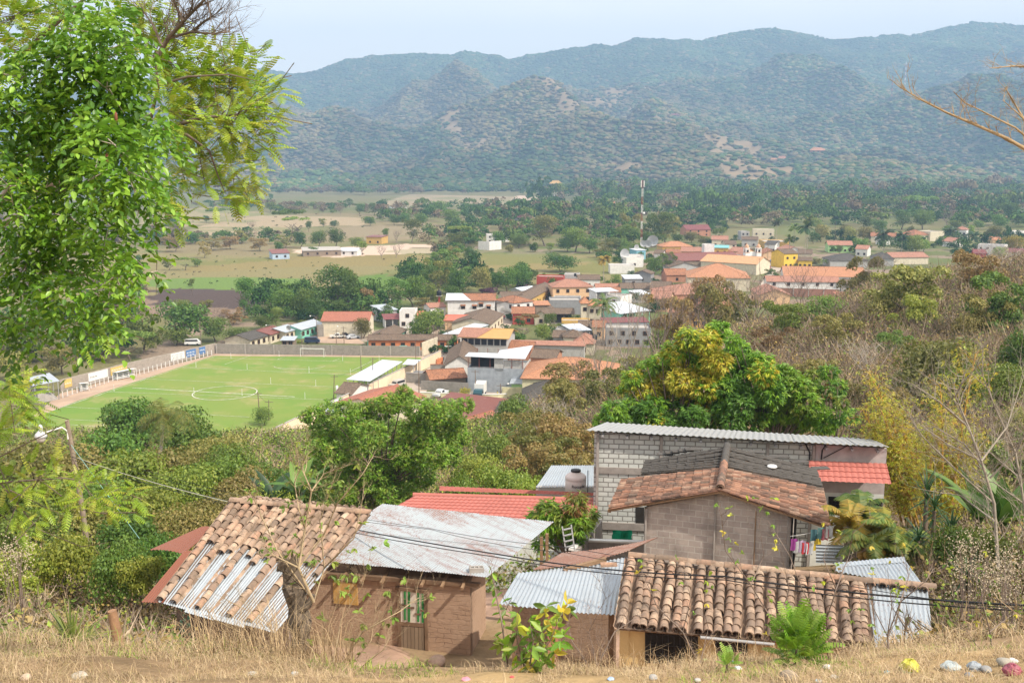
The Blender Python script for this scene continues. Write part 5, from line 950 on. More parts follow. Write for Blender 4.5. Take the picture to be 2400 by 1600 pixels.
TR=[(qb,[(1260,570,860,430,'dense','dark'),(960,650,930,330,'loose','mid'),(640,640,930,420,'dense','mid'),(420,880,1075,300,'loose','olive'),(870,780,985,320,'flat','mid'),(1180,760,880,260,'dense','mid'),(1640,420,700,190,'tall','dark'),(1440,690,860,230,'dense','mid'),(1480,600,760,260,'bare','brown'),(1600,755,862,210,'dense','mid'),(1560,640,740,200,'loose','brown'),(200,700,1000,420,'dense','mid'),(80,900,1120,330,'dense','olive'),(1240,290,380,130,'flat','lime'),(1130,300,380,90,'loose','olive'),(1270,460,492,36,'bush','mid'),(1690,930,945,10,'bush','mid'),(1770,1290,1415,200,'dense','mid')]),(q4,[(300,315,640,400,'dense','dark'),(500,330,660,330,'dense','dark'),(830,60,600,560,'tall','dark'),(980,120,620,330,'dense','dark'),(620,430,690,300,'dense','dark'),(850,440,640,360,'dense','dark'),(220,530,745,210,'tall','mid'),(60,620,770,230,'dense','dark'),(1180,330,600,280,'loose','brown'),(1330,350,560,260,'dense','olive'),(1480,220,560,360,'tall','dark'),(1650,180,540,360,'dense','dark'),(1800,270,520,260,'dense','mid'),(1930,30,430,330,'loose','olive'),(2090,110,480,330,'dense','dark'),(1900,365,520,210,'dense','lime'),(2060,300,500,230,'dense','dark'),(1130,630,862,250,'dense','olive'),(1810,530,885,430,'dense','mid'),(1700,640,880,280,'dense','dark'),(1385,485,700,150,'tall','mid'),(1240,540,640,120,'dense','dark'),(1740,430,560,200,'loose','olive'),(500,660,760,180,'dense','mid'),(460,885,915,70,'bush','lime'),(1690,760,870,130,'bush','mid')]),(q5,[(510,75,345,260,'dense','olive'),(640,130,330,200,'dense','dark'),(740,90,330,260,'dense','dark'),(880,60,310,260,'dense','dark'),(230,180,350,300,'dense','dark'),(330,130,330,200,'tall','dark'),(60,80,330,330,'tall','dark'),(1230,-30,145,440,'dense','dark'),(1000,120,215,100,'bush','mid'),(880,235,312,170,'dense','purple'),(560,285,345,190,'bush','purple'),(905,525,790,250,'flat','brown'),(1080,610,792,210,'dense','lime'),(1125,510,650,170,'dense','mid'),(1740,165,285,140,'dense','mid'),(1520,290,375,100,'dense','mid'),(1280,360,412,260,'bush','lime'),(1240,610,690,90,'bush','mid'),(1630,240,285,130,'bush','mid'),(1560,470,590,150,'dense','olive'),(350,1205,1330,130,'dense','yellow'),(50,1080,1125,60,'bush','lime'),(470,930,1010,90,'bush','dark'),(200,1240,1300,80,'bush','mid'),(330,1020,1090,120,'bush','dark')]),(q6,[(290,350,545,190,'dense','dark'),(430,335,520,190,'loose','mid'),(880,110,190,90,'dense','mid'),(820,120,190,90,'dense','mid'),(720,190,275,160,'dense','olive'),(620,150,250,200,'dense','olive'),(500,165,255,140,'dense','dark'),(1220,145,230,100,'dense','dark'),(1715,85,245,170,'dense','olive'),(1930,95,225,200,'dense','olive'),(2090,110,240,190,'dense','olive'),(1305,470,575,150,'loose','mid'),(2040,200,330,150,'dense','mid'),(1860,260,330,90,'dense','mid'),(1650,150,260,120,'tall','dark'),(400,20,260,280,'loose','olive'),(60,90,300,260,'tall','dark'),(230,140,300,170,'dense','mid'),(960,260,300,60,'bush','dark'),(1920,620,660,60,'bush','yellow'),(1490,610,645,120,'bush','olive'),(1700,620,655,140,'bush','yellow'),(40,210,330,150,'dense','mid'),(1480,420,460,80,'bush','mid'),(1680,380,445,130,'loose','olive'),(1850,385,450,260,'bush','mid')]),(q8,[(90,460,640,230,'flat','lime'),(60,520,680,240,'loose','mid'),(190,640,780,210,'dense','dark'),(60,640,800,190,'loose','olive'),(820,370,640,330,'tall','olive'),(600,530,660,190,'dense','mid'),(430,500,640,160,'dense','dark'),(1750,345,640,350,'loose','mid'),(1540,360,620,250,'loose','olive'),(1300,400,580,220,'bare','brown'),(870,610,695,90,'tall','lime'),(1080,470,690,260,'dense','mid'),(1200,560,700,230,'dense','dark'),(1430,560,690,260,'dense','mid'),(1320,600,740,190,'loose','olive'),(1010,560,690,230,'dense','dark'),(1600,600,720,160,'dense','mid'),(740,600,690,130,'bush','dark'),(530,620,690,110,'bush','olive'),(230,250,320,120,'bare','brown'),(1140,240,300,110,'flat','mid'),(1500,640,740,180,'dense','mid')]),(qa,[(970,200,420,230,'flat','mid'),(1015,252,390,180,'flat','lime'),(480,190,300,180,'flat','mid'),(395,245,302,55,'dense','dark'),(620,210,262,72,'dense','olive'),(1045,350,470,130,'dense','dark'),(1165,345,470,150,'dense','dark'),(1285,333,470,150,'dense','dark'),(900,425,500,95,'dense','dark'),(1135,460,525,95,'dense','dark'),(1430,395,480,130,'dense','mid'),(710,320,430,150,'bare','brown'),(765,400,492,170,'loose','brown'),(940,385,470,140,'loose','olive'),(1520,250,322,125,'dense','dark'),(1690,235,318,110,'dense','dark'),(1760,225,318,130,'dense','dark'),(1880,230,320,150,'dense','dark'),(1810,270,440,160,'tall','mid'),(1995,145,260,170,'dense','dark'),(2090,200,320,190,'dense','dark'),(840,95,142,45,'dense','dark'),(760,155,228,48,'dense','dark'),(835,150,228,110,'dense','mid'),(1045,145,210,48,'dense','dark'),(1380,130,195,70,'tall','dark'),(1315,175,250,70,'bare','brown'),(1480,58,112,135,'flat','mid'),(1630,335,412,62,'dense','dark'),(300,360,440,150,'flat','mid'),(560,390,480,170,'loose','brown'),(430,400,490,170,'loose','brown'),(640,350,440,110,'loose','olive'),(180,390,500,200,'loose','brown'),(380,430,540,110,'loose','brown'),(1200,270,330,80,'loose','olive'),(1270,280,335,80,'dense','mid'),(1100,285,360,60,'dense','dark'),(850,345,420,110,'loose','mid'),(330,540,600,90,'bush','mid'),(1550,160,250,130,'tall','mid'),(1450,160,245,100,'dense','dark'),(1700,420,540,130,'bare','brown'),(1600,440,545,110,'bare','brown'),(2000,480,640,300,'loose','mid'),(700,280,350,110,'bare','brown'),(1470,420,520,90,'bush','lime'),(945,560,580,14,'bush','dark'),(282,712,738,34,'bush','dark'),(1700,340,440,90,'bare','brown'),(300,680,800,60,'bush','mid'),(380,830,930,130,'loose','olive'),(220,825,930,170,'dense','mid')]),(q9,[(120,490,640,190,'dense','olive'),(420,510,690,220,'dense','olive'),(600,525,690,160,'dense','olive'),(320,720,830,110,'dense','mid'),(560,640,820,190,'dense','mid'),(1150,610,830,260,'dense','mid'),(1240,650,800,190,'dense','lime'),(1100,505,620,120,'dense','olive'),(1500,505,620,150,'dense','dark'),(1600,445,560,200,'dense','mid'),(1850,440,560,170,'dense','mid'),(1760,500,640,120,'dense','lime'),(2020,500,680,260,'dense','olive'),(1950,560,680,150,'dense','mid'),(2240,610,840,270,'dense','yellow'),(2060,735,890,240,'dense','lime'),(2170,250,480,300,'tall','dark'),(1000,330,560,300,'tall','dark'),(1150,160,420,430,'flat','mid'),(700,200,420,300,'tall','mid'),(450,130,330,330,'dense','mid'),(600,390,560,200,'dense','dark'),(760,430,600,230,'dense','dark'),(1230,330,560,300,'dense','dark'),(1500,330,520,230,'bare','brown'),(250,210,400,230,'bare','brown'),(50,420,560,230,'dense','mid'),(380,830,900,180,'bush','lime'),(740,820,900,190,'bush','mid'),(2080,380,560,240,'dense','dark')])]
for q,rows in TR:
 s={q4:4.48,q5:3.92,q6:3.618,q8:3.618,qa:2.94,qb:2.851,q9:4.704}[q]
 for x,yt,yb,w,kd,cl in rows:
  a=q(x,yt);b=q(x,yb);big=w/s>45
  tree(a[0],a[1],b[1],w/s,kd,cl,n=2600 if big else 1300,size=.085 if big else.12)
def frond_arr(L_,n,droop,w,V,F,base,az,el,rng,twist=0.0,lw=.045):
 """one pinnate frond as many narrow leaflets on an arching rachis"""
 p=Vector(base);d=Vector((math.cos(az)*math.cos(el),math.sin(az)*math.cos(el),math.sin(el)));pts=[p.copy()]
 for i in range(n):
  d=(d+Vector((0,0,-droop*(.4+i/n)/n*2))).normalized();p=p+d*L_/n;pts.append(p.copy())
 for i in range(n):
  a,b=pts[i],pts[i+1];d=(b-a).normalized();s=d.cross(Vector((0,0,1)))
  if s.length<.1:s=Vector((1,0,0))
  s.normalize();up=s.cross(d);t=(i+.5)/n;ww=w*math.sin(math.pi*min(1,.12+t*.86))**.6
  k=len(V);V+=[tuple(a-s*lw*.25),tuple(a+s*lw*.25),tuple(b+s*lw*.2),tuple(b-s*lw*.2)];F.append((k,k+1,k+2,k+3))
  for sd in(-1,1):
   for j in(0,.5):
    o=a+(b-a)*j;tip=o+s*sd*ww+d*ww*.55-up*ww*(.35+.3*rng.random());k=len(V)
    V+=[tuple(o),tuple(o+d*lw*1.6),tuple(tip+d*lw*.4),tuple(tip)];F.append((k,k+1,k+2,k+3))
MP={'palm':leafm(LG((.06,.11,.02),(.10,.16,.03),(.16,.20,.04),(.24,.24,.05)),'palm_leaflets'),'palmy':leafm(LG((.28,.22,.03),(.35,.27,.04),(.18,.20,.03),(.40,.28,.05)),'yellowing_palm',tint=(.45,.3,.03)),'palmd':leafm(LG((.025,.055,.025),(.04,.08,.03),(.05,.10,.035)),'dark_palm')}
def palm(label,x,ytop,ybase,Lf,mk_,Y=None,nf=20,lean=0.0,royal=False,name='palm_tree',stub=0):
 p=W(x,ybase,z=0.0)if Y is None else W(x,ybase,Y=Y);z=h1(p.x,p.y)if Y else 0.0;h=W(x,ytop,Y=p.y).z-z-Lf*.35
 r=empty(name,(p.x,p.y,z),label,'palm');rng=random.Random(hash_(label));tr=.16 if not royal else.22
 part(r,'trunk',lambda b:b.tube([(-lean,0,-.3),(-lean*.8,0,h*.3),(-lean*.4,0,h*.65),(0,0,h)],[tr*1.4,tr,tr*.85,tr*.8],M_pale,8))
 V=[];F=[]
 for i in range(nf):
  el=rng.uniform(-.45,1.25);frond_arr(Lf*rng.uniform(.85,1.1),12,1.1 if el>0 else.7,Lf*.2,V,F,(0,0,h),6.283*i*.381+rng.random()*.3,el,rng,lw=max(.045,p.y*.00042))
 child('fronds',np_mesh('fronds',np.array(V),np.array(F),MP[mk_]),r)
 if mk_!='palmd':part(r,'coconuts',lambda b:[b.lathe([(.01,-.14),(.12,-.06),(.12,.06),(.01,.14)],paint((.35,.22,.06),name='coconut_husk'),(.28*math.cos(a),.28*math.sin(a),h-.25-.1*(a%2)),7)for a in range(7)])
 return r
palm('short coconut palm with yellowing fronds behind the pink hipped roof',q5(1625,0)[0],q5(0,10)[1],q5(0,262)[1],4.2,'palmy',nf=22)
palm('tall coconut palm in the middle of the village with drooping fronds',q5(1620,0)[0],q5(0,385)[1],q5(0,820)[1],5.2,'palm',nf=24)
palm('coconut palm with yellow drooping fronds above the mango trees below the pitch',392,944,1097,3.2,'palm',Y=84,nf=24,lean=.8)
for i,(x,yt,yb,L_,m_,t_)in enumerate(((1335,60,235,4.5,'palm','coconut palm above the pale concrete houses behind the church'),(1440,190,440,4.5,'palm','slender palm with hanging dry fronds left of the yellow corner building'),(1575,80,450,6.5,'palmd','tall dark palm in front of the yellow arcade'),(1600,30,300,5,'palm','tallest coconut palm behind the yellow corner building'),(1480,95,330,5,'palm','palm with thin fronds left of the tallest coconut palm'),(2240,140,400,8,'palmd','broad dark palm right of the long dark tile roof'),(1965,285,400,2.5,'palm','small young palm in front of the long dark tile roof'))):
 a=q6(x,yt);b=q6(x,yb);palm(t_,a[0],a[1],b[1],L_,m_)
for x,yt,yb,L_,t_ in((1000,590,830,6,'dark palm right of the broad dark palm'),(1540,545,730,7,'dark palm left of the white balcony tower'),(1800,600,740,6,'dark palm between the balcony tower and the white modern house')):
 a=q9(x,yt);b=q9(x,yb);palm(t_,a[0],a[1],b[1],L_,'palmd')
palm('little palm in the garden beside the open barn',q5(1140,0)[0],q5(0,740)[1],q5(0,800)[1],2.2,'palm')
def mass(name,pts,kinds,n,size,mats,colf,sink=.0):
 """pts: (x, y, rad, h); many crowns in one mesh of leaf cards"""
 Vs,Fs,Cs=[],[],[];o=0;rng=np.random.default_rng(hash_(name));pr={k:[crown_arrays(k,n,size,900+i)for i in range(3)]for k in kinds}
 for i,(x,y,rad,h)in enumerate(pts):
  k=kinds[i%len(kinds)];V,F=pr[k][i%3];a=rng.random()*6.28;ca,sa=math.cos(a),math.sin(a);z=h1(x,y)if y<700 else 0.0
  hh=h/({'dense':1.45,'tall':2.3,'flat':1.0,'loose':1.5,'bush':.95}[k])
  v_=np.stack([(V[:,0]*ca-V[:,1]*sa)*rad+x,(V[:,0]*sa+V[:,1]*ca)*rad+y,V[:,2]*hh+z-sink*h],1)
  Vs.append(v_);Fs.append(F+o);o+=len(v_);c=np.array(colf(x,y,rng));j=(.75+.5*rng.random(len(v_)//4));Cs.append(np.repeat(c[None]*j[:,None],4,0))
 ob=bpy.data.objects.new(name,np_mesh(name,np.concatenate(Vs),np.concatenate(Fs),mats,cols=np.concatenate(Cs)));COL.objects.link(ob);return tag(ob,kind='stuff')
rg=random.Random(3)
fol=attrm('massed_foliage',nscale=.05,nvar=.2).m
def vcol(x,y,rng):
 a=[(.07,.135,.03),(.09,.16,.035),(.05,.105,.025),(.13,.18,.045),(.20,.16,.09),(.19,.145,.09)]
 k=rng.random();right=x/y>-.07;return a[int(rng.integers(0,4))]if k<(.8 if right else.5)else a[int(rng.integers(4,6))]
pts=[]
def spray(px0,px1,py0,py1,n,r0,r1,hr=1.35,excl=()):
 for _ in range(n):
  px=rg.uniform(px0,px1);py=rg.uniform(py0,py1)
  if any(a<=px<=b and c<=py<=d for a,b,c,d in excl):continue
  p=W(px,py,z=0.0);r=rg.uniform(r0,r1);pts.append((p.x,p.y,r,r*hr*rg.uniform(.8,1.4)))
spray(1250,2650,452,480,330,14,24);spray(1480,2650,480,505,230,10,17);spray(1550,2650,505,535,170,7,12)
spray(1150,1500,490,530,120,8,14,excl=((1180,1240,495,512),));spray(1060,1500,530,585,120,5,9,excl=((1120,1190,565,600),(1150,1400,580,600)))
spray(600,1250,447,457,110,9,16,1.2);spray(-300,600,447,475,160,8,16);spray(880,1180,487,520,60,6,11);spray(-300,420,520,580,150,4,8);spray(350,700,556,575,40,3,6);spray(1000,1120,545,600,30,4,7);spray(640,900,487,503,45,5,9);spray(450,640,480,492,25,5,9)
spray(-400,330,600,720,120,3,6);spray(-400,330,730,850,150,2.5,5)
mass('valley_woods',pts,['dense','tall','loose','flat'],260,.22,fol,vcol)
pts=[];spray(330,1150,590,690,120,.5,1.3,1.0);spray(340,1000,500,560,60,1.0,2.5,1.0)
mass('field_scrub',pts,['bush'],60,.3,fol,lambda x,y,rng:[(.09,.13,.04),(.16,.13,.08),(.07,.10,.035)][int(rng.integers(0,3))])
pts=[];spray(1480,1560,590,640,12,2,4);spray(1560,1720,520,545,30,3,6);spray(1950,2400,555,600,80,3,6);spray(1560,1960,560,600,34,2,4);spray(1250,1560,650,760,60,1.5,3.2);spray(1000,1300,700,830,46,1.2,2.6);spray(1400,1530,595,625,12,2,4);spray(940,1240,640,680,46,4,7);spray(600,900,700,745,40,4,7);spray(560,1010,742,760,26,2.5,4)
mass('village_greenery',pts,['dense','bush'],420,.16,fol,lambda x,y,rng:[(.04,.09,.02),(.07,.13,.03),(.10,.17,.035),(.03,.07,.02)][int(rng.integers(0,4))])
def tilem_near():
 t=NT('old_clay_tiles');g=t.n('NewGeometry');o=t.obj()
 k=t.ramp(g.outputs['Random Per Island'],LG((.12,.085,.065),(.29,.185,.13),(.40,.28,.20),(.18,.13,.105),(.35,.19,.125),(.46,.35,.26),(.25,.17,.13),(.10,.078,.066)))
 n1=t.noise(2.6,7,o,.75);n2=t.noise(14,5,o,.7)
 k=t.mix(t.ramp(n1,[(.44,(0,0,0)),(.62,(.85,.85,.85))]),k,(.075,.058,.048));k=t.mix(t.math('MULTIPLY',n2,.45),k,(.42,.30,.21))
 t.col(k);t.b.inputs['Roughness'].default_value=.95;t.bump(n2,.5,.01);return t.m
def tilem_dull():
 t=NT('weathered_clay_tiles');g=t.n('NewGeometry');o=t.obj()
 k=t.ramp(g.outputs['Random Per Island'],LG((.12,.075,.055),(.26,.135,.09),(.33,.18,.12),(.17,.105,.08),(.29,.145,.095),(.38,.25,.18),(.10,.075,.06)))
 n1=t.noise(2.2,7,o,.75);k=t.mix(t.ramp(n1,[(.45,(0,0,0)),(.63,(.8,.8,.8))]),k,(.06,.045,.04));t.col(k);t.b.inputs['Roughness'].default_value=.95;return t.m
M_t1=tilem_near();M_t2=tilem_dull()
M_chan=paint((.15,.10,.07),.95,.4,4,name='channel_tiles');M_z=zincm((.37,.41,.44),.36,'near_zinc',geo=True,rc=(.22,.11,.08));M_zr=zincm((.34,.25,.21),.55,'dusty_rusted_zinc',geo=True,rc=(.25,.12,.08))
M_zrust=zincm((.40,.36,.34),.85,'rusted_zinc',geo=True,rc=(.25,.095,.06));M_zn=zincm((.38,.42,.46),.2,'newer_zinc',geo=True);M_zg=zincm((.38,.38,.38),.12,'dark_zinc',geo=True)
M_wood=paint((.19,.12,.075),.9,.35,3,name='old_timber');M_beam=paint((.27,.17,.10),.9,.3,3,name='roof_beam')
def patch(c,u,v_):
 a,b,d,e=c;return(a*(1-u)+b*u)*(1-v_)+(e*(1-u)+d*u)*v_
def pnorm(c):n=(c[1]-c[0]).cross(c[3]-c[0]).normalized();return n if n.z>0 else-n
def barrel(b,p,du,dv,n,ln,r,m,k=5,inv=False,r2=None):
 rows=[];r2=r2 or r*.82
 for t,rr in((0,r),(1,r2)):
  rows.append([p+dv*ln*t+du*rr*math.cos(math.pi*i/k)+n*rr*math.sin(math.pi*i/k)*(-.8 if inv else.95)for i in range(k+1)])
 b.grid(rows,m,True)
 if not inv:
  b.grid([rows[0],[p-dv*.004+du*(r-.022)*math.cos(math.pi*i/k)+n*(r-.022)*math.sin(math.pi*i/k)*.95 for i in range(k+1)]],M_chan,False)
def tiles(name,root,c,m,pitch=.24,exp=.33,r=.095,seed=1,skip=None,under=True,wob=1.0,ridge=True,ridge_mat=None):
 rg=random.Random(seed);o=root.location;c=[q-o for q in c];N_=pnorm(c);b=MB()
 w=((c[1]-c[0]).length+(c[2]-c[3]).length)/2;h=((c[3]-c[0]).length+(c[2]-c[1]).length)/2;nc=int(w/pitch);nr=int(h/exp)+1
 if under:b.face([q-N_*.05 for q in c],M_chan)
 for i in range(nc+1):
  u=(i+.5)/(nc+1);uj=rg.uniform(-.2,.2)*pitch/w;cut=rg.uniform(-.4,.2)
  for j in range(nr):
   v0=(j+cut*.5)/nr if j else(cut*.12)/nr
   if skip and skip(u,v0,i):continue
   uu=u+uj*wob+rg.uniform(-.012,.012)/w*wob+.012*math.sin(j*.7+i)/w
   p=patch(c,uu,v0);q=patch(c,uu,min(1.02,v0+1/nr));dv=(q-p).normalized();du=dv.cross(N_).normalized()
   a=rg.uniform(-.05,.05)*wob;dv=(dv+du*a).normalized();lift=.012+rg.uniform(0,.012)
   barrel(b,p+N_*lift,du,(dv+N_*-.045).normalized(),N_,exp*1.28*rg.uniform(.95,1.05),r*rg.uniform(.92,1.06),m)
 for i in range(nc+2):
  u=i/(nc+1)
  for j in range(nr):
   v0=j/nr
   if skip and skip(u,v0,i):continue
   p=patch(c,u,v0);q=patch(c,u,min(1,v0+1/nr));dv=(q-p).normalized();du=dv.cross(N_).normalized();barrel(b,p-N_*.0,du,dv,N_,exp*1.2,r*.9,m,3,True)
 if ridge:
  a,e=c[3],c[2];n=int((e-a).length/.34);d=(e-a).normalized();s=d.cross(Vector((0,0,1))).normalized()
  for i in range(n+1):p=a+(e-a)*(i/(n+1));barrel(b,p+Vector((0,0,.05+rg.uniform(0,.02))),s,(d+Vector((0,0,.05))).normalized(),Vector((0,0,1)),.44,.105,ridge_mat or m,6)
 return b.build(name,root)
def corr(name,root,c,m,wl=.076,amp=.011,rows=None,seed=0,sag=.0,step=True,along='v',sheetw=.8,ragged=.03):
 """corrugated sheets laid side by side: waves run across u, furrows run along v"""
 rg=random.Random(seed+5);o=root.location;c=[q-o for q in c];N_=pnorm(c);w=((c[1]-c[0]).length+(c[2]-c[3]).length)/2;h=((c[3]-c[0]).length+(c[2]-c[1]).length)/2;b=MB()
 ns=max(1,round(w/sheetw));nrw=rows or max(1,round(h/2.0))
 for k in range(ns):
  for r_ in range(nrw):
   u0,u1=k/ns,(k+1.03)/ns;v0,v1=r_/nrw,min(1,(r_+1.06)/nrw);e0=rg.uniform(-ragged,ragged)/h;e1=rg.uniform(-ragged,ragged)/h
   if r_:e0=-.02
   n=int(w/ns/wl*6);R_=[];tilt=rg.uniform(0,.006)+r_*.008+(k%2)*.006
   for vv in np.linspace(v0+e0,v1+(e1 if r_==nrw-1 else 0),5):
    row=[]
    for i in range(n+1):
     u=u0+(u1-u0)*i/n;p=patch(c,min(u,1.01),vv);x=(u-u0)*w;row.append(p+N_*(amp*math.sin(x/wl*6.283)+tilt*(1-(vv-v0)/(v1-v0+.01))-sag*4*u*(1-u)*1.0))
    R_.append(row)
   b.grid(R_,m,True)
   b.grid([[q-N_*.004 for q in R_[0]],R_[0]],m,False)
 return b.build(name,root)
def wq(name,root,pts,m,th=.22):
 """wall from (top, bottom) corner pairs in the place; given thickness away from the camera side"""
 o=root.location;b=MB()
 for i in range(len(pts)-1):
  (t0,b0),(t1,b1)=pts[i],pts[i+1];d=(b1-b0);n=Vector((-d.y,d.x,0)).normalized()*th
  b.hexa([b0-o,b1-o,b1-o+n,b0-o+n],[t0-o,t1-o,t1-o+n,t0-o+n],m)
 return b.build(name,root)
def drop(p,z):return Vector((p.x,p.y,z))
def onwall(px,py,a,b_,off=0.0):
 """point where the sight line meets the vertical wall through a and b_"""
 d=Vector((b_.x-a.x,b_.y-a.y,0));n=Vector((-d.y,d.x,0)).normalized();e=W(px,py,Y=1.0)-Vector((0,0,CAMZ));c=Vector((0,0,CAMZ));a2=a-n*off
 t=(a2-c).dot(n)/e.dot(n);return c+e*t
def root_at(name,label,cat,p,group=None):return empty(name,p,label,cat,group)
def post(root,a,b,w,m,name='post'):q=MB();o=root.location;q.bar(a-o,b-o,w,m);return q.build(name,root)
t=NT('adobe_wall');u_=t.uv();o_=t.obj();dn=t.n('TexNoise');dn.inputs['Scale'].default_value=2.6;dn.inputs['Detail'].default_value=5;t.l(o_,dn.inputs['Vector'])
mm_=t.n('VectorMath',operation='MULTIPLY_ADD');t.l(dn.outputs['Color'],mm_.inputs[0]);mm_.inputs[1].default_value=(.30,.17,0);t.l(u_,mm_.inputs[2])
br=t.n('TexBrick');t.l(mm_.outputs[0],br.inputs['Vector']);br.inputs['Scale'].default_value=1;br.inputs['Brick Width'].default_value=.42;br.inputs['Row Height'].default_value=.145;br.inputs['Mortar Size'].default_value=.010;br.inputs['Mortar Smooth'].default_value=.5
br.inputs['Color1'].default_value=(.43,.29,.20,1);br.inputs['Color2'].default_value=(.37,.25,.175,1);br.inputs['Mortar'].default_value=(.21,.135,.095,1)
n1=t.noise(5,8,o_,.72);n2=t.noise(26,5,o_,.7);pl=t.ramp(t.noise(1.1,5,o_,.6),[(.34,(0,0,0)),(.50,(1,1,1))])
k=t.mix(t.math('MULTIPLY',pl,.93),br.outputs['Color'],(.44,.305,.215));k=t.mix(t.math('MULTIPLY',n1,.45),k,(.20,.12,.085));t.col(k);t.b.inputs['Roughness'].default_value=1
t.bump(t.math('ADD',t.math('MULTIPLY',t.math('SUBTRACT',1.0,br.outputs['Fac']),.4),t.math('ADD',n1,t.math('MULTIPLY',n2,.5))),.9,.03);M_adobe=t.m
R0=[W(700,1312,Y=27.2),W(1138,1357,Y=26.05),W(1296,1226,Y=29.3),W(896,1184,Y=30.4)]
cz=W(1103,1537,Y=26.4);ah=root_at('adobe_house','brown adobe house under a rust streaked flat zinc roof','house',cz)
zb=cz.z;C1=drop(cz,W(1101,1367,Y=26.4).z);fd=Vector((-4.0,.62,0)).normalized();sdv=Vector((.62,4.0,0)).normalized()
A0=C1+fd*6.2;B1=C1+sdv*2.4;B1.z+=.28
wq('front_wall',ah,[(drop(A0,C1.z),drop(A0,zb-1)),(C1,drop(C1,zb-1))],M_adobe,.3);wq('side_wall',ah,[(C1+sdv*.004,drop(C1,zb-1)),(B1,drop(B1,zb-1))],M_adobe,.3)
wq('back_wall',ah,[(drop(B1+fd*6.2,C1.z),drop(B1+fd*6.2,zb-1)),(B1-sdv*.3,drop(B1-sdv*.3,zb-1))],M_adobe,.25)
corr('zinc_roof',ah,[q+Vector((0,0,.06))for q in R0],M_z,rows=2,seed=2)
for i in range(11):
 s=C1+fd*(.15+.58*i);part(ah,'rafter',lambda b:b.bar(s-sdv*.42-ah.location+Vector((0,0,.02)),s+sdv*2.8-ah.location+Vector((0,0,.20)),.07,M_beam))
part(ah,'wall_plate',lambda b:b.bar(A0-fd*0-ah.location+Vector((0,0,.02))-sdv*.05,C1-ah.location-fd*.3+Vector((0,0,.0))-sdv*.05,.12,M_wood))
for x,y0,y1,dd in((1270,1258,1335,2.9),(1283,1250,1330,3.2)):
 a=W(x,y1,Y=28.6);tp=W(x-1,y0,Y=28.6);post(ah,drop(a,40),tp,.09,M_beam)
def dr(name,pxs,m,off=.03,root=ah,th=.05,a=C1,b_=A0):
 P=[onwall(x,y,b_,a,off)for x,y in pxs];n=Vector((sdv.x,sdv.y,0));q=MB();o=root.location;q.hexa([P[0]-o,P[1]-o,P[1]-o+n*th,P[0]-o+n*th],[P[3]-o,P[2]-o,P[2]-o+n*th,P[3]-o+n*th],m);return q.build(name,root)
door=dr('door',[(941,1528),(995,1533),(991,1388),(937,1382)],M_wood,.05)
M_pw=paint((.60,.54,.47),.8,.15,5,name='whitish_boards');M_gr=paint((.03,.20,.05),.7,.2,5,name='green_paint');M_plank=blockm((.27,.20,.14),(.22,.16,.11),(.07,.05,.035),.11,3.0,.008,name='grey_planks',stain=.25)
def sub(px0,y0,px1,y1,m,off,nm='door_board'):o=dr(nm,[(px0,y1),(px1,y1+(px1-px0)*.08),(px1,y0+(px1-px0)*.08),(px0,y0)],m,off,th=.02);o.parent=door;return o
sub(938,1384,992,1456,M_pw,.075);sub(940,1466,993,1528,M_plank,.075)
for x0,x1,y0,y1 in((946.5,951,1385,1452),(955.5,961,1386,1456),(977.5,982.5,1389,1456),(988,992.5,1391,1458)):sub(x0,y0,x1,y1,M_gr,.10,'green_stripe')
for x0,x1,y0 in((938,953,1415),(955,971,1421),(972,986,1436),(985,992,1428)):sub(x0,y0,x1,y0+4,M_wood,.105,'cross_lath')
sub(938,1456,993,1465,M_wood,.085,'middle_rail')
for x0,y0,x1,y1 in((930,1378,938,1533),(993,1384,1000,1538)):dr('door_frame',[(x0+3,y1),(x1+3,y1),(x1,y0),(x0,y0)],M_wood,.09,th=.1)
dr('door_frame',[(926,1382),(1001,1391),(1001,1384),(926,1375)],M_wood,.1,th=.12)
dr('window',[(782,1413),(839,1418),(836,1367),(780,1361)],paint((.52,.31,.10),.8,.3,5,name='plywood_sheet'),.04)
def on_roof(px,py):
 n=pnorm(R0);e=W(px,py,Y=1.0)-Vector((0,0,CAMZ));c=Vector((0,0,CAMZ));return c+e*((R0[1]-c).dot(n)/e.dot(n))
p=on_roof(1117,1346)+Vector((0,0,.10));bk=root_at('concrete_block','hollow grey concrete block lying on the corner of the zinc roof','block',p)
part(bk,'block_body',lambda b:(b.box((0,0,0),(.40,.04,.19),M_conc,.1),b.box((-.02,.16,0),(.40,.04,.19),M_conc,.1),[b.box((-.19+.125*i,.09,0),(.03,.13,.19),M_conc,.1)for i in range(4)]))
T0=[W(372,1402,Y=22.7),W(648,1470,Y=21.55),W(862,1206,Y=25.4),W(540,1178,Y=26.1)]
lh=root_at('tiled_house','old house whose clay tile roof has zinc strips along its lower half','house',Vector((T0[0].x,T0[0].y,41.5)))
def striped(u,v_,i):
 lim=.52-.10*u+.05*math.sin(u*23)
 return v_<lim and(int(u*19+.6)%3!=0)and.03<u
tiles('tile_roof',lh,T0,M_t1,pitch=.225,exp=.31,seed=4,skip=striped,wob=1.6)
corr('zinc_strips',lh,[patch(T0,0,-.01)-Vector((0,0,.055)),patch(T0,1,-.03)-Vector((0,0,.055)),patch(T0,1,.60)-Vector((0,0,.055)),patch(T0,0,.60)-Vector((0,0,.055))],M_zn,seed=7,rows=1,ragged=.12)
corr('rusty_zinc_edge',lh,[W(331,1403,Y=22.9)-Vector((0,0,.07)),W(384,1404,Y=22.6)-Vector((0,0,.07)),W(470,1284,Y=24.6)-Vector((0,0,.07)),W(430,1286,Y=24.7)-Vector((0,0,.07))],M_zrust,seed=3,rows=1)
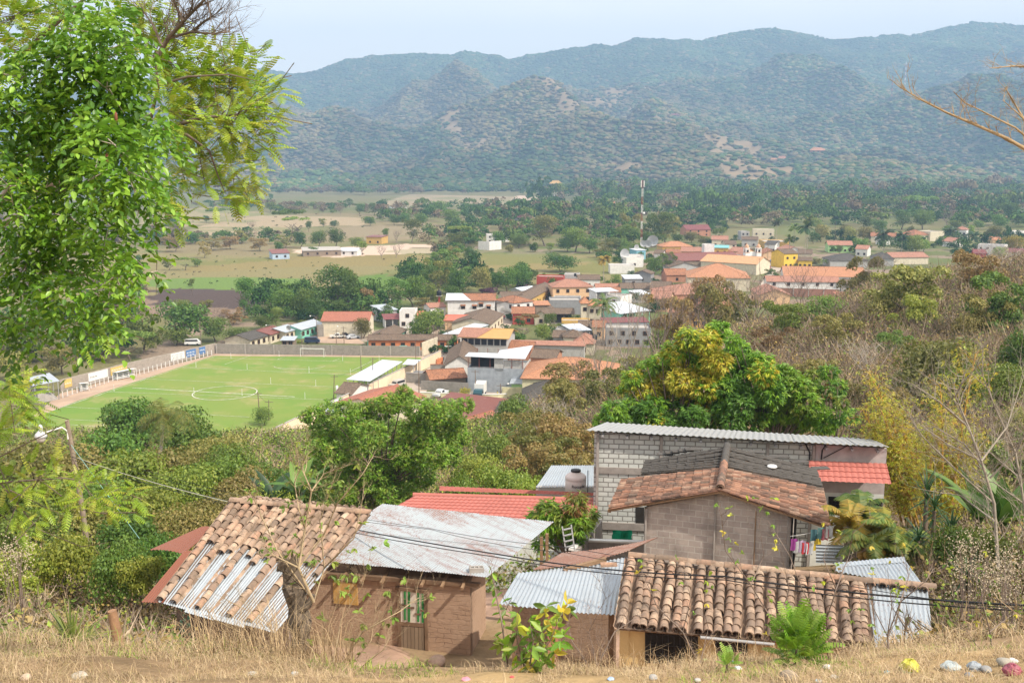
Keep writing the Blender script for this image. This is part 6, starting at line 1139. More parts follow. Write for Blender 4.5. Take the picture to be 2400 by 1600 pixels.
corr('rusty_lean_to',lh,[W(351,1288,Y=25.2),W(430,1297,Y=25.0),W(500,1238,Y=27.0),W(468,1236,Y=27.2)],M_zrust,seed=9,rows=1,sag=-.05)
T0b=[W(862,1206,Y=25.5),W(540,1178,Y=26.2),W(585,1166,Y=27.3)-Vector((0,0,.0)),W(850,1192,Y=26.9)];tiles('rear_tile_roof',lh,T0b,M_t1,seed=8,under=True,ridge=False,wob=1.8)
e0=patch(T0,.05,.13);e1=patch(T0,.99,.12);M_mud=paint((.24,.18,.15),.98,.35,1.4,name='grey_mud_plaster')
wq('front_wall',lh,[(e0-Vector((0,0,.12)),drop(e0,40.3)),(e1-Vector((0,0,.12)),drop(e1,40.3))],M_mud,.25)
g0_=patch(T0,.05,.93);wq('side_wall',lh,[(g0_-Vector((0,0,.12)),drop(g0_,40.3)),(e0-Vector((0,0,.12)),drop(e0,40.3))],M_mud,.25)
gp_=MB();rgg=random.Random(5);d_=(e1-e0).normalized();n_=Vector((-d_.y,d_.x,0)).normalized()
for i in range(34):
 x=rgg.uniform(.12,.38);z=rgg.uniform(.35,1.7);s=rgg.uniform(.03,.09);c_=e0+d_*x-n_*.012;gp_.box((c_.x-lh.location.x,c_.y-lh.location.y,e0.z-.15-z-lh.location.z),(s,.012,s*1.3),paint((.16,.38,.27),name='green_paint_patch'),math.atan2(d_.y,d_.x))
tag(gp_.build('green_paint_patches',lh),kind='stuff')
for i in range(8):a=patch(T0,.08+.12*i,.02)-Vector((0,0,.10));b_=patch(T0,.08+.12*i,.9)-Vector((0,0,.12));post(lh,a,b_,.07,M_wood,'rafter')
P0=[W(1170,1414,Y=21.9),W(1457,1441,Y=21.2),W(1475,1303,Y=24.4),W(1214,1342,Y=24.0)]
ph=root_at('zinc_porch','open porch of pale corrugated zinc between the adobe and yellow houses','porch',Vector((P0[0].x,P0[0].y,41)))
corr('zinc_roof',ph,P0,M_zn,wl=.10,amp=.016,seed=11,rows=1,sag=.03)
corr('rust_brown_sheets',ph,[W(1249,1340,Y=24.0)+Vector((0,0,.06)),W(1475,1296,Y=24.5)+Vector((0,0,.08)),W(1543,1258,Y=25.6),W(1318,1294,Y=26.0)],M_zr,wl=.08,seed=12,rows=1,sag=.07)
post(ph,W(1321,1340,Y=23.95)+Vector((0,0,.04)),W(1420,1318,Y=24.2)+Vector((0,0,.1)),.10,M_beam,'roof_plank')
for x,w_,m in((1296,.24,paint((.40,.20,.13),name='brick_pillar')),(1433,.12,M_wood),(1205,.10,M_wood)):a=W(x,1436,Y=21.8);post(ph,drop(a,40.2),a,w_,m)
wq('back_wall',ph,[(W(1200,1400,Y=24.9),drop(W(1200,1400,Y=24.9),40)),(W(1446,1380,Y=24.4),drop(W(1446,1380,Y=24.4),40))],M_adobe,.2)
p=W(1407,1330,Y=23.6)+Vector((0,0,.03));st=root_at('roof_tile','loose clay tile lying on the zinc porch roof','tile',p);part(st,'tile_body',lambda b:barrel(b,Vector((0,0,.02)),Vector((0,1,0)),Vector((1,.1,0)).normalized(),Vector((0,0,1)),.42,.1,M_t1))
tb=root_at('work_table','rough timber table in the shade under the zinc porch','table',W(1370,1500,Y=23));tb.location.z=h1(tb.location.x,23)
part(tb,'table_top',lambda b:b.box((0,0,.75),(1.6,.7,.06),M_wood));[part(tb,'leg',lambda b:b.box((x,y,.37),(.08,.08,.76),M_wood))for x in(-.7,.7)for y in(-.28,.28)]
Y0_=[W(1447,1467,Y=20.0),W(2046,1514,Y=19.5),W(2033,1368,Y=21.9),W(1473,1306,Y=23.0)]
yh=root_at('yellow_house','yellow plastered house under a long sunlit roof of old clay tiles','house',Vector((Y0_[0].x,Y0_[0].y,42)))
tiles('tile_roof',yh,Y0_,M_t1,pitch=.236,exp=.31,r=.105,seed=21,wob=1.3,ridge_mat=M_t1)
e0=patch(Y0_,.005,.12)-Vector((0,0,.14));e1=patch(Y0_,.99,.12)-Vector((0,0,.14));M_yel=paint((.60,.44,.21),.9,.2,1.2,name='yellow_plaster')
wq('front_wall',yh,[(e0,drop(e0,41)),(e1,drop(e1,41))],M_yel,.2);bk_=patch(Y0_,.005,.97)-Vector((0,0,.14));wq('side_wall',yh,[(bk_,drop(bk_,41)),(e0,drop(e0,41))],M_yel,.2)
def win(root,x0,y0,x1,y1,a,b_,bars=True):
 P=[onwall(x,y,a,b_,.02)for x,y in((x0,y1),(x1,y1+(x1-x0)*.07),(x1,y0+(x1-x0)*.07),(x0,y0))];o=root.location;n=Vector((0,1,0));q=MB()
 q.hexa([P[0]-o,P[1]-o,P[1]-o+n*.1,P[0]-o+n*.1],[P[3]-o,P[2]-o,P[2]-o+n*.1,P[3]-o+n*.1],M_dark);wn=q.build('window',root)
 if bars:
  g=MB();k=max(4,int((P[1]-P[0]).length/.12))
  for i in range(k+1):a_=P[0]+(P[1]-P[0])*i/k;c_=P[3]+(P[2]-P[3])*i/k;g.bar(a_-o-n*.05,c_-o-n*.05,.018,M_black)
  for f in(.3,.62,.95):g.bar(P[0]+(P[3]-P[0])*f-o-n*.06,P[1]+(P[2]-P[1])*f-o-n*.06,.02,M_black)
  gb=g.build('window_grille',wn)
 return wn
win(yh,1512,1478,1634,1552,e0,e1);win(yh,1676,1492,1752,1552,e0,e1,False)
part(yh,'gutter_pipe',lambda b:b.tube([patch(Y0_,.33,0)-yh.location-Vector((0,0,.1)),patch(Y0_,.62,0)-yh.location-Vector((0,0,.13))],.035,M_metal,7))
part(yh,'fascia',lambda b:b.bar(patch(Y0_,0,.02)-yh.location-Vector((0,0,.08)),patch(Y0_,1,.02)-yh.location-Vector((0,0,.08)),.05,M_wood))
Z0=[W(2052,1518,Y=19.4),W(2189,1536,Y=19.2),W(2173,1381,Y=21.7),W(2031,1366,Y=22.0)]
zh=root_at('zinc_annex','annex of tilted corrugated zinc at the right end of the yellow house','annex',Vector((Z0[0].x,Z0[0].y,42.4)))
corr('zinc_roof',zh,[q-Vector((0,0,.03))for q in Z0],M_zn,wl=.10,amp=.016,seed=31,rows=1,ragged=.1)
corr('rear_zinc_roof',zh,[W(1958,1338,Y=22.8),W(2166,1377,Y=21.9),W(2120,1312,Y=24.3),W(1960,1325,Y=24.4)],M_zn,wl=.10,amp=.016,seed=32,rows=1)
corr('ridge_zinc_sheet',zh,[W(1960,1328,Y=24.1),W(2122,1316,Y=24.1),W(2118,1304,Y=24.4),W(1955,1318,Y=24.4)],M_zn,wl=.10,amp=.01,seed=33,rows=1)
tiles('edge_tiles',zh,[W(2028,1371,Y=21.85),W(2174,1385,Y=21.6),W(2176,1381,Y=21.8),W(2030,1367,Y=22.0)],M_t1,seed=35,under=False)
a=W(2178,1520,Y=19.6);post(zh,drop(a,42),a,.09,M_wood);a=W(2062,1505,Y=19.7);post(zh,drop(a,42),a,.09,M_wood)
gL=W(1514,1187,Y=30.5);gR=W(1855,1208,Y=29.1);gA=W(1687,1156,Y=29.75);m_gb=blockm((.50,.43,.39),(.38,.325,.30),(.56,.52,.48),name='bare_grey_blocks',stain=.55,ms=.014)
gh=root_at('block_gable_house','bare grey block house with a brown clay tile gable roof','house',drop(gL,41))
o=gh.location;b=MB();n=Vector((-(gR-gL).y,(gR-gL).x,0)).normalized();fr_pts=[drop(gL,39.8)-o,drop(gR,39.8)-o,gR-o,gA-o,gL-o]
b.face(fr_pts,m_gb);b.face([q+n*.15 for q in fr_pts][::-1],m_gb)
for i in range(5):j=(i+1)%5;b.face([fr_pts[j],fr_pts[i],fr_pts[i]+n*.15,fr_pts[j]+n*.15],m_gb)
b.build('gable_wall',gh)
wq('side_wall',gh,[(gL+n*5+Vector((0,0,0)),drop(gL+n*5,39.8)),(gL+n*.16,drop(gL+n*.16,39.8))],m_gb,.15);wq('side_wall',gh,[(gR+n*.16,drop(gR+n*.16,39.8)),(gR+n*5,drop(gR+n*5,39.8))],m_gb,.15)
M_cr=paint((.31,.28,.26),.95,.25,3,name='rough_concrete')
for f,ztop,w_ in((.0,0,.2),(.485,gA.z-gL.z-.1,.16),(.985,0,.2)):
 a=gL+(gR-gL)*f;zt=a.z+ztop*(1 if f==.485 else 0);q=MB();q.bar(drop(a,39.8)-o-n*.012,drop(a,zt-.02)-o-n*.012,w_,M_cr,w_*.3);q.build('concrete_column',gh)
part(gh,'pipe',lambda b:b.tube([drop(gL+(gR-gL)*.765,43.6)-o-n*.05,drop(gL+(gR-gL)*.765,40)-o-n*.05],.018,M_beam,6))
rf=n*-.32;rb=n*2.3
AF=W(1687,1148,Y=29.45);AB=W(1694,1098,Y=31.9);AC=W(1704,1050,Y=34.3)
LF=W(1428,1191,Y=30.7);LB=W(1459,1123,Y=33.2);RF=W(1945,1233,Y=28.4);RB=W(1928,1146,Y=31.0)
tiles('tile_roof',gh,[RF,AF,AB,RB],M_t2,pitch=.25,exp=.24,r=.085,seed=41,ridge=False)if False else None
def tiles_side(name,root,eaveF,apexF,apexB,eaveB,m,seed,pitch=.22,exp=.30,r=.075,rid=True,col_along=False):
 """slope seen from its end: columns run from eave to ridge"""
 return tiles(name,root,[eaveF,eaveB,apexB,apexF],m,pitch=pitch,exp=exp,r=r,seed=seed,ridge=rid)
tiles_side('tile_roof',gh,LF,AF,AB,LB,M_t2,42);tiles_side('tile_roof',gh,RF,AF+Vector((.01,0,0)),AB,RB,M_t2,43)
M_dk=paint((.085,.078,.072),.95,.3,5,name='dark_cement_tiles')
LC=W(1513,1083,Y=35.5);LB2=W(1503,1112,Y=33.4);RC=W(1912,1103,Y=34.0)
tiles('dark_tile_roof',gh,[LB2+Vector((0,0,.04)),LC+Vector((0,0,.04)),AC+Vector((0,0,.04)),AB+Vector((0,0,.04))],M_dk,pitch=.3,exp=.34,r=.06,seed=44,ridge=False)
tiles('dark_tile_roof',gh,[RC+Vector((0,0,.04)),RB+Vector((0,0,.06)),AB+Vector((0,0,.05)),AC+Vector((0,0,.04))],M_dk,pitch=.3,exp=.34,r=.06,seed=45,ridge=False)
part(gh,'ridge_tiles',lambda b:[barrel(b,AF+(AC-AF)*(i/13)+Vector((0,0,.06))-o,Vector((1,0,0)),((AC-AF).normalized()+Vector((0,0,.05))).normalized(),Vector((0,0,1)),.5,.15,M_t2 if i<7 else M_dk)for i in range(13)])
for s,(f,g)in enumerate(((LF,LB),(RF,RB))):post(gh,f-Vector((0,0,.09)),g-Vector((0,0,.09)),.1,M_beam,'eave_beam')
part(gh,'verge_board',lambda b:(b.bar(LF-o-Vector((0,0,.07)),AF-o-Vector((0,0,.07)),.06,M_beam),b.bar(AF-o-Vector((0,0,.07)),RF-o-Vector((0,0,.07)),.06,M_beam)))
rgl=random.Random(9)
for i in range(9):
 t_=i/8;p=LC+(AC-LC)*(.25+.7*t_)if i<5 else AC+(RC-AC)*(.1+.12*(i-4)*2)
 part(gh,'loose_ridge_tile',lambda b:b.box(tuple(p-o+Vector((0,.1,.12+rgl.uniform(0,.06)))),(rgl.uniform(.5,.8),.32,.03),M_dk,rgl.uniform(-.3,.3)))
w_=onwall(1840,1110,AC,RC);part(gh,'white_vent',lambda b:b.lathe([(.17,0),(.15,.04),(.01,.05)],M_wht,tuple((RB*.35+RC*.15+AB*.25+AC*.25)-o+Vector((0,0,.14))),14))
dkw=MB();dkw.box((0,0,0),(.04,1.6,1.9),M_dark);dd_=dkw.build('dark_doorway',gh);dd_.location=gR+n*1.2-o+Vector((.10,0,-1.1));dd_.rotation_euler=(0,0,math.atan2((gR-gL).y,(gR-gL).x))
Bq=lambda x,y,Y:W(x,y,Y=Y)
bL=Bq(1393,1012,38.5);bR=Bq(2079,1051,37.2);bh=root_at('tall_block_house','long two storey house of whitewashed blocks under a low grey metal roof','house',drop(bL,37));o=bh.location
m_wb=blockm((.58,.60,.58),(.50,.52,.50),(.20,.19,.18),name='whitewashed_blocks',stain=.14,ms=.022,sc=(.3,.3,.28));m_pk=paint((.47,.41,.41),.95,.35,.9,name='pinkish_plaster');m_ww=paint((.70,.72,.69),.9,.2,1,name='offwhite_plaster')
d=(bR-bL);dn=Vector((-d.y,d.x,0)).normalized();at_=lambda f:bL+d*f
wq('block_wall',bh,[(at_(0),drop(at_(0),36)),(at_(.762),drop(at_(.762),36))],m_wb,.2);wq('pink_wall',bh,[(at_(.763),drop(at_(.763),41.5)),(at_(1),drop(at_(1),41.5))],m_pk,.2);wq('white_wall',bh,[(drop(at_(.763),41.5),drop(at_(.763),36)),(drop(at_(1),41.5),drop(at_(1),36))],m_ww,.2)
wq('end_wall',bh,[(at_(1)+dn*.21,drop(at_(1)+dn*.21,36)),(at_(1)+dn*4+Vector((0,0,-1.0)),drop(at_(1)+dn*4,36))],m_ww,.2);wq('end_wall',bh,[(at_(0)+dn*4+Vector((0,0,-1.0)),drop(at_(0)+dn*4,36)),(at_(0)+dn*.21,drop(at_(0)+dn*.21,36))],m_wb,.2)
for f,z1 in((.012,0),(.235,0),(.755,0),(.60,0)):a=at_(f);q=MB();q.bar(drop(a,36)-o-dn*.01,drop(a,a.z-.02)-o-dn*.01,.28 if f<.1 else.17,M_cr,.10);q.build('concrete_column',bh)
zb_=onwall(1450,1102,bL,bR);q=MB();q.bar(drop(at_(0),zb_.z)-o-dn*.015,drop(at_(.62),zb_.z)-o-dn*.015,.08,M_cr,.26);q.build('concrete_beam',bh)
zb2=onwall(1450,1232,bL,bR);q=MB();q.bar(drop(at_(0),zb2.z)-o-dn*.02,drop(at_(.4),zb2.z)-o-dn*.02,.1,M_cr,.3);q.build('concrete_beam',bh)
corr('metal_roof',bh,[Bq(1371,1008,38.2),Bq(2082,1047,36.6),Bq(2046,1029,41.5),Bq(1421,989,43.0)],M_zg,wl=.24,amp=.02,seed=51,rows=1,sheetw=1.1,ragged=.02)
for i in range(12):a=at_(.03+.085*i)-o+Vector((0,0,-.07));part(bh,'purlin_end',lambda b:b.bar(a-dn*.3,a+dn*.1,.09,M_metal))
M_red=tilem((.46,.125,.10),.15,'red_metal_tile',1.15,moss=.05)
def mtile(name,root,c,m,wl=.22,st=.36):
 o=root.location;c=[q-o for q in c];N_=pnorm(c);w=(c[1]-c[0]).length;h=(c[3]-c[0]).length;nu=int(w/wl*6);nr=int(h/st);rows=[]
 for j in range(nr):
  for v_,dz in((j/nr,.035),((j+.93)/nr,.0),((j+.999)/nr,-.002)):
   rows.append([patch(c,i/nu,v_)+N_*(dz+.022*abs(math.sin(i/6*math.pi)))for i in range(nu+1)])
 b=MB();b.grid(rows,m,False);return b.build(name,root)
M_rp=paint((.40,.135,.11),.8,.15,.8,name='red_roof_metal');mtile('red_awning',bh,[Bq(1898,1128,35.9),Bq(2089,1136,35.5),Bq(2077,1086,37.0),Bq(1895,1079,37.4)],M_rp)
win(bh,1942,1163,2068,1203,bL,bR)
part(bh,'cable',lambda b:b.tube([onwall(1888,1040,bL,bR,.05)-o,onwall(1898,1060,bL,bR,.06)-o,onwall(1897,1076,bL,bR,.05)-o],.03,M_black,5));part(bh,'cable',lambda b:b.tube([onwall(1935,1042,bL,bR,.05)-o,onwall(1927,1055,bL,bR,.07)-o,onwall(1925,1076,bL,bR,.05)-o],.03,M_black,5));part(bh,'cable',lambda b:b.tube([onwall(1990,1042,bL,bR,.05)-o,onwall(1930,1073,bL,bR,.07)-o],.02,M_black,5))
win(bh,1490,1188,1510,1226,bL,bR,False)
rt=root_at('red_roofed_house','house with a bright red metal tile roof behind the adobe house','house',drop(W(1050,1165,Y=39),37));o=rt.location
mtile('red_metal_roof',rt,[W(890,1208,Y=36.6),W(1400,1228,Y=36.6),W(1400,1174,Y=38.9),W(972,1162,Y=39.2)],M_rp);mtile('rear_red_roof',rt,[W(1030,1152,Y=40.4),W(1394,1164,Y=40.0),W(1396,1155,Y=41.4),W(1030,1139,Y=42.0)],M_rp)
part(rt,'ridge_cap',lambda b:b.tube([W(968,1160,Y=39.5)-o,W(1400,1172,Y=39.1)-o],.12,M_rp,8));a,c_=W(905,1206,Y=37.2),W(1400,1226,Y=37.0);wq('front_wall',rt,[(a,drop(a,35)),(c_,drop(c_,35))],m_ww)
zp=root_at('zinc_shed','grey zinc roof behind the cream water tank','shed',drop(W(1300,1139,Y=46),36));zc_=[W(1256,1141,Y=44.5),W(1400,1141,Y=44.2),W(1400,1090,Y=49),W(1292,1090,Y=49)]
corr('zinc_roof',zp,zc_,M_zn,wl=.12,amp=.015,seed=61,rows=1);wq('wall',zp,[(zc_[0],drop(zc_[0],34)),(zc_[1],drop(zc_[1],34))],M_conc)
tp_=W(1349,1156,Y=42.5);tk=root_at('water_tank','cream plastic water tank with dark lettering on the red roof','water tank',tp_);M_tk=paint((.62,.53,.50),.5,.12,1.5,name='beige_plastic')
part(tk,'tank_body',lambda b:b.lathe([(.01,-.1),(.46,-.1),(.47,.62),(.45,.66),(.47,.70),(.47,.78),(.42,.86),(.22,.98),(.20,1.03)],M_tk,n=24));part(tk,'lid',lambda b:b.lathe([(.21,1.02),(.23,1.04),(.22,1.10),(.01,1.12)],M_black,n=20))
def text(root,s,p,size,m,az=0.0,name='lettering',tilt=math.pi/2,bendr=None):
 cu=bpy.data.curves.new(name,'FONT');cu.body=s;cu.size=size;cu.extrude=.004;cu.align_x='CENTER';cu.materials.append(m);tmp=bpy.data.objects.new(name,cu);COL.objects.link(tmp)
 me=bpy.data.meshes.new_from_object(tmp.evaluated_get(bpy.context.evaluated_depsgraph_get()));bpy.data.objects.remove(tmp)
 if bendr:
  for v_ in me.vertices:a=v_.co.x/bendr;v_.co=Vector((bendr*math.sin(a),v_.co.y,bendr*math.cos(a)-bendr+v_.co.z))
 o=child(name,me,root,p);o.rotation_euler=(tilt,0,az);return o
text(tk,'Rotoplas',Vector((.12,-.475,.40)),.19,M_black,.25,bendr=.47)
part(tk,'vent_pipe',lambda b:b.tube([(.53,-.1,-.1),(.53,-.1,1.1)],.02,M_black,6))
uw=root_at('unfinished_wall','unfinished grey concrete walls with white tops beside the small mango tree','wall',drop(W(1358,1290,Y=30),40))
for a,c_ in(((1401,1218,36.5),(1340,1291,30.5)),((1357,1268,33),(1514,1273,32.2))):
 A_,C_=W(a[0],a[1],Y=a[2]),W(c_[0],c_[1],Y=c_[2]);wq('wall',uw,[(A_,drop(A_,38)),(C_,drop(C_,38))],M_cr,.18);part(uw,'white_coping',lambda b:b.bar(A_-uw.location+Vector((0,.06,.03)),C_-uw.location+Vector((0,.06,.03)),.2,M_wht,.06))
for x in(1366,1372,1384):part(uw,'steel_rods',lambda b:[b.bar(W(x+i*2,1262,Y=32.9)-uw.location,W(x+i*2+1,1228,Y=32.8)-uw.location,.015,M_black)for i in range(2)])
tr_=root_at('green_tarp','bright green tarpaulin under the block house floor','tarpaulin',W(1458,1256,Y=35));part(tr_,'cloth',lambda b:b.grid([[(.09*(i-4)+.02*math.sin(j*2.),.05*math.sin(i*1.1+j*.6),.11*(2-j))for i in range(9)]for j in range(5)],paint((.01,.33,.17),.6,.3,4,name='green_cloth')))
ld=root_at('ladder','grey wooden ladder leaning beside the small mango tree','ladder',W(1330,1290,Y=29.6));q0=W(1326,1290,Y=29.6)-ld.location;q1=W(1320,1233,Y=29.8)-ld.location
for s in(0,.28):part(ld,'rail',lambda b:b.bar(q0+Vector((s,0,0)),q1+Vector((s-.03,0,s*.2)),.07,M_metal,.04))
for i in range(4):t_=.15+.24*i;part(ld,'rung',lambda b:b.bar(q0+(q1-q0)*t_-Vector((.0,.03,0)),q0+(q1-q0)*t_+Vector((.27,-.03,.07)),.07,M_metal,.03))
cl=[(1862,1262,(.28,.05,.25)),(1870,1268,(.5,.5,.52)),(1880,1266,(.45,.35,.5)),(1888,1270,(.55,.05,.06)),(1898,1272,(.6,.62,.66)),(1908,1240,(.05,.12,.14)),(1916,1262,(.62,.45,.05)),(1925,1236,(.12,.25,.25)),(1934,1238,(.35,.10,.12)),(1944,1232,(.5,.5,.5))]
nm_={0:'purple shirt',1:'white shirt',2:'lilac cloth',3:'small red shirt',4:'pale blue cloth',5:'dark teal trousers',6:'yellow shirt',7:'teal towel',8:'maroon cloth',9:'grey cloth'}
for i,(x,y,c_)in enumerate(cl):
 p=W(x,y,Y=28.2);r=root_at('laundry',nm_[i]+' hanging in the dark doorway of the block gable house','laundry',p,'laundry by the block gable house')
 part(r,'cloth',lambda b:b.grid([[(.035*(k-3)+.01*math.sin(j),.02*math.sin(k*1.6+i),-.09*j-.012*math.sin(k*1.3))for k in range(7)]for j in range(5)],paint(c_,.9,.2,9,name='laundry_cloth')))
cable('thin cord holding the laundry',[W(1852,1256,Y=28.25),W(1958,1230,Y=28.25)],.05,.006,M_wht,'washing_line','cord')
zs=root_at('zinc_sheet','upright corrugated zinc panel beside the laundry','zinc sheet',W(1945,1316,Y=27.6));corr('sheet',zs,[W(1913,1318,Y=27.6),W(1913,1275,Y=27.6),W(1974,1277,Y=27.5),W(1975,1320,Y=27.5)],M_zn,wl=.10,amp=.015,seed=71,rows=1)
pb=W(216,1350,Y=42);pt=W(157,985,Y=41.2);lp=root_at('lamp_pole','leaning wooden pole carrying a white street lamp on a curved arm','street lamp',pb);o=lp.location
part(lp,'pole',lambda b:b.tube([pb-o-Vector((0,0,.8)),pb-o+(pt-pb)*.45+Vector((.05,0,0)),pt-o],[.13,.11,.09],paint((.30,.24,.18),.95,.3,4,name='grey_wood'),9))
a1,a2,a3=W(158,1010,Y=41.2)-o,W(145,1001,Y=41.0)-o,W(105,1014,Y=40.8)-o
part(lp,'lamp_arm',lambda b:b.tube([a1+Vector((0,0,-.35)),a1,a2,a3],.035,M_wht,7));lc=W(96,1020,Y=40.8)-o
lhd=part(lp,'lamp_head',lambda b:b.lathe([(.02,.48),(.08,.42),(.09,.22),(.22,.08),(.26,-.02),(.24,-.06)],paint((.55,.56,.58),.4,.1,name='lamp_metal'),tuple(lc),14));q=MB();q.lathe([(.19,-.05),(.18,-.2),(.1,-.30),(.01,-.32)],paint((.55,.50,.45),.2,.1,name='lamp_glass'),tuple(lc),12);q.build('lamp_glass',lhd)
cb0=W(168,1070,Y=41.3)
cable('thick black power cable from the lamp pole across the roofs',[cb0,W(560,1180,Y=33),W(1185,1301,Y=24),W(1700,1350,Y=19.5),W(2560,1425,Y=14)],.10,.018,M_black,'power_cable','cable',12)
cable('second black cable just below the thick one across the roofs',[cb0+Vector((0,0,-.12)),W(560,1186,Y=33),W(1185,1308,Y=24),W(1700,1358,Y=19.5),W(2560,1437,Y=14)],.12,.012,M_black,'power_cable','cable',12)
cable('thin upper wire crossing the zinc roof',[W(165,1050,Y=41.3),W(600,1170,Y=33),W(1010,1238,Y=27),W(1330,1282,Y=22.6),W(1990,1372,Y=17),W(2560,1440,Y=13)],.06,.007,M_black,'thin_wire','wire',10)
cable('thin slack wire crossing below the upper wire on the zinc roof',[W(165,1060,Y=41.3),W(600,1176,Y=33),W(1010,1240,Y=27),W(1330,1295,Y=22.6),W(1990,1384,Y=17)],.09,.007,M_black,'thin_wire','wire',10)
cable('pale green guy wire slanting down from the lamp pole',[W(165,1040,Y=41.3),W(366,1315,Y=33)],.0,.012,paint((.25,.45,.40),name='guy_wire_green'),'guy_wire','wire',4)
cable('pale insulated wire from the lamp pole to the striped roof',[W(180,1072,Y=41.3),W(545,1178,Y=28)],.1,.014,paint((.5,.5,.35),name='pale_wire'),'house_wire','wire',10)
def leaves6(P,Nn,T,l,w,fold=.18,bend=.12):
 T=T-Nn*(T*Nn).sum(1,keepdims=True);T/=np.linalg.norm(T,axis=1,keepdims=True)+1e-9;B=np.cross(Nn,T);l=np.asarray(l).reshape(-1,1);w=np.asarray(w).reshape(-1,1)
 e=Nn*fold*w;V=np.stack([P,P+T*l*.38+B*w*.5+e,P+T*l*.75+B*w*.36+e-Nn*bend*l*.5,P+T*l-Nn*bend*l,P+T*l*.75-B*w*.36+e-Nn*bend*l*.5,P+T*l*.38-B*w*.5+e],1)
 n=len(P);i=(np.arange(n)*6)[:,None];return V.reshape(-1,3),np.concatenate([i+np.array([[0,1,2,3]]),i+np.array([[3,4,5,0]])])
def whorls(C,D,k,l,w,rng,droop=1.0,cols=None,six=False,spread=.9):
 """k leaves fan out of every cluster centre C, leaning along D and hanging"""
 n=len(C);P=np.repeat(C,k,0);Dd=np.repeat(D,k,0);T=Dd*.6+unitv(n*k,rng)*spread;T[:,2]-=droop*(.6+.6*rng.random(n*k));T/=np.linalg.norm(T,axis=1,keepdims=True)
 Nn=np.cross(T,unitv(n*k,rng));Nn+=Dd*.3;Nn[:,2]+=.6;Nn/=np.linalg.norm(Nn,axis=1,keepdims=True);ll=l*(.65+.6*rng.random(n*k))
 V,F=(leaves6 if six else cards)(P+T*(0 if six else 1)*ll[:,None]*.5,Nn,T,ll,ll*w);c=None
 if cols is not None:c=np.repeat(np.repeat(cols,k,0)*(.8+.4*rng.random((n*k,1))),6 if six else 4,0)
 return V,F,c
def lobe_pts(lobes,Y,depth,dens,rng,shell=.35,squash=.85):
 """lobes (px, py, r_px, colour key) at distance Y: points near each lobe's surface, outward directions"""
 Ps,Ds,Ks=[],[],[]
 for L_ in lobes:
  px,py,rp,key=L_[:4];yy=Y+rng.uniform(-depth,depth);c=W(px,py,Y=yy);r=rp*yy/FPX;n=max(3,int(dens*r*r));d=unitv(n,rng);rr=r*(1-shell*rng.random(n)**1.5)*(1+.25*(rng.random(n)-.5))
  Ps.append(np.array(c)+d*rr[:,None]*np.array([1,1,squash]));Ds.append(d);Ks+=[key]*n
 return np.concatenate(Ps),np.concatenate(Ds),Ks
am=attrm('bright_foliage',nscale=.8,nvar=.15,rough=.45)
tl_=am.n('BsdfTranslucent');mxs=am.n('MixShader');mxs.inputs[0].default_value=.36;am.l(am.b.inputs['Base Color'].links[0].from_socket,tl_.inputs['Color']);am.l(am.b.outputs[0],mxs.inputs[1]);am.l(tl_.outputs[0],mxs.inputs[2]);am.l(mxs.outputs[0],am.t.nodes['Material Output'].inputs[0]);am.b.inputs['Specular IOR Level'].default_value=.45
M_fol=am.m
KC={'g':[(.20,.38,.03),(.26,.43,.04),(.15,.31,.03)],'d':[(.10,.22,.03),(.13,.26,.035),(.08,.18,.03)],'y':[(.54,.50,.05),(.48,.52,.05),(.60,.48,.06),(.40,.50,.05)],'l':[(.20,.34,.05),(.26,.38,.06)],'o':[(.56,.46,.06),(.50,.48,.07)],'m':[(.19,.27,.04),(.26,.32,.05),(.14,.22,.035)],'r':[(.30,.16,.06),(.2,.2,.05)]}
def kcols(Ks,rng,mixd=None):
 out=[]
 for k in Ks:
  if len(k)>1:k=k[int(rng.integers(0,len(k)))]
  a=KC[k];out.append(a[int(rng.integers(0,len(a)))])
 return np.array(out)
def limbs(root,lst,m,name='limb'):
 """lst: [(pixel waypoints with distance), r0, r1]"""
 for pts_,r0,r1 in lst:
  P=[W(x,y,Y=Y)-root.location for x,y,Y in pts_];n=len(P);q=MB();q.tube(P,[(r0+(r1-r0)*i/(n-1))*.55 for i in range(n)],m,6);q.build(name,root)
def lobetree(name,label,lobes,Y,depth,dens,k,l,w,seed,base,limb,droop=1.0,group=None,six=False,cat='tree',cname='crown',bark=None,twigs=0,shell=.35):
 rng=np.random.default_rng(seed);bx=W(base[0],base[1],Y=Y)if len(base)==2 else W(base[0],base[1],Y=base[2]);bz=h1(bx.x,bx.y);r=empty(name,(bx.x,bx.y,bz),label,cat,group)
 P,D,K=lobe_pts(lobes,Y,depth,dens,rng,shell);C=kcols(K,rng);V,F,c=whorls(P,D,k,l,w,rng,droop,C,six);o=np.array(r.location);child(cname,np_mesh(cname,V-o,F,M_fol,cols=c),r)
 b=MB();R_=random.Random(seed)
 hub=Vector((0,0,0));cs=[W(a[0],a[1],Y=Y)-r.location for a in lobes];mid=sum(cs,Vector())/len(cs);fork=Vector((mid.x*.5,mid.y*.5,max(.6,mid.z*.45)))
 b.tube([Vector((0,0,-.4)),fork*.5,fork],[limb*1.3,limb,limb*.8],bark or M_bark,8)
 for a in cs:m_=fork+(a-fork)*.5+Vector((R_.uniform(-.2,.2),R_.uniform(-.2,.2),.15))*a.length*.08;b.tube([fork,m_,a],[limb*.45,limb*.28,limb*.1],bark or M_bark,5,False)
 if twigs:
  for i in range(0,len(P),max(1,len(P)//twigs)):q=Vector(P[i]-o);e=Vector(D[i]);b.tube([q-e*l*2.2-Vector((0,0,l*.4)),q],[limb*.05+.003,.003],bark or M_twig,3,False)
 b.build('trunk',r);return r
zm=lambda x,y:(1350+x/3.36,700+y/3.36)
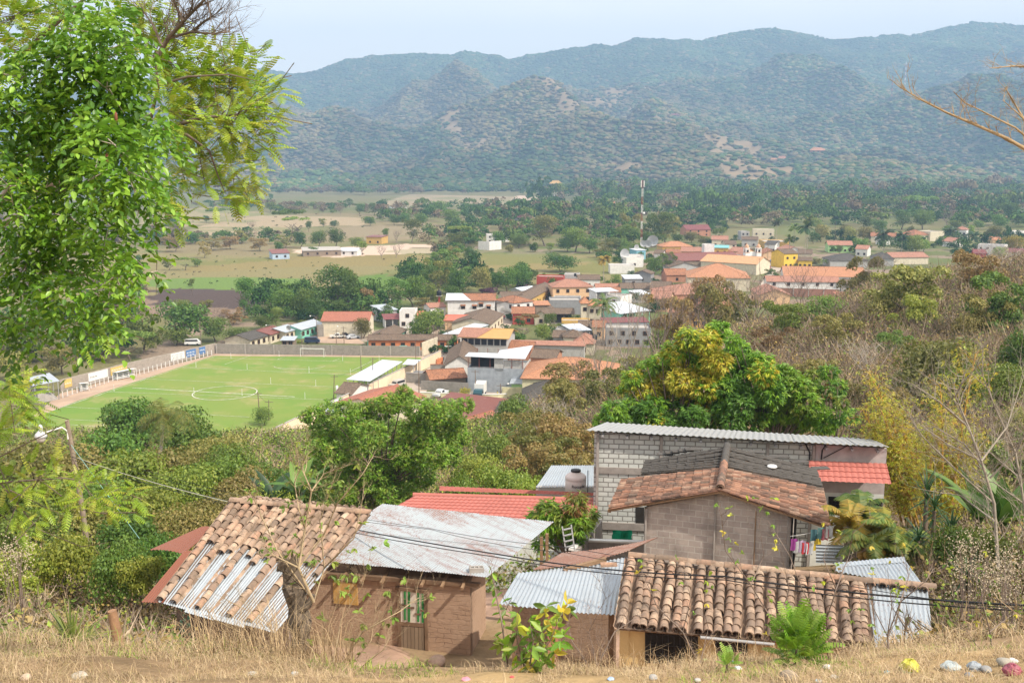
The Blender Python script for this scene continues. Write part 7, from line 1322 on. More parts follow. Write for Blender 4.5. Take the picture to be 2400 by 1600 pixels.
ML1=[(1200,720,100,'gd'),(1170,860,100,'d'),(1240,330,60,'g'),(620,830,90,'dg'),(680,500,90,'gy'),(1040,590,90,'y'),(1130,235,85,'g'),(880,300,95,'yl'),(1020,330,115,'y'),(780,430,110,'yg'),(900,410,90,'gl'),(1110,480,110,'yo'),(960,520,120,'yg'),(560,540,70,'gl'),(450,620,85,'gly'),(420,700,80,'yg'),(680,620,130,'yo'),(840,640,120,'yo'),(1010,690,120,'ygo'),(560,720,90,'yo'),(760,740,110,'yd'),(930,800,100,'ydg'),(1100,800,95,'yg'),(1130,900,75,'yo'),(300,880,100,'gd'),(200,960,60,'g'),(430,850,100,'dg'),(560,900,110,'d'),(640,960,70,'yg'),(780,900,120,'d'),(930,930,110,'d'),(1060,980,90,'dg'),(350,960,90,'dg'),(480,980,90,'d'),(720,1000,90,'d'),(1130,640,90,'g')]  # sunlit yellow top and shaded dark underside are put into the lobe colours
ML2=[(1380,560,100,'g'),(1560,660,100,'gl'),(1660,760,110,'gm'),(1500,900,100,'dg'),(1800,920,90,'g'),(1260,700,90,'d'),(1840,700,80,'gm'),(1250,430,100,'gd'),(1300,380,60,'g'),(1290,560,110,'gd'),(1200,560,90,'g'),(1430,460,60,'g'),(1500,470,55,'g'),(1470,580,110,'gy'),(1420,650,90,'gyo'),(1620,610,125,'gl'),(1350,700,110,'gd'),(1520,740,130,'gd'),(1740,690,125,'gm'),(1300,830,120,'d'),(1450,860,110,'dg'),(1620,870,120,'gl'),(1800,810,120,'gm'),(1900,900,100,'lg'),(1740,960,100,'lg'),(1560,960,90,'gl'),(1380,970,100,'dm'),(1230,960,90,'d'),(1960,980,90,'g'),(1690,1010,70,'l'),(1880,600,60,'m')]
ML3=[(1990,570,70,'dg'),(2060,690,75,'dg'),(2010,800,75,'d'),(2090,800,60,'m'),(2150,920,75,'gd'),(2060,930,60,'d'),(1960,720,60,'dr')]
for L_,lb,sd_ in((ML1,'big mango tree with yellow upper leaves behind the tall block house',71),(ML2,'green mango tree right of the yellow leaved one behind the block house',72),(ML3,'thin dark leaved tree right of the green mango tree',73)):
 Lp=[(*zm(a,b_),r_/3.36,k_)for a,b_,r_,k_ in L_];lobetree('mango_tree',lb,Lp,55,2.0,330 if sd_<73 else 170,9,.31,.25,sd_,(sum(a[0]for a in Lp)/len(Lp),1060),.2,1.25)
zz=lambda x,y:(1100+x/3.485,1150+y/3.485)
lobetree('mango_tree','small mango tree with long drooping leaves between the two zinc roofs',[(*zz(a,b_),r_/3.485,k_)for a,b_,r_,k_ in((640,150,90,'gm'),(760,170,80,'m'),(560,190,70,'gm'),(860,110,80,'mr'),(870,40,60,'mr'),(950,180,80,'m'),(650,260,80,'g'),(760,280,80,'lg'),(890,280,90,'mg'),(940,250,60,'m'),(720,360,70,'dg'),(860,380,60,'d'),(590,420,60,'dg'))],32,.6,420,9,.30,.19,81,(1335,1290),.12,1.0)
zc=lambda x,y:(500+x/2.613,850+y/2.613)
LT=[(620,320,70),(700,300,80),(800,300,90),(900,330,100),(1000,290,90),(1080,250,80),(1150,230,70),(1170,180,50),(1250,280,90),(1350,300,90),(1450,290,80),(1540,260,55),(1480,350,70),(680,420,90),(800,430,110),(950,450,120),(1100,420,110),(1250,420,110),(1400,430,100),(1500,450,70),(640,520,70),(760,560,110),(900,590,120),(1050,560,120),(1200,560,120),(1350,560,110),(1450,560,80),(720,680,100),(860,720,110),(1000,700,120),(1150,700,110),(1280,690,90),(800,800,90),(950,830,90),(1080,820,90),(1200,790,70),(560,330,40),(640,620,60),(880,860,70),(1130,870,60)]
lobetree('feathery_tree','wide feathery light green tree in the middle of the slope',[(*zc(a,b_),r_/2.613,'mgl')for a,b_,r_ in LT],60,2.5,330,8,.21,.33,91,(900,1200),.16,.35,shell=.5)
SL=[(330,925,170,142,'dense','dark'),(300,940,150,128,'dense','dark'),(440,955,170,135,'dense','dark'),(245,1005,180,120,'dense','dark'),(500,1010,150,125,'dense','olive'),(530,1040,150,105,'dense','dark'),(610,1075,110,90,'dense','mid'),(480,1065,180,95,'dense','dark'),(380,1050,180,100,'dense','olive'),(300,1055,200,92,'dense','lime'),(160,1050,200,98,'dense','olive'),(40,1040,220,100,'dense','olive'),(640,1090,190,80,'dense','dark'),(560,1100,200,80,'dense','olive'),(430,1095,210,82,'dense','lime'),(250,1110,220,78,'dense','mid'),(110,1105,200,78,'loose','lime'),(0,1110,190,76,'dense','mid'),(360,1145,210,68,'dense','lime'),(500,1150,210,64,'dense','olive'),(620,1145,170,60,'dense','lime'),(200,1170,200,64,'dense','olive'),(60,1180,220,60,'dense','mid'),(430,1190,200,54,'dense','olive'),(300,1195,210,54,'dense','dark'),(160,1235,200,50,'dense','lime'),(20,1245,190,46,'loose','lime'),(390,1245,170,47,'dense','dark'),(270,1265,170,46,'dense','mid'),(470,1240,120,44,'dense','olive'),(340,1300,130,41,'bush','lime'),(1200,925,110,130,'dense','mid'),(1250,960,170,118,'loose','olive'),(1320,900,150,130,'loose','olive'),(1350,980,190,105,'loose','brown'),(1280,1010,180,95,'loose','olive'),(1150,1010,150,90,'bush','mid'),(1215,1040,160,80,'loose','brown'),(1340,1050,170,70,'loose','brown'),(1110,1060,150,68,'dense','lime'),(1190,1085,170,60,'dense','lime'),(1250,1110,120,52,'bush','lime'),(1070,1110,130,56,'bush','lime'),(1390,1000,120,80,'loose','olive'),(740,1110,150,52,'dense','dark'),(1040,1000,120,92,'dense','mid'),(2195,775,270,92,'dense','olive'),(2370,640,200,110,'loose','dark'),(2390,760,180,80,'dense','dark'),(1850,705,130,150,'loose','lime'),(1930,690,110,165,'dense','mid'),(2100,620,220,175,'loose','olive'),(2250,840,180,70,'dense','dark'),(2320,690,150,130,'loose','olive'),(2200,990,200,60,'loose','olive'),(2300,1100,200,50,'dense','olive'),(2380,1030,200,56,'loose','mid'),(2100,920,150,75,'loose','brown'),(2330,1240,160,36,'dense','mid'),(2230,1230,120,38,'dense','dark'),(1640,650,150,190,'loose','brown'),(1680,665,130,170,'loose','olive'),(1570,690,130,160,'loose','brown'),(1480,830,110,150,'loose','olive'),(1330,855,160,150,'loose','brown'),(1420,870,150,130,'loose','olive')]
def fitY(x,yt,w,lo=26,hi=215):
 for Y in np.arange(hi,lo,-1.0):
  p=W(x,yt,Y=Y);g=p.z-h1(p.x,Y);want=min(9.5,max(2.4,.78*w*Y/FPX))
  if g>=want:return float(Y)
 return lo
for x,yt,w,Y,kd,cl in SL:w*=1.2 if Y>88 and x<720 else 1;Y=fitY(x,yt,w,hi=Y*1.05);tree(x,yt,yt+60,w,kd,cl,Y=Y,n=4600 if w>120 else 2600,size=.068)
SL=[(1750,690,130,0,'loose','olive'),(1960,740,140,0,'loose','olive'),(2050,690,130,0,'dense','olive'),(2150,690,150,0,'loose','lime'),(2300,590,140,0,'loose','brown'),(2350,850,170,0,'dense','mid'),(1890,840,130,0,'loose','olive'),(1990,890,120,0,'loose','olive'),(1810,770,110,0,'loose','brown'),(2260,730,120,0,'dense','olive'),(2100,780,110,0,'loose','mid'),(2020,600,110,0,'loose','olive'),(2380,950,150,0,'dense','olive'),(1700,740,100,0,'loose','yellow'),(1560,760,110,0,'dense','mid')]
for x,yt,w,Y,kd,cl in SL:tree(x,yt,yt+60,w,kd,cl,Y=fitY(x,yt,w),n=4600,size=.068)
BT=[(1470,640,150,150),(1540,640,170,160),(1620,690,150,150),(1410,700,130,140),(1760,620,170,170),(1820,650,150,160),(1700,760,170,110),(1980,690,200,130),(2070,590,160,180),(2040,780,170,100),(1900,790,170,110),(2290,900,200,62),(2170,700,180,140),(1500,780,140,120),(1380,800,120,130),(1300,920,150,105),(2250,640,150,160),(1650,620,120,180),(2120,860,160,80),(1350,960,150,90),(1880,600,130,200),(2350,560,170,170)]
for i,(x,yt,w,Y)in enumerate(BT):tree(x,yt,yt+90,w,'bare','brown',Y=Y,pale=i%3==0)
def scrub(name,regions,ntw,seed,mats):
 """bushy tangles: thin twigs and sparse small leaves"""
 rng=np.random.default_rng(seed);Vs,Fs,Cs,o=[],[],[],0
 for(x0,x1,y0,y1,n,hh,tc,lc,lf)in regions:
  X=(x0+(x1-x0)*rng.random(n));Y=y0+(y1-y0)*rng.random(n);X=X*Y;Z=H(X,Y);hgt=hh*(.6+.8*rng.random(n))
  for i in range(n):
   m=ntw;c=np.array([X[i],Y[i],Z[i]]);h=hgt[i];d=unitv(m,rng);d[:,2]=np.abs(d[:,2])+.5;d/=np.linalg.norm(d,axis=1,keepdims=True)
   b0=c+d*h*(.15+.55*rng.random((m,1)))*np.array([.8,.8,1]);d2=d+unitv(m,rng)*.7;d2/=np.linalg.norm(d2,axis=1,keepdims=True);ln=h*(.25+.35*rng.random((m,1)));s=np.cross(d2,unitv(m,rng));s/=np.linalg.norm(s,axis=1,keepdims=True)+1e-6;wd=(.008+.0002*Y[i])*(.6+rng.random((m,1)))
   V=np.stack([b0-s*wd,b0+s*wd,b0+d2*ln+s*wd*.2,b0+d2*ln-s*wd*.2],1).reshape(-1,3);Vs.append(V);Fs.append(np.arange(m*4).reshape(m,4)+o);o+=len(V);t_=np.array(tc[int(rng.integers(0,len(tc)))])*(.8+.4*rng.random());Cs.append(np.repeat(t_[None]*(.7+.6*rng.random((m,1))),4,0))
   k=int(m*lf*(.4+1.2*rng.random()))
   if k:
    d=unitv(k,rng);d[:,2]=np.abs(d[:,2]);P=c+d*h*(.35+.6*rng.random((k,1)))*np.array([.85,.85,1]);N_=unitv(k,rng)+d;N_/=np.linalg.norm(N_,axis=1,keepdims=True);sz=(.05+.0011*Y[i])*(.6+.8*rng.random(k));V,F=cards(P,N_,unitv(k,rng),sz*1.6,sz)
    Vs.append(V);Fs.append(F+o);o+=len(V);t_=np.array(lc[int(rng.integers(0,len(lc)))]);Cs.append(np.repeat(t_[None]*(.65+.7*rng.random((k,1))),4,0))
 ob=bpy.data.objects.new(name,np_mesh(name,np.concatenate(Vs),np.concatenate(Fs),mats,cols=np.concatenate(Cs)));COL.objects.link(ob);return tag(ob,kind='stuff')
TW=[(.28,.215,.15),(.34,.27,.20),(.22,.17,.125),(.31,.22,.13)];GR=[(.12,.19,.035),(.18,.24,.045),(.09,.145,.03),(.25,.27,.055)];BR=[(.27,.20,.08),(.20,.18,.06),(.32,.23,.08),(.16,.18,.05),(.25,.19,.09)]
scrub('dry_scrub',[(.14,.62,95,215,2300,3.4,TW,BR+GR[:2],1.5),(.14,.62,66,100,420,2.6,TW,BR+GR,1.7),(.02,.2,100,190,620,3.0,TW,BR+GR,1.9),(.45,.62,40,64,220,2.0,TW,GR+BR,1.2)],62,5,fol)
scrub('slope_undergrowth',[(-.62,.08,60,175,1500,2.0,TW,GR,4.5),(-.62,-.24,38,62,420,1.3,TW,GR,5),(-.3,.08,34,62,300,1.3,TW,GR,5),(.0,.16,44,100,260,1.8,TW,GR+BR,1.2),(.36,.62,20,42,420,1.1,TW,GR+BR,2.4)],30,6,fol)
scrub('hill_foot_weeds',[(-.62,-.36,14,34,330,.7,TW,GR+BR,1.4),(-.42,-.32,20,26,40,.5,TW,GR,1.3),(.40,.62,13,22,210,.7,TW,GR+BR,1.0)],46,7,fol)
def plumes(label,px0,px1,py0,py1,Y,n,seed,name='plume_weed'):
 rng=np.random.default_rng(seed);c=W((px0+px1)/2,py1,Y=Y);r=empty(name,(c.x,c.y,h1(c.x,c.y)),label,'weed');o=np.array(r.location);Vs=[];b=MB()
 for i in range(n):
  p=W(rng.uniform(px0,px1),rng.uniform(py0,py1),Y=Y+rng.uniform(-1,1));q=Vector(p)-r.location;b.tube([Vector((q.x*.6,q.y*.6,0)),q*.6+Vector((0,0,.2)),q],[.012,.008,.004],M_twig,4,False)
  k=46;Vs.append(np.array(p)+rng.normal(size=(k,3))*np.array([.11,.11,.14])*Y/18)
 P=np.concatenate(Vs);V,F=cards(P,unitv(len(P),rng),unitv(len(P),rng),.04*Y/18,.028*Y/18);tag(child('plumes',np_mesh('plumes',V-o,F,paint((.42,.35,.25),.9,.3,9,name='dry_plume')),r),kind='stuff');b.build('stems',r)
plumes('tall dry weeds with pale fluffy seed heads left of the dark slender stem',2230,2330,1262,1400,19,26,1);plumes('tall dry weeds with pale fluffy seed heads at the right frame edge',2340,2400,1240,1440,17,26,2);plumes('small clump of pale seed heads at the left frame edge',0,60,1265,1345,24,13,3)
def bamboo(label,culms,Y,seed):
 R_=random.Random(seed);rng=np.random.default_rng(seed);c=W(culms[0][0],culms[0][1],Y=Y);r=empty('bamboo_clump',(c.x,c.y,h1(c.x,c.y)),label,'bamboo');o=r.location;m=paint((.50,.29,.045),.5,.25,3,name='yellow_culm');Ps=[]
 for x0,y0,x1,y1 in culms:
  y0+=60;a,e=W(x0,y0,Y=Y+R_.uniform(-1,1))-o,W(x1,y1,Y=Y+R_.uniform(-1,1))-o;pts_=[]
  for i in range(11):t=i/10;p=a+(e-a)*t+Vector((0,0,.35*math.sin(t*3.14)))+Vector(((x1-x0)*.004*t*t,0,0));pts_.append(p)
  q=MB();q.tube(pts_,[.05*(1-.85*i/10)+.008 for i in range(11)],m,6)
  for i in range(60):
   t=R_.uniform(.15,1);j=min(9,int(t*10));p=pts_[j]+(pts_[j+1]-pts_[j])*(t*10-j);s=Vector((R_.uniform(-1,1),R_.uniform(-1,1),R_.uniform(-.1,.9))).normalized()*R_.uniform(.5,1.3)*(1.2-t*.6);q.tube([p,p+s*.6+Vector((0,0,.08)),p+s-Vector((0,0,.1))],[.012,.008,.004],m,3,False)
   for w_ in range(11):Ps.append(np.array(p+s*R_.uniform(.3,1.3)+o)+rng.normal(size=3)*.16)
  q.build('culm',r)
 P=np.array(Ps);D=unitv(len(P),rng);C=kcols(['yoyr'[i%4]for i in range(len(P))],rng)*.95;V,F,c_=whorls(P,D,5,.17,.16,rng,.8,C);child('leaves',np_mesh('leaves',V-np.array(o),F,M_fol,cols=c_),r);return r
bamboo('leaning yellow bamboo clump right of the tall block house',[(2170,1195,2060,870),(2150,1200,2070,930),(2180,1190,2110,960),(2130,1190,2060,1010),(2150,1200,2070,1080),(2120,1195,2040,960),(2160,1195,2080,1040),(2130,1195,2100,1060),(2190,1195,2130,1020)],41,1)
bamboo('upright golden bamboo stems at the right of the leaning bamboo',[(2200,1205,2195,1020),(2205,1205,2225,1010),(2190,1205,2180,1050),(2215,1205,2250,1060),(2210,1205,2205,900),(2220,1205,2275,820)],37,2)
def blades(name,label,px,py,Y,n,L_,w,el0,el1,cols_,seed,droop=.8,cat='plant',h0=0.0,seg=5,group=None):
 """rosette of long blades (yucca, dracaena, banana)"""
 p=W(px,py,Y=Y);z=h1(p.x,p.y);r=empty(name,(p.x,p.y,z),label,cat,group);R_=random.Random(seed);V=[];F=[];C=[]
 for i in range(n):
  az=6.283*i*.381+R_.random();el=R_.uniform(el0,el1);d=Vector((math.cos(az)*math.cos(el),math.sin(az)*math.cos(el),math.sin(el)));s=d.cross(Vector((0,0,1))).normalized();q=Vector((0,0,max(.05,h0)+R_.uniform(-.15,.15)*h0));ln=L_*R_.uniform(.7,1.1);c=Vector(R_.choice(cols_))*R_.uniform(.75,1.2);k=len(V)
  for j in range(seg+1):
   t=j/seg;ww=w*(.35+.65*math.sin(math.pi*min(1,t*1.0+.12)))*(1 if t<.98 else.1);up=s.cross(d);V+=[tuple(q-s*ww/2+up*ww*.18),tuple(q),tuple(q+s*ww/2+up*ww*.18)];C+=[tuple(c)]*3;q=q+d*ln/seg;d=(d-Vector((0,0,droop/seg*(.5+t)))).normalized()
  for j in range(seg):F+=[(k+3*j,k+3*j+1,k+3*j+4,k+3*j+3),(k+3*j+1,k+3*j+2,k+3*j+5,k+3*j+4)]
 child('leaves',np_mesh('leaves',np.array(V),np.array(F),M_fol,cols=np.array(C),smooth=True),r)
 if h0>.1:part(r,'stem',lambda b:b.tube([(0,0,-.3),(.03,0,h0*.5),(0,0,h0)],[.10,.08,.06],M_bark,7))
 return r
GB=[(.08,.17,.03),(.12,.22,.04),(.16,.27,.05)];GD=[(.03,.075,.025),(.045,.10,.03),(.06,.13,.04)];GY=[(.20,.25,.05),(.28,.30,.07),(.15,.2,.04)]
for i,(x,y,Y,hh,lb)in enumerate(((700,1190,50,3.2,'banana plant with torn leaves left of the feathery tree'),(640,1180,52,2.2,'lower banana plant with broad horizontal leaves behind the striped roof'),(2290,1215,33,1.2,'banana plant in the thicket right of the golden bamboo'),(2350,1240,31,1.0,'banana plant with blue green leaves near the right edge'),(1160,1085,82,2.2,'banana plant below the rusty shed'))):
 blades('banana_plant',lb,x,y,Y,9,2.3,.55,.3,1.3,GB if i!=1 else GD,10+i,.9,h0=hh,seg=7)
for i,(x,y,Y,hh,lb)in enumerate(((2185,1260,29,1.9,'tall dark dracaena with spiky rosettes right of the multicoloured palms'),(2225,1280,28,1.3,'shorter dark dracaena in front of the bamboo'),(2150,1300,27,1.4,'dark spiky dracaena beside the zinc annex'),(2270,1330,24,.8,'low spiky rosette among the weeds at the right'),(2165,1250,30,2.4,'highest dracaena rosette near the golden bamboo'))):
 blades('dracaena',lb,x,y,Y,46,.75,.055,-.6,1.4,GD,30+i,.6,h0=hh)
for i,(x,y,Y,L_,lb)in enumerate(((170,1530,11.5,.62,'yucca with long green blades at the foot of the left bank'),(200,1500,12.5,.5,'yucca rosette just behind the front one'),(150,1420,17,.6,'spiky yucca beside the sandy path'),(120,1440,16,.5,'small yucca left of the spiky one by the path'))):
 blades('yucca',lb,x,y,Y,44,L_,.028,.1,1.4,GY,50+i,.7)
for i,(x,yt,yb,Y,m_,lb)in enumerate(((2010,1170,1300,30,'palm','garden palm with green and orange fronds behind the laundry'),(2060,1200,1320,28.5,'palmy','garden palm with orange red young fronds right of the laundry'),(1985,1200,1320,28.5,'palmy','yellowish garden palm beside the upright zinc panel'),(2100,1230,1330,27.5,'palm','low garden palm behind the zinc annex'),(2040,1240,1330,27,'palm','bright green low palm in front of the orange palm'))):
 palm(lb,x,yt,yb,1.25,m_,Y=Y,nf=16)
def drawn_bare(name,label,polys,Y,m,twig,seed,r0=.05,cat='tree',leafy=None,tl=.35,base=None):
 """polys: main stems as pixel chains; side twigs grow off them"""
 x,y=(base or polys[0][0]);b0=W(x,y,Y=Y);r=empty(name,b0,label,cat);R_=random.Random(seed);o=r.location;tips=[]
 q=MB()
 def side(p,d,ln,rr,lv):
  pts_=[p];dd=d
  for i in range(3):dd=(dd+Vector((R_.uniform(-1,1),R_.uniform(-1,1),R_.uniform(-.6,.9)))*.28).normalized();pts_.append(pts_[-1]+dd*ln/3)
  q.tube(pts_,[rr*(1-.75*i/3)for i in range(4)],m,4 if rr>.01 else 3,False);tips.append(pts_[-1])
  if lv>0:
   for k in range(3):j=R_.randint(1,3);side(pts_[j],(dd+Vector((R_.uniform(-1,1),R_.uniform(-1,1),R_.uniform(-.5,1)))*.8).normalized(),ln*.55,rr*.5,lv-1)
 for pl_ in polys:
  P=[W(a,b_,Y=Y+R_.uniform(-.04,.04)*Y)-o for a,b_ in pl_];n=len(P);rr0=r0 if pl_ is polys[0]else r0*.6
  q.tube(P,[rr0*(1-.75*i/(n-1))for i in range(n)],m,7)
  for i in range(1,n):
   for k in range(twig):
    t=R_.random();p=P[i-1]+(P[i]-P[i-1])*t;d=(P[i]-P[i-1]).normalized();side(p,(d+Vector((R_.uniform(-1,1),R_.uniform(-1,1),R_.uniform(-.5,1)))*.8).normalized(),tl*R_.uniform(.5,1.2),rr0*.3,2)
 q.build('branches',r)
 if leafy:
  rng=np.random.default_rng(seed);P=np.array([tuple(t_+o)for t_ in tips]);P=P[rng.random(len(P))<leafy[0]]
  if len(P):C=kcols([leafy[1]]*len(P),rng);V,F,c_=whorls(P,unitv(len(P),rng),5,leafy[2],.45,rng,.6,C,True);child('leaves',np_mesh('leaves',V-np.array(o),F,M_fol,cols=c_),r)
 return r
M_shg=paint((.30,.26,.21),.9,.25,6,name='grey_branch')
drawn_bare('bare_tree','large leafless grey tree with arching branches at the right',[[(2340,1330),(2330,1180),(2300,1080),(2270,1000),(2240,930),(2260,880)],[(2330,1180),(2240,1100),(2160,1020),(2120,960)],[(2300,1080),(2360,1000),(2400,880)],[(2270,1000),(2200,940),(2140,900)],[(2330,1220),(2250,1160),(2180,1150)],[(2300,1080),(2220,1040),(2150,990)],[(2320,1120),(2400,1040)],[(2310,1100),(2260,1040),(2190,1000),(2150,1010)]],24,M_shg,7,3,.045,tl=1.0)
drawn_bare('bare_tree','leafless tree with crossing pale branches at the right frame edge',[[(2420,1330),(2400,1180),(2380,1060),(2330,950),(2300,870)],[(2400,1180),(2330,1130),(2270,1120)],[(2380,1060),(2430,960),(2420,860)],[(2390,1120),(2320,1060),(2240,1060)]],27,M_shg,8,4,.045,tl=1.0)
drawn_bare('twig_branch','bare brown branch reaching in from the upper right edge',[[(2440,370),(2360,325),(2280,290),(2220,265),(2160,235),(2110,205)],[(2440,350),(2380,300),(2310,265),(2260,240),(2235,215)],[(2440,320),(2390,270),(2350,235)],[(2440,160),(2380,155),(2320,160)],[(2400,280),(2370,230),(2355,205)]],8,paint((.36,.26,.15),.9,.3,12,name='tan_twig'),5,5,.016,'branch',tl=.16)
drawn_bare('bare_branch','leafless dark branches above the feathery tree at the top',[[(360,145),(395,90),(430,50),(470,10),(500,-20)],[(395,90),(450,75),(500,80),(540,75)],[(380,110),(360,60),(330,20)],[(430,50),(410,10),(400,-20)],[(450,75),(480,50),(510,30)]],11,M_bark,8,6,.03,'branch',tl=.4)
sp=W(702,1565,Y=11.8);sp.z=h1(sp.x,sp.y);stp=root_at('dead_tree','dark dead tree trunk with pale bare shoots in front of the adobe house','tree trunk',sp);o=stp.location;M_dead=paint((.16,.125,.095),.98,.6,9,name='charred_bark')
rows=[];R_=random.Random(3);tz=W(700,1300,Y=11.8).z-o.z
for i in range(15):
 t=i/14;c=Vector((.10*math.sin(t*3)-.02-.10*t,0,tz*t-.3*(1-t)));rr=.135*(1-.12*t)*(1+.18*math.sin(i*1.9));rows.append([c+Vector((math.cos(a*.449)*rr*(1+.22*R_.uniform(-1,1)),math.sin(a*.449)*rr*(1+.22*R_.uniform(-1,1)),.07*R_.uniform(-1,1)*(1+2*(i==14))))for a in range(14)])
part(stp,'trunk',lambda b:(b.grid(rows,M_dead,False,True),b.face(rows[-1],M_dead),b.tube([(.05,-.05,tz*.55),(.16,-.08,tz*.60),(.22,-.05,tz*.68)],[.06,.045,.035],M_dead,8)))
M_sh=paint((.42,.32,.20),.9,.25,12,name='straw_shoot')
def shoots(name,label,base,Y,lst,r0,seed,tw=3,tl=.3,m=M_sh,leafy=None,cat='shrub'):return drawn_bare(name,label,lst,Y,m,tw,seed,r0,cat,leafy,tl,base)
shoots('bare_shrub','tall bare straw coloured shoots growing beside the dead trunk',(730,1470),11.6,[[(735,1410),(700,1330),(715,1240),(730,1150),(700,1080)],[(700,1330),(760,1250),(790,1180),(850,1110),(875,1068)],[(715,1240),(700,1190),(690,1130),(720,1060)],[(735,1410),(760,1330),(750,1220),(790,1100)],[(735,1410),(650,1290),(600,1180),(585,1150)],[(760,1330),(830,1260),(850,1170)],[(700,1330),(640,1300),(610,1260)],[(730,1150),(760,1110),(800,1095)]],.02,7,5,.30,leafy=(.05,'lm',.07))
shoots('dry_shrub','tangled dry brushwood left of the dead trunk',(600,1560),11.2,[[(600,1560),(560,1480),(480,1440)],[(600,1560),(620,1470),(560,1400)],[(620,1560),(660,1500),(600,1440),(520,1400)],[(560,1560),(500,1500),(440,1470)],[(640,1560),(640,1480),(600,1420)]],.012,8,9,.3)
shoots('dry_shrub','tangled dry brushwood right of the dead trunk',(800,1560),11.2,[[(800,1560),(850,1480),(940,1430),(980,1400)],[(780,1560),(800,1450),(850,1370),(870,1290)],[(820,1560),(870,1500),(880,1430)],[(760,1560),(760,1470),(800,1400)],[(850,1560),(900,1520),(920,1480)]],.012,9,9,.3,leafy=(.03,'lm',.08))
for i,(lst,lb)in enumerate((([[(1640,1560),(1600,1480),(1540,1420),(1500,1330)],[(1640,1560),(1660,1470),(1640,1390)],[(1600,1480),(1620,1400),(1600,1340)]],'bare sapling in front of the yellow house window'),([[(1840,1560),(1820,1470),(1760,1370),(1700,1290),(1690,1200)],[(1820,1470),(1850,1380),(1830,1290)],[(1760,1370),(1790,1300),(1780,1230)]],'bare sapling with a forked stem left of the small fern bush'),([[(1945,1560),(1930,1470),(1960,1380),(1990,1300),(2000,1240)],[(1930,1470),(1880,1380),(1850,1300),(1800,1220)],[(1960,1380),(1930,1310),(1940,1260)],[(1945,1520),(1980,1460),(2010,1410)]],'tallest bare sapling right of the small fern bush'),([[(2085,1560),(2080,1490),(2110,1410),(2170,1360),(2190,1330)],[(2080,1490),(2040,1410),(2020,1340)],[(2080,1490),(2090,1420),(2080,1330)],[(2110,1410),(2130,1350),(2120,1300)]],'bare sapling in front of the zinc annex'),([[(2330,1560),(2320,1480),(2300,1400),(2330,1340)],[(2320,1480),(2370,1440),(2400,1380)],[(2330,1560),(2280,1500),(2240,1440)]],'dark slender stem with few twigs at the lower right'))):
 shoots('bare_sapling',lb,lst[0][0],10.2,lst,.011,20+i,4,.26,M_twig,leafy=(.04,'yl',.05))
shoots('dry_shrub','grey brown brushwood before the dark porch opening',(1400,1560),10.4,[[(1400,1560),(1440,1480),(1500,1440)],[(1400,1560),(1380,1480),(1420,1400),(1400,1350)],[(1380,1560),(1340,1500),(1330,1450)],[(1250,1560),(1220,1480),(1180,1400),(1150,1310)]],.010,31,9,.28,M_twig)
def bigleaf(label,stems,Y,seed,l,cols_,name='leafy_bush',k=7,w=.42):
 r=drawn_bare(name,label,stems,Y,M_twig,1,seed,.011,'bush',None,.15);rng=np.random.default_rng(seed);Ps=[]
 for s in stems:
  for i in range(1,len(s)):
   for t in np.linspace(.2,1,4):p=W(s[i-1][0]+(s[i][0]-s[i-1][0])*t,s[i-1][1]+(s[i][1]-s[i-1][1])*t,Y=Y+rng.uniform(-.3,.3));Ps.append(tuple(p))
 P=np.array(Ps);C=kcols([cols_]*len(P),rng);V,F,c_=whorls(P,unitv(len(P),rng),k,l,w,rng,.25,C,True,1.2);child('leaves',np_mesh('leaves',V-np.array(r.location),F,M_fol,cols=c_,smooth=True),r);return r
bigleaf('bush with large yellow green leaves before the zinc porch',[[(1240,1570),(1250,1500),(1240,1450)],[(1240,1570),(1290,1500),(1310,1450),(1330,1415)],[(1240,1570),(1200,1520),(1160,1500)],[(1260,1570),(1300,1530),(1320,1490)],[(1230,1570),(1210,1490),(1215,1440)],[(1250,1570),(1270,1480),(1280,1420)]],9.0,41,.14,'glmy',k=4)
bigleaf('thin stem with a few green leaves left of the large leaved bush',[[(1190,1560),(1175,1450),(1160,1380),(1150,1330)],[(1175,1450),(1200,1400)]],9.3,42,.09,'gm',k=2)
def fern(label,base,px,py,rpx,Y,n,seed,L_=.3,cols_='gl',name='fern_bush',nl=3):
 rng=np.random.default_rng(seed);c=W(px,py,Y=Y);b0=W(base[0],base[1],Y=Y);r=empty(name,b0,label,'bush');rad=rpx*Y/FPX;P=np.array(c)+unitv(n,rng)*rad*(rng.random((n,1))**.5)*np.array([1,1,1.1]);V,F,C=fronds(P,(P-np.array(b0))/rad,L_,rng,cols_)
 child('fronds',np_mesh('fronds',V-np.array(r.location),F,M_fol,cols=C),r);part(r,'stem',lambda b:b.tube([(0,0,-.1),tuple(c-b0)],[.02,.008],M_bark,5));return r
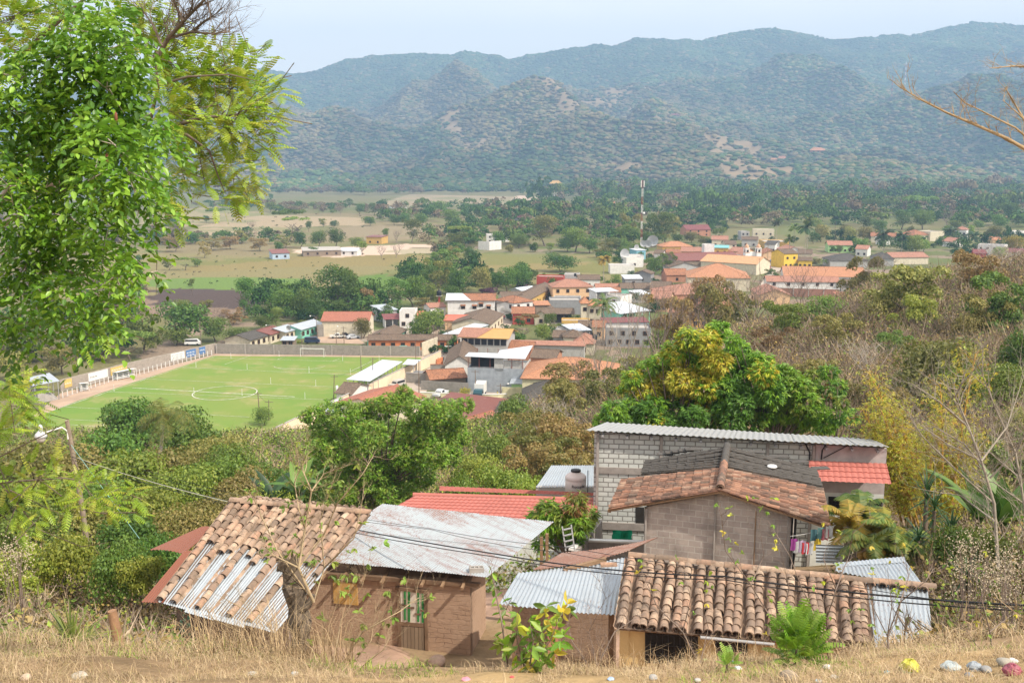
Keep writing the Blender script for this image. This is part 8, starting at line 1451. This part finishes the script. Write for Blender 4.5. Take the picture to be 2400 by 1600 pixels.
def fronds(P,D,L_,rng,cols_,npn=9,droop=.9,w=.26):
 """feather shaped compound leaves: pairs of narrow leaflets along an arching rib"""
 n=len(P);D=D+unitv(n,rng)*.8;D/=np.linalg.norm(D,axis=1,keepdims=True);Cc=kcols([cols_]*n,rng);Vs,Fs,Cs=[],[],[];o=0;ln=L_*(.7+.6*rng.random((n,1)));q=P.copy();d=D.copy()
 for j in range(npn):
  t=j/(npn-1);up=np.cross(np.cross(d,np.array([0,0,1.0])),d);s=np.cross(d,np.array([[0,0,1.0]]));s/=np.linalg.norm(s,axis=1,keepdims=True)+1e-6;ww=ln*w*(math.sin(math.pi*min(1,t*.85+.15))**.7);st=ln/npn
  for sg in(-1,1):V=np.stack([q,q+d*st*.75,q+s*sg*ww+d*st*1.1-np.array([0,0,1])*ww*.35,q+s*sg*ww*.9+d*st*.5-np.array([0,0,1])*ww*.35],1).reshape(-1,3);Vs.append(V);Fs.append(np.arange(n*4).reshape(n,4)+o);o+=len(V);Cs.append(np.repeat(Cc*(.85+.3*rng.random((n,1))),4,0))
  q=q+d*st;d=d-np.array([0,0,1.0])*droop/npn*(.4+t);d/=np.linalg.norm(d,axis=1,keepdims=True)
 return np.concatenate(Vs),np.concatenate(Fs),np.concatenate(Cs)
fern('small bright green fern like bush in front of the yellow house',(1860,1565),1870,1500,62,9.2,190,5,.2);fern('tiny fern like sprig beside the litter right of the grey rock',(1700,1565),1705,1552,18,8.6,26,6,.11)
def near_tree(name,label,lobes,Y,depth,kind,dens,seed,cols_,l,lims,bark,base):
 rng=np.random.default_rng(seed);bx=W(base[0],base[1],Y=Y);r=empty(name,(bx.x,bx.y,h1(bx.x,bx.y)),label,'tree');o=np.array(r.location)
 P,D,K=lobe_pts([(*q,cols_)for q in lobes],Y,depth,dens,rng,.95,.95);tw=MB();R_=random.Random(seed)
 if kind=='broad':
  T=D*.5+unitv(len(P),rng)*.6;T[:,2]-=.25;T/=np.linalg.norm(T,axis=1,keepdims=True);Ls,Cn=[],kcols([cols_]*len(P),rng)
  Vs,Fs,Cs=[],[],[];of=0
  for j in range(8):
   side_=np.cross(T,np.array([[0,0,1.0]]));side_/=np.linalg.norm(side_,axis=1,keepdims=True)+1e-6;q=P+T*(j*.042*l/.1)-np.array([0,0,1])*(.006*j*j*.5);sg=1 if j%2 else-1
   tt=T*.55+side_*sg*.75+rng.normal(size=T.shape)*.18;tt[:,2]-=.45;tt/=np.linalg.norm(tt,axis=1,keepdims=True);N_=np.cross(tt,T)*sg;N_=np.where(N_[:,2:3]<0,-N_,N_)+rng.normal(size=T.shape)*.35;N_[:,2]+=.35;N_/=np.linalg.norm(N_,axis=1,keepdims=True)
   ll=l*(.7+.5*rng.random(len(P)));V,F=leaves6(q,N_,tt,ll,ll*.52);Vs.append(V);Fs.append(F+of);of+=len(V);Cs.append(np.repeat(Cn*(.8+.4*rng.random((len(P),1))),6,0))
  V,F,C=np.concatenate(Vs),np.concatenate(Fs),np.concatenate(Cs)
 else:V,F,C=fronds(P,D*.8+np.array([.45,-.1,.1]),l,rng,cols_,droop=.8,w=.19)
 child('foliage',np_mesh('foliage',V-o,F,M_gloss if kind=='broad' else M_fol,cols=C,smooth=kind=='broad'),r)
 for i in range(0,len(P),12):q=Vector(P[i]-o);e=Vector(D[i]);tw.tube([q-e*l*2.5+Vector((0,0,.03)),q-e*l*.8,q+Vector((0,0,-.01))],[.006,.004,.002],bark,3,False)
 tag(tw.build('twigs',r),kind='stuff');limbs(r,[([(x,y,z+.8*(kind=='broad'))for x,y,z in a],b_,c)for a,b_,c in lims],bark);return r
gl=attrm('glossy_leaf',nscale=.8,nvar=.12,rough=.42);t2=gl.n('BsdfTranslucent');m2=gl.n('MixShader');m2.inputs[0].default_value=.38;gl.l(gl.b.inputs['Base Color'].links[0].from_socket,t2.inputs['Color']);gl.l(gl.b.outputs[0],m2.inputs[1]);gl.l(t2.outputs[0],m2.inputs[2]);gl.l(m2.outputs[0],gl.t.nodes['Material Output'].inputs[0]);gl.b.inputs['Specular IOR Level'].default_value=.6;M_gloss=gl.m
KC['b']=[(.12,.27,.02),(.17,.34,.025),(.08,.19,.02),(.24,.42,.04)];KC['f']=[(.27,.40,.03),(.34,.44,.04),(.22,.35,.03),(.36,.38,.05)]
BL=[(230,50,70),(170,70,60),(290,110,70),(220,130,80),(130,140,70),(300,170,45),(60,180,70),(150,210,80),(250,210,75),(30,260,80),(110,290,90),(210,290,80),(290,260,50),(350,270,35),(60,350,70),(160,370,80),(260,340,75),(330,330,60),(370,320,30),(220,420,55),(300,410,65),(345,400,45),(20,440,60),(90,470,60),(240,470,60),(330,470,40),(370,490,28),(30,540,80),(120,540,60),(170,520,55),(60,630,70),(150,600,70),(240,590,60),(280,545,35),(310,600,40),(330,640,30),(200,680,55),(110,700,60),(270,650,40),(330,690,24),(40,760,70),(170,760,50),(230,730,45),(250,780,25)]
near_tree('broadleaf_tree','near tree with glossy bright green leaves filling the upper left',BL,8.6,.9,'broad',620,201,'b',.083,[([(-260,700,9),(-60,560,9),(90,480,8.7),(180,430,8.6)],.09,.03),([(-60,560,9),(60,380,8.8),(130,250,8.6),(220,150,8.4),(290,120,8.4)],.06,.012),([(90,480,8.7),(220,390,8.5),(330,300,8.4),(370,270,8.4)],.04,.008),([(-60,560,9),(60,620,8.7),(170,640,8.5),(260,650,8.4),(310,690,8.4)],.05,.008),([(-260,900,9),(0,780,8.8),(120,760,8.6),(220,790,8.5)],.05,.01),([(60,380,8.8),(170,360,8.6),(240,330,8.5)],.03,.01),([(180,430,8.6),(300,490,8.4),(365,500,8.4)],.02,.005)],M_pale,(-300,1500))
FL_=[(40,40,90),(130,20,80),(330,30,60),(20,120,60),(350,90,55),(390,140,60),(440,130,55),(480,170,60),(540,145,55),(590,135,40),(410,190,60),(470,230,65),(540,210,65),(590,200,45),(640,215,32),(675,222,18),(560,265,55),(610,265,45),(640,290,28),(400,260,50),(450,290,60),(520,310,55),(590,325,45),(625,345,22),(420,350,50),(480,365,50),(540,380,40),(590,390,30),(430,410,45),(480,430,35),(540,440,40),(580,430,30),(510,480,22),(390,460,35),(400,510,32),(560,470,22),(20,380,60),(40,430,50),(50,950,60),(20,900,50),(60,930,40),(230,760,25),(215,810,22),(10,1010,40),(140,420,40),(390,60,35)]
nt_=near_tree('feathery_tree','near tree with yellow green feathery leaves behind the glossy one',FL_,12.0,1.0,'fern',640,202,'f',.26,[([(-300,600,12.5),(-50,500,12.3),(105,442,12.2),(250,380,12),(390,302,11.8),(466,277,11.7),(560,268,11.6),(640,240,11.6)],.12,.01),([(250,380,12),(350,290,12),(372,200,11.8),(440,180,11.7),(540,175,11.6),(600,190,11.6)],.05,.008),([(390,302,11.8),(438,316,11.7),(491,354,11.6),(510,410,11.6),(526,449,11.6)],.04,.008),([(300,350,12),(351,407,11.8),(370,450,11.7),(365,520,11.7),(368,590,11.7),(366,690,11.7)],.03,.005),([(105,442,12.2),(182,438,12),(260,450,11.9)],.05,.012),([(-100,300,12.3),(60,120,12),(160,30,11.8),(230,-30,11.8)],.07,.02),([(372,200,11.8),(360,130,11.7),(395,60,11.6)],.03,.008)],M_bark,(-420,1500))
for x,y in((251,372),(272,276)):p=W(x,y,Y=8.1)-nt_.location;part(nt_,'seed_pod',lambda b:b.lathe([(.003,.045),(.011,.03),(.013,0),(.011,-.027),(.002,-.04)],paint((.22,.08,.045),.7,.3,20,name='pod'),tuple(p),9))
LL=[(30,1120,60),(90,1120,60),(150,1120,55),(200,1140,50),(255,1140,45),(290,1165,40),(320,1200,24),(40,1180,60),(110,1190,50),(180,1190,40),(250,1200,35),(50,1240,40),(230,1165,40),(310,1170,24)]
near_tree('feathery_branch','low feathery branch sweeping across the leaning pole',LL,9.0,.5,'fern',620,203,'f',.18,[([(-200,1200,9.2),(0,1130,9.1),(150,1120,9),(280,1140,8.9)],.03,.004),([(-200,1100,9.2),(0,1070,9.1),(120,1010,9),(160,985,9)],.02,.003),([(0,1130,9.1),(90,1240,9),(190,1280,8.9),(260,1270,8.9)],.014,.003)],M_bark,(-350,1500))
def grass(name,X,Y,hmin,hmax,wd,colset,seed,lean=.5):
 rng=np.random.default_rng(seed);n=len(X);Z=H(X,Y)-.02;az=rng.random(n)*6.283;h=hmin+(hmax-hmin)*rng.random(n)**1.5;cl_=fbm(X*1.4,Y*1.4,3,5);h=h*(.45+1.1*cl_);le=lean*(.3+rng.random(n));dx,dy=np.cos(az)*le*h,np.sin(az)*le*h;s=np.stack([-np.sin(az),np.cos(az),0*az],1)*(wd*(.6+.8*rng.random(n)))[:,None]
 B=np.stack([X,Y,Z],1);M=B+np.stack([dx*.35,dy*.35,h*.6],1);T=B+np.stack([dx,dy,h*(1-.25*le)],1);V=np.stack([B-s,B+s,M+s*.7,M-s*.7,T],1).reshape(-1,3);i=(np.arange(n)*5)[:,None]
 C=np.array(colset)[rng.integers(0,len(colset),n)]*(.75+.5*rng.random((n,1)));me=np_mesh(name,V,[i+np.array([[0,1,2,3]]),i+np.array([[3,2,4]])],fol,cols=np.repeat(C,5,0));o=bpy.data.objects.new(name,me);COL.objects.link(o);return tag(o,kind='stuff')
ST=[(.42,.31,.18),(.33,.235,.14),(.50,.39,.25),(.24,.17,.11),(.38,.27,.17),(.27,.22,.10)]
rng=np.random.default_rng(77);n=170000;Y=5.2+6.6*rng.random(n)**1.1;X=(-.66+1.32*rng.random(n))*Y;kp=(fbm(X*1.3,Y*1.3,4,2)+.12*rng.random(n)>.50)&~((X/Y>-.17)&(X/Y<.02)&(Y>7.3)&(rng.random(n)<.8));grass('dry_grass',X[kp],Y[kp],.02,.13,.0022,ST,1,1.5)
n=26000;Y=5.5+6*rng.random(n);X=(-.62+1.24*rng.random(n))*Y;kp=fbm(X*.7+3,Y*.7,3,91)>.64;grass('green_weeds',X[kp],Y[kp],.03,.14,.004,GR+GY,6,1.4)
n=26000;Y=10+9*rng.random(n);X=(-.66+.40*rng.random(n))*Y;grass('dry_grass',X,Y,.04,.26,.004,ST+GY[:1],2,1.2)
n=16000;Y=11+8*rng.random(n);X=(.36+.32*rng.random(n))*Y;grass('dry_grass',X,Y,.05,.3,.004,ST,3,1.2)
n=1500;Y=10+2.6*rng.random(n);X=(-.34+.17*rng.random(n))*Y;grass('dry_weed_stems',X,Y,.15,.8,.003,[(.40,.29,.17),(.32,.22,.13),(.46,.34,.2)],4,.8)
n=900;Y=9+3*rng.random(n);X=(.02+.36*rng.random(n))*Y;grass('dry_weed_stems',X,Y,.1,.4,.0035,[(.40,.29,.17),(.32,.22,.13)],5,.8)
def gnd(px,py,lo=5.0,hi=40):
 for Y in np.arange(lo,hi,.1):
  p=W(px,py,Y=Y)
  if p.z<=h1(p.x,Y)+.02:return Y
 return None
def rock(label,px,py,Y,s,c,seed,name='stone',sq=.65,cat='stone',on=None):
 R_=random.Random(seed);Y=(gnd(px,py)or Y)if Y<12 else Y;s=s*.62 if Y<12 else s;p=W(px,py,Y=Y);z=h1(p.x,p.y);r=empty(name,(p.x,p.y,z),label,cat);v_,f=ico();b=MB();V=[Vector(q)*s*R_.uniform(.8,1.2)for q in v_];m=paint(c,.9,.3,6,name='stone_surface')
 me=bpy.data.meshes.new('rock_body');me.from_pydata([(q.x,q.y,q.z*sq+s*sq*.6)for q in V],[],[tuple(t_)for t_ in f]);me.materials.append(m);o=child('rock_body',me,r);md=o.modifiers.new('s','SUBSURF');md.levels=2;md.render_levels=2;return r
rock('pale boulder lying before the wooden door of the adobe house',1025,1548,25.2,.34,(.48,.33,.25),1);rock('second flatter pale stone right of the boulder by the door',1090,1556,24.6,.30,(.50,.36,.27),2,sq=.4)
for i,(x,y,Y,s,c,lb)in enumerate(((1850,1592,7.2,.17,(.25,.20,.15),'dark flat grey rock in the dry grass below the fern bush'),(1530,1592,7.3,.085,(.36,.35,.34),'round pale grey stone in the dry grass below the yellow house'),(1635,1595,7.2,.06,(.45,.42,.4),'flat pale stone right of the round pale stone'),(2270,1585,8.6,.08,(.22,.23,.25),'dark grey stone in the litter at the lower right'),(2310,1572,8.8,.10,(.28,.28,.28),'larger grey stone left of the dark red bag'),(2352,1560,8.9,.13,(.36,.33,.28),'tall tan grey stone behind the dark red bag'),(60,1590,8.0,.1,(.5,.38,.28),'sandy stone at the lower left corner'))):rock(lb,x,y,Y,s,c,10+i)
def crumple(label,px,py,Y,s,c,seed,name='plastic_bag',cat='litter',sq=.7,c2=None):
 R_=random.Random(seed);Y=gnd(px,py)or Y;s*=.72;p=W(px,py,Y=Y);r=empty(name,(p.x,p.y,h1(p.x,p.y)+s*.35),label,cat);rng=np.random.default_rng(seed);m=paint(c,.4,.15,14,name='litter_plastic');b=MB();rows=[]
 for i in range(9):
  a=math.pi*(i+.0)/8;rows.append([Vector((math.sin(a)*math.cos(k*.5236)*s*R_.uniform(.75,1.15),math.sin(a)*math.sin(k*.5236)*s*R_.uniform(.75,1.15),math.cos(a)*s*sq*R_.uniform(.85,1.1)))for k in range(12)])
 b.grid(rows[:5],paint(c2,.4,.15,14,name='litter_print')if c2 else m,False,True);b.grid(rows[4:],m,False,True);b.build('crumpled_body',r);return r
crumple('round green and yellow plastic bag on the dry grass at the right',2133,1570,8.6,.125,(.03,.30,.13),1,c2=(.45,.42,.06),sq=.95)
crumple('dark red and grey bag at the lower right beside the stones',2372,1580,8.4,.11,(.30,.08,.11),2,sq=.8);crumple('grey blue bag of rubbish at the lower right',2285,1566,8.8,.10,(.30,.33,.36),3);crumple('clear grey plastic bag in the weeds at the right',2230,1566,9.0,.12,(.38,.42,.42),4,sq=.5)
LI=[(1655,1545,.05,(.5,.6,.25),'pale green scrap of plastic in the dry grass'),(1715,1548,.04,(.2,.5,.42),'small turquoise scrap beside the pale green one'),(1940,1562,.06,(.6,.6,.62),'crumpled white scrap near the fern bush'),(1730,1564,.05,(.5,.55,.58),'pale blue grey scrap right of the turquoise scrap'),(1920,1594,.05,(.45,.6,.68),'light blue wrapper at the bottom edge'),(1955,1585,.05,(.7,.66,.62),'white and orange wrapper near the bottom edge'),(1432,1594,.045,(.35,.45,.65),'blue and red wrapper at the bottom edge'),(1092,1592,.06,(.65,.25,.32),'pink scrap of cloth at the bottom edge'),(2375,1548,.07,(.65,.63,.6),'white plastic scrap at the right frame edge'),(590,1580,.08,(.48,.46,.43),'white scrap left of the dead trunk'),(185,1585,.10,(.45,.4,.33),'crumpled pale paper at the lower left'),(690,1578,.06,(.5,.55,.6),'small grey wrapper at the foot of the dead trunk'),(1200,1590,.03,(.6,.1,.1),'tiny red scrap in the dry grass'),(2080,1575,.045,(.1,.4,.55),'blue scrap left of the green and yellow bag')]
for i,(x,y,s,c,lb)in enumerate(LI):crumple(lb,x,y,7.9 if y>1570 else 9.2,s,c,40+i,'litter_scrap',sq=.35)
rp=root_at('rusty_sheet','bent rusty metal sheet stuck in the bank left of the mud wall','metal sheet',W(318,1545,Y=11));corr('sheet',rp,[W(306,1560,Y=11),W(338,1562,Y=11),W(322,1515,Y=11.1),W(318,1517,Y=11.1)],M_zrust,wl=.03,amp=.004,rows=1)
for i,(x,y0,y1,Y)in enumerate(((166,1298,1375,33),(182,1320,1385,33),(305,1318,1385,28),(318,1330,1390,28))):
 a,c=W(x,y1,Y=Y),W(x-2,y0,Y=Y);a.z=h1(a.x,a.y)-.1;q=MB();q.tube([(0,0,0),tuple((c-a)*.5+Vector((.03,0,0))),tuple(c-a)],[.05,.04,.035],M_beam,6);o=q.build('fence_stake');o.location=a
 tag(o,('rough wooden stake left of the leaning pole foot','rough wooden stake right beside the first one near the pole foot','thin wooden stake near the rusty lean-to','second thin stake nearest the rusty lean-to')[i],'stake')
tr2=root_at('dead_stump','reddish broken tree stump at the foot of the left bank','stump',W(275,1530,Y=12.5));tr2.location.z=h1(tr2.location.x,12.5);part(tr2,'trunk',lambda b:b.tube([(0,0,-.2),(.02,0,.35),(-.03,0,W(272,1430,Y=12.5).z-tr2.location.z)],[.09,.075,.06],paint((.33,.19,.11),.95,.35,9,name='red_brown_bark'),9))
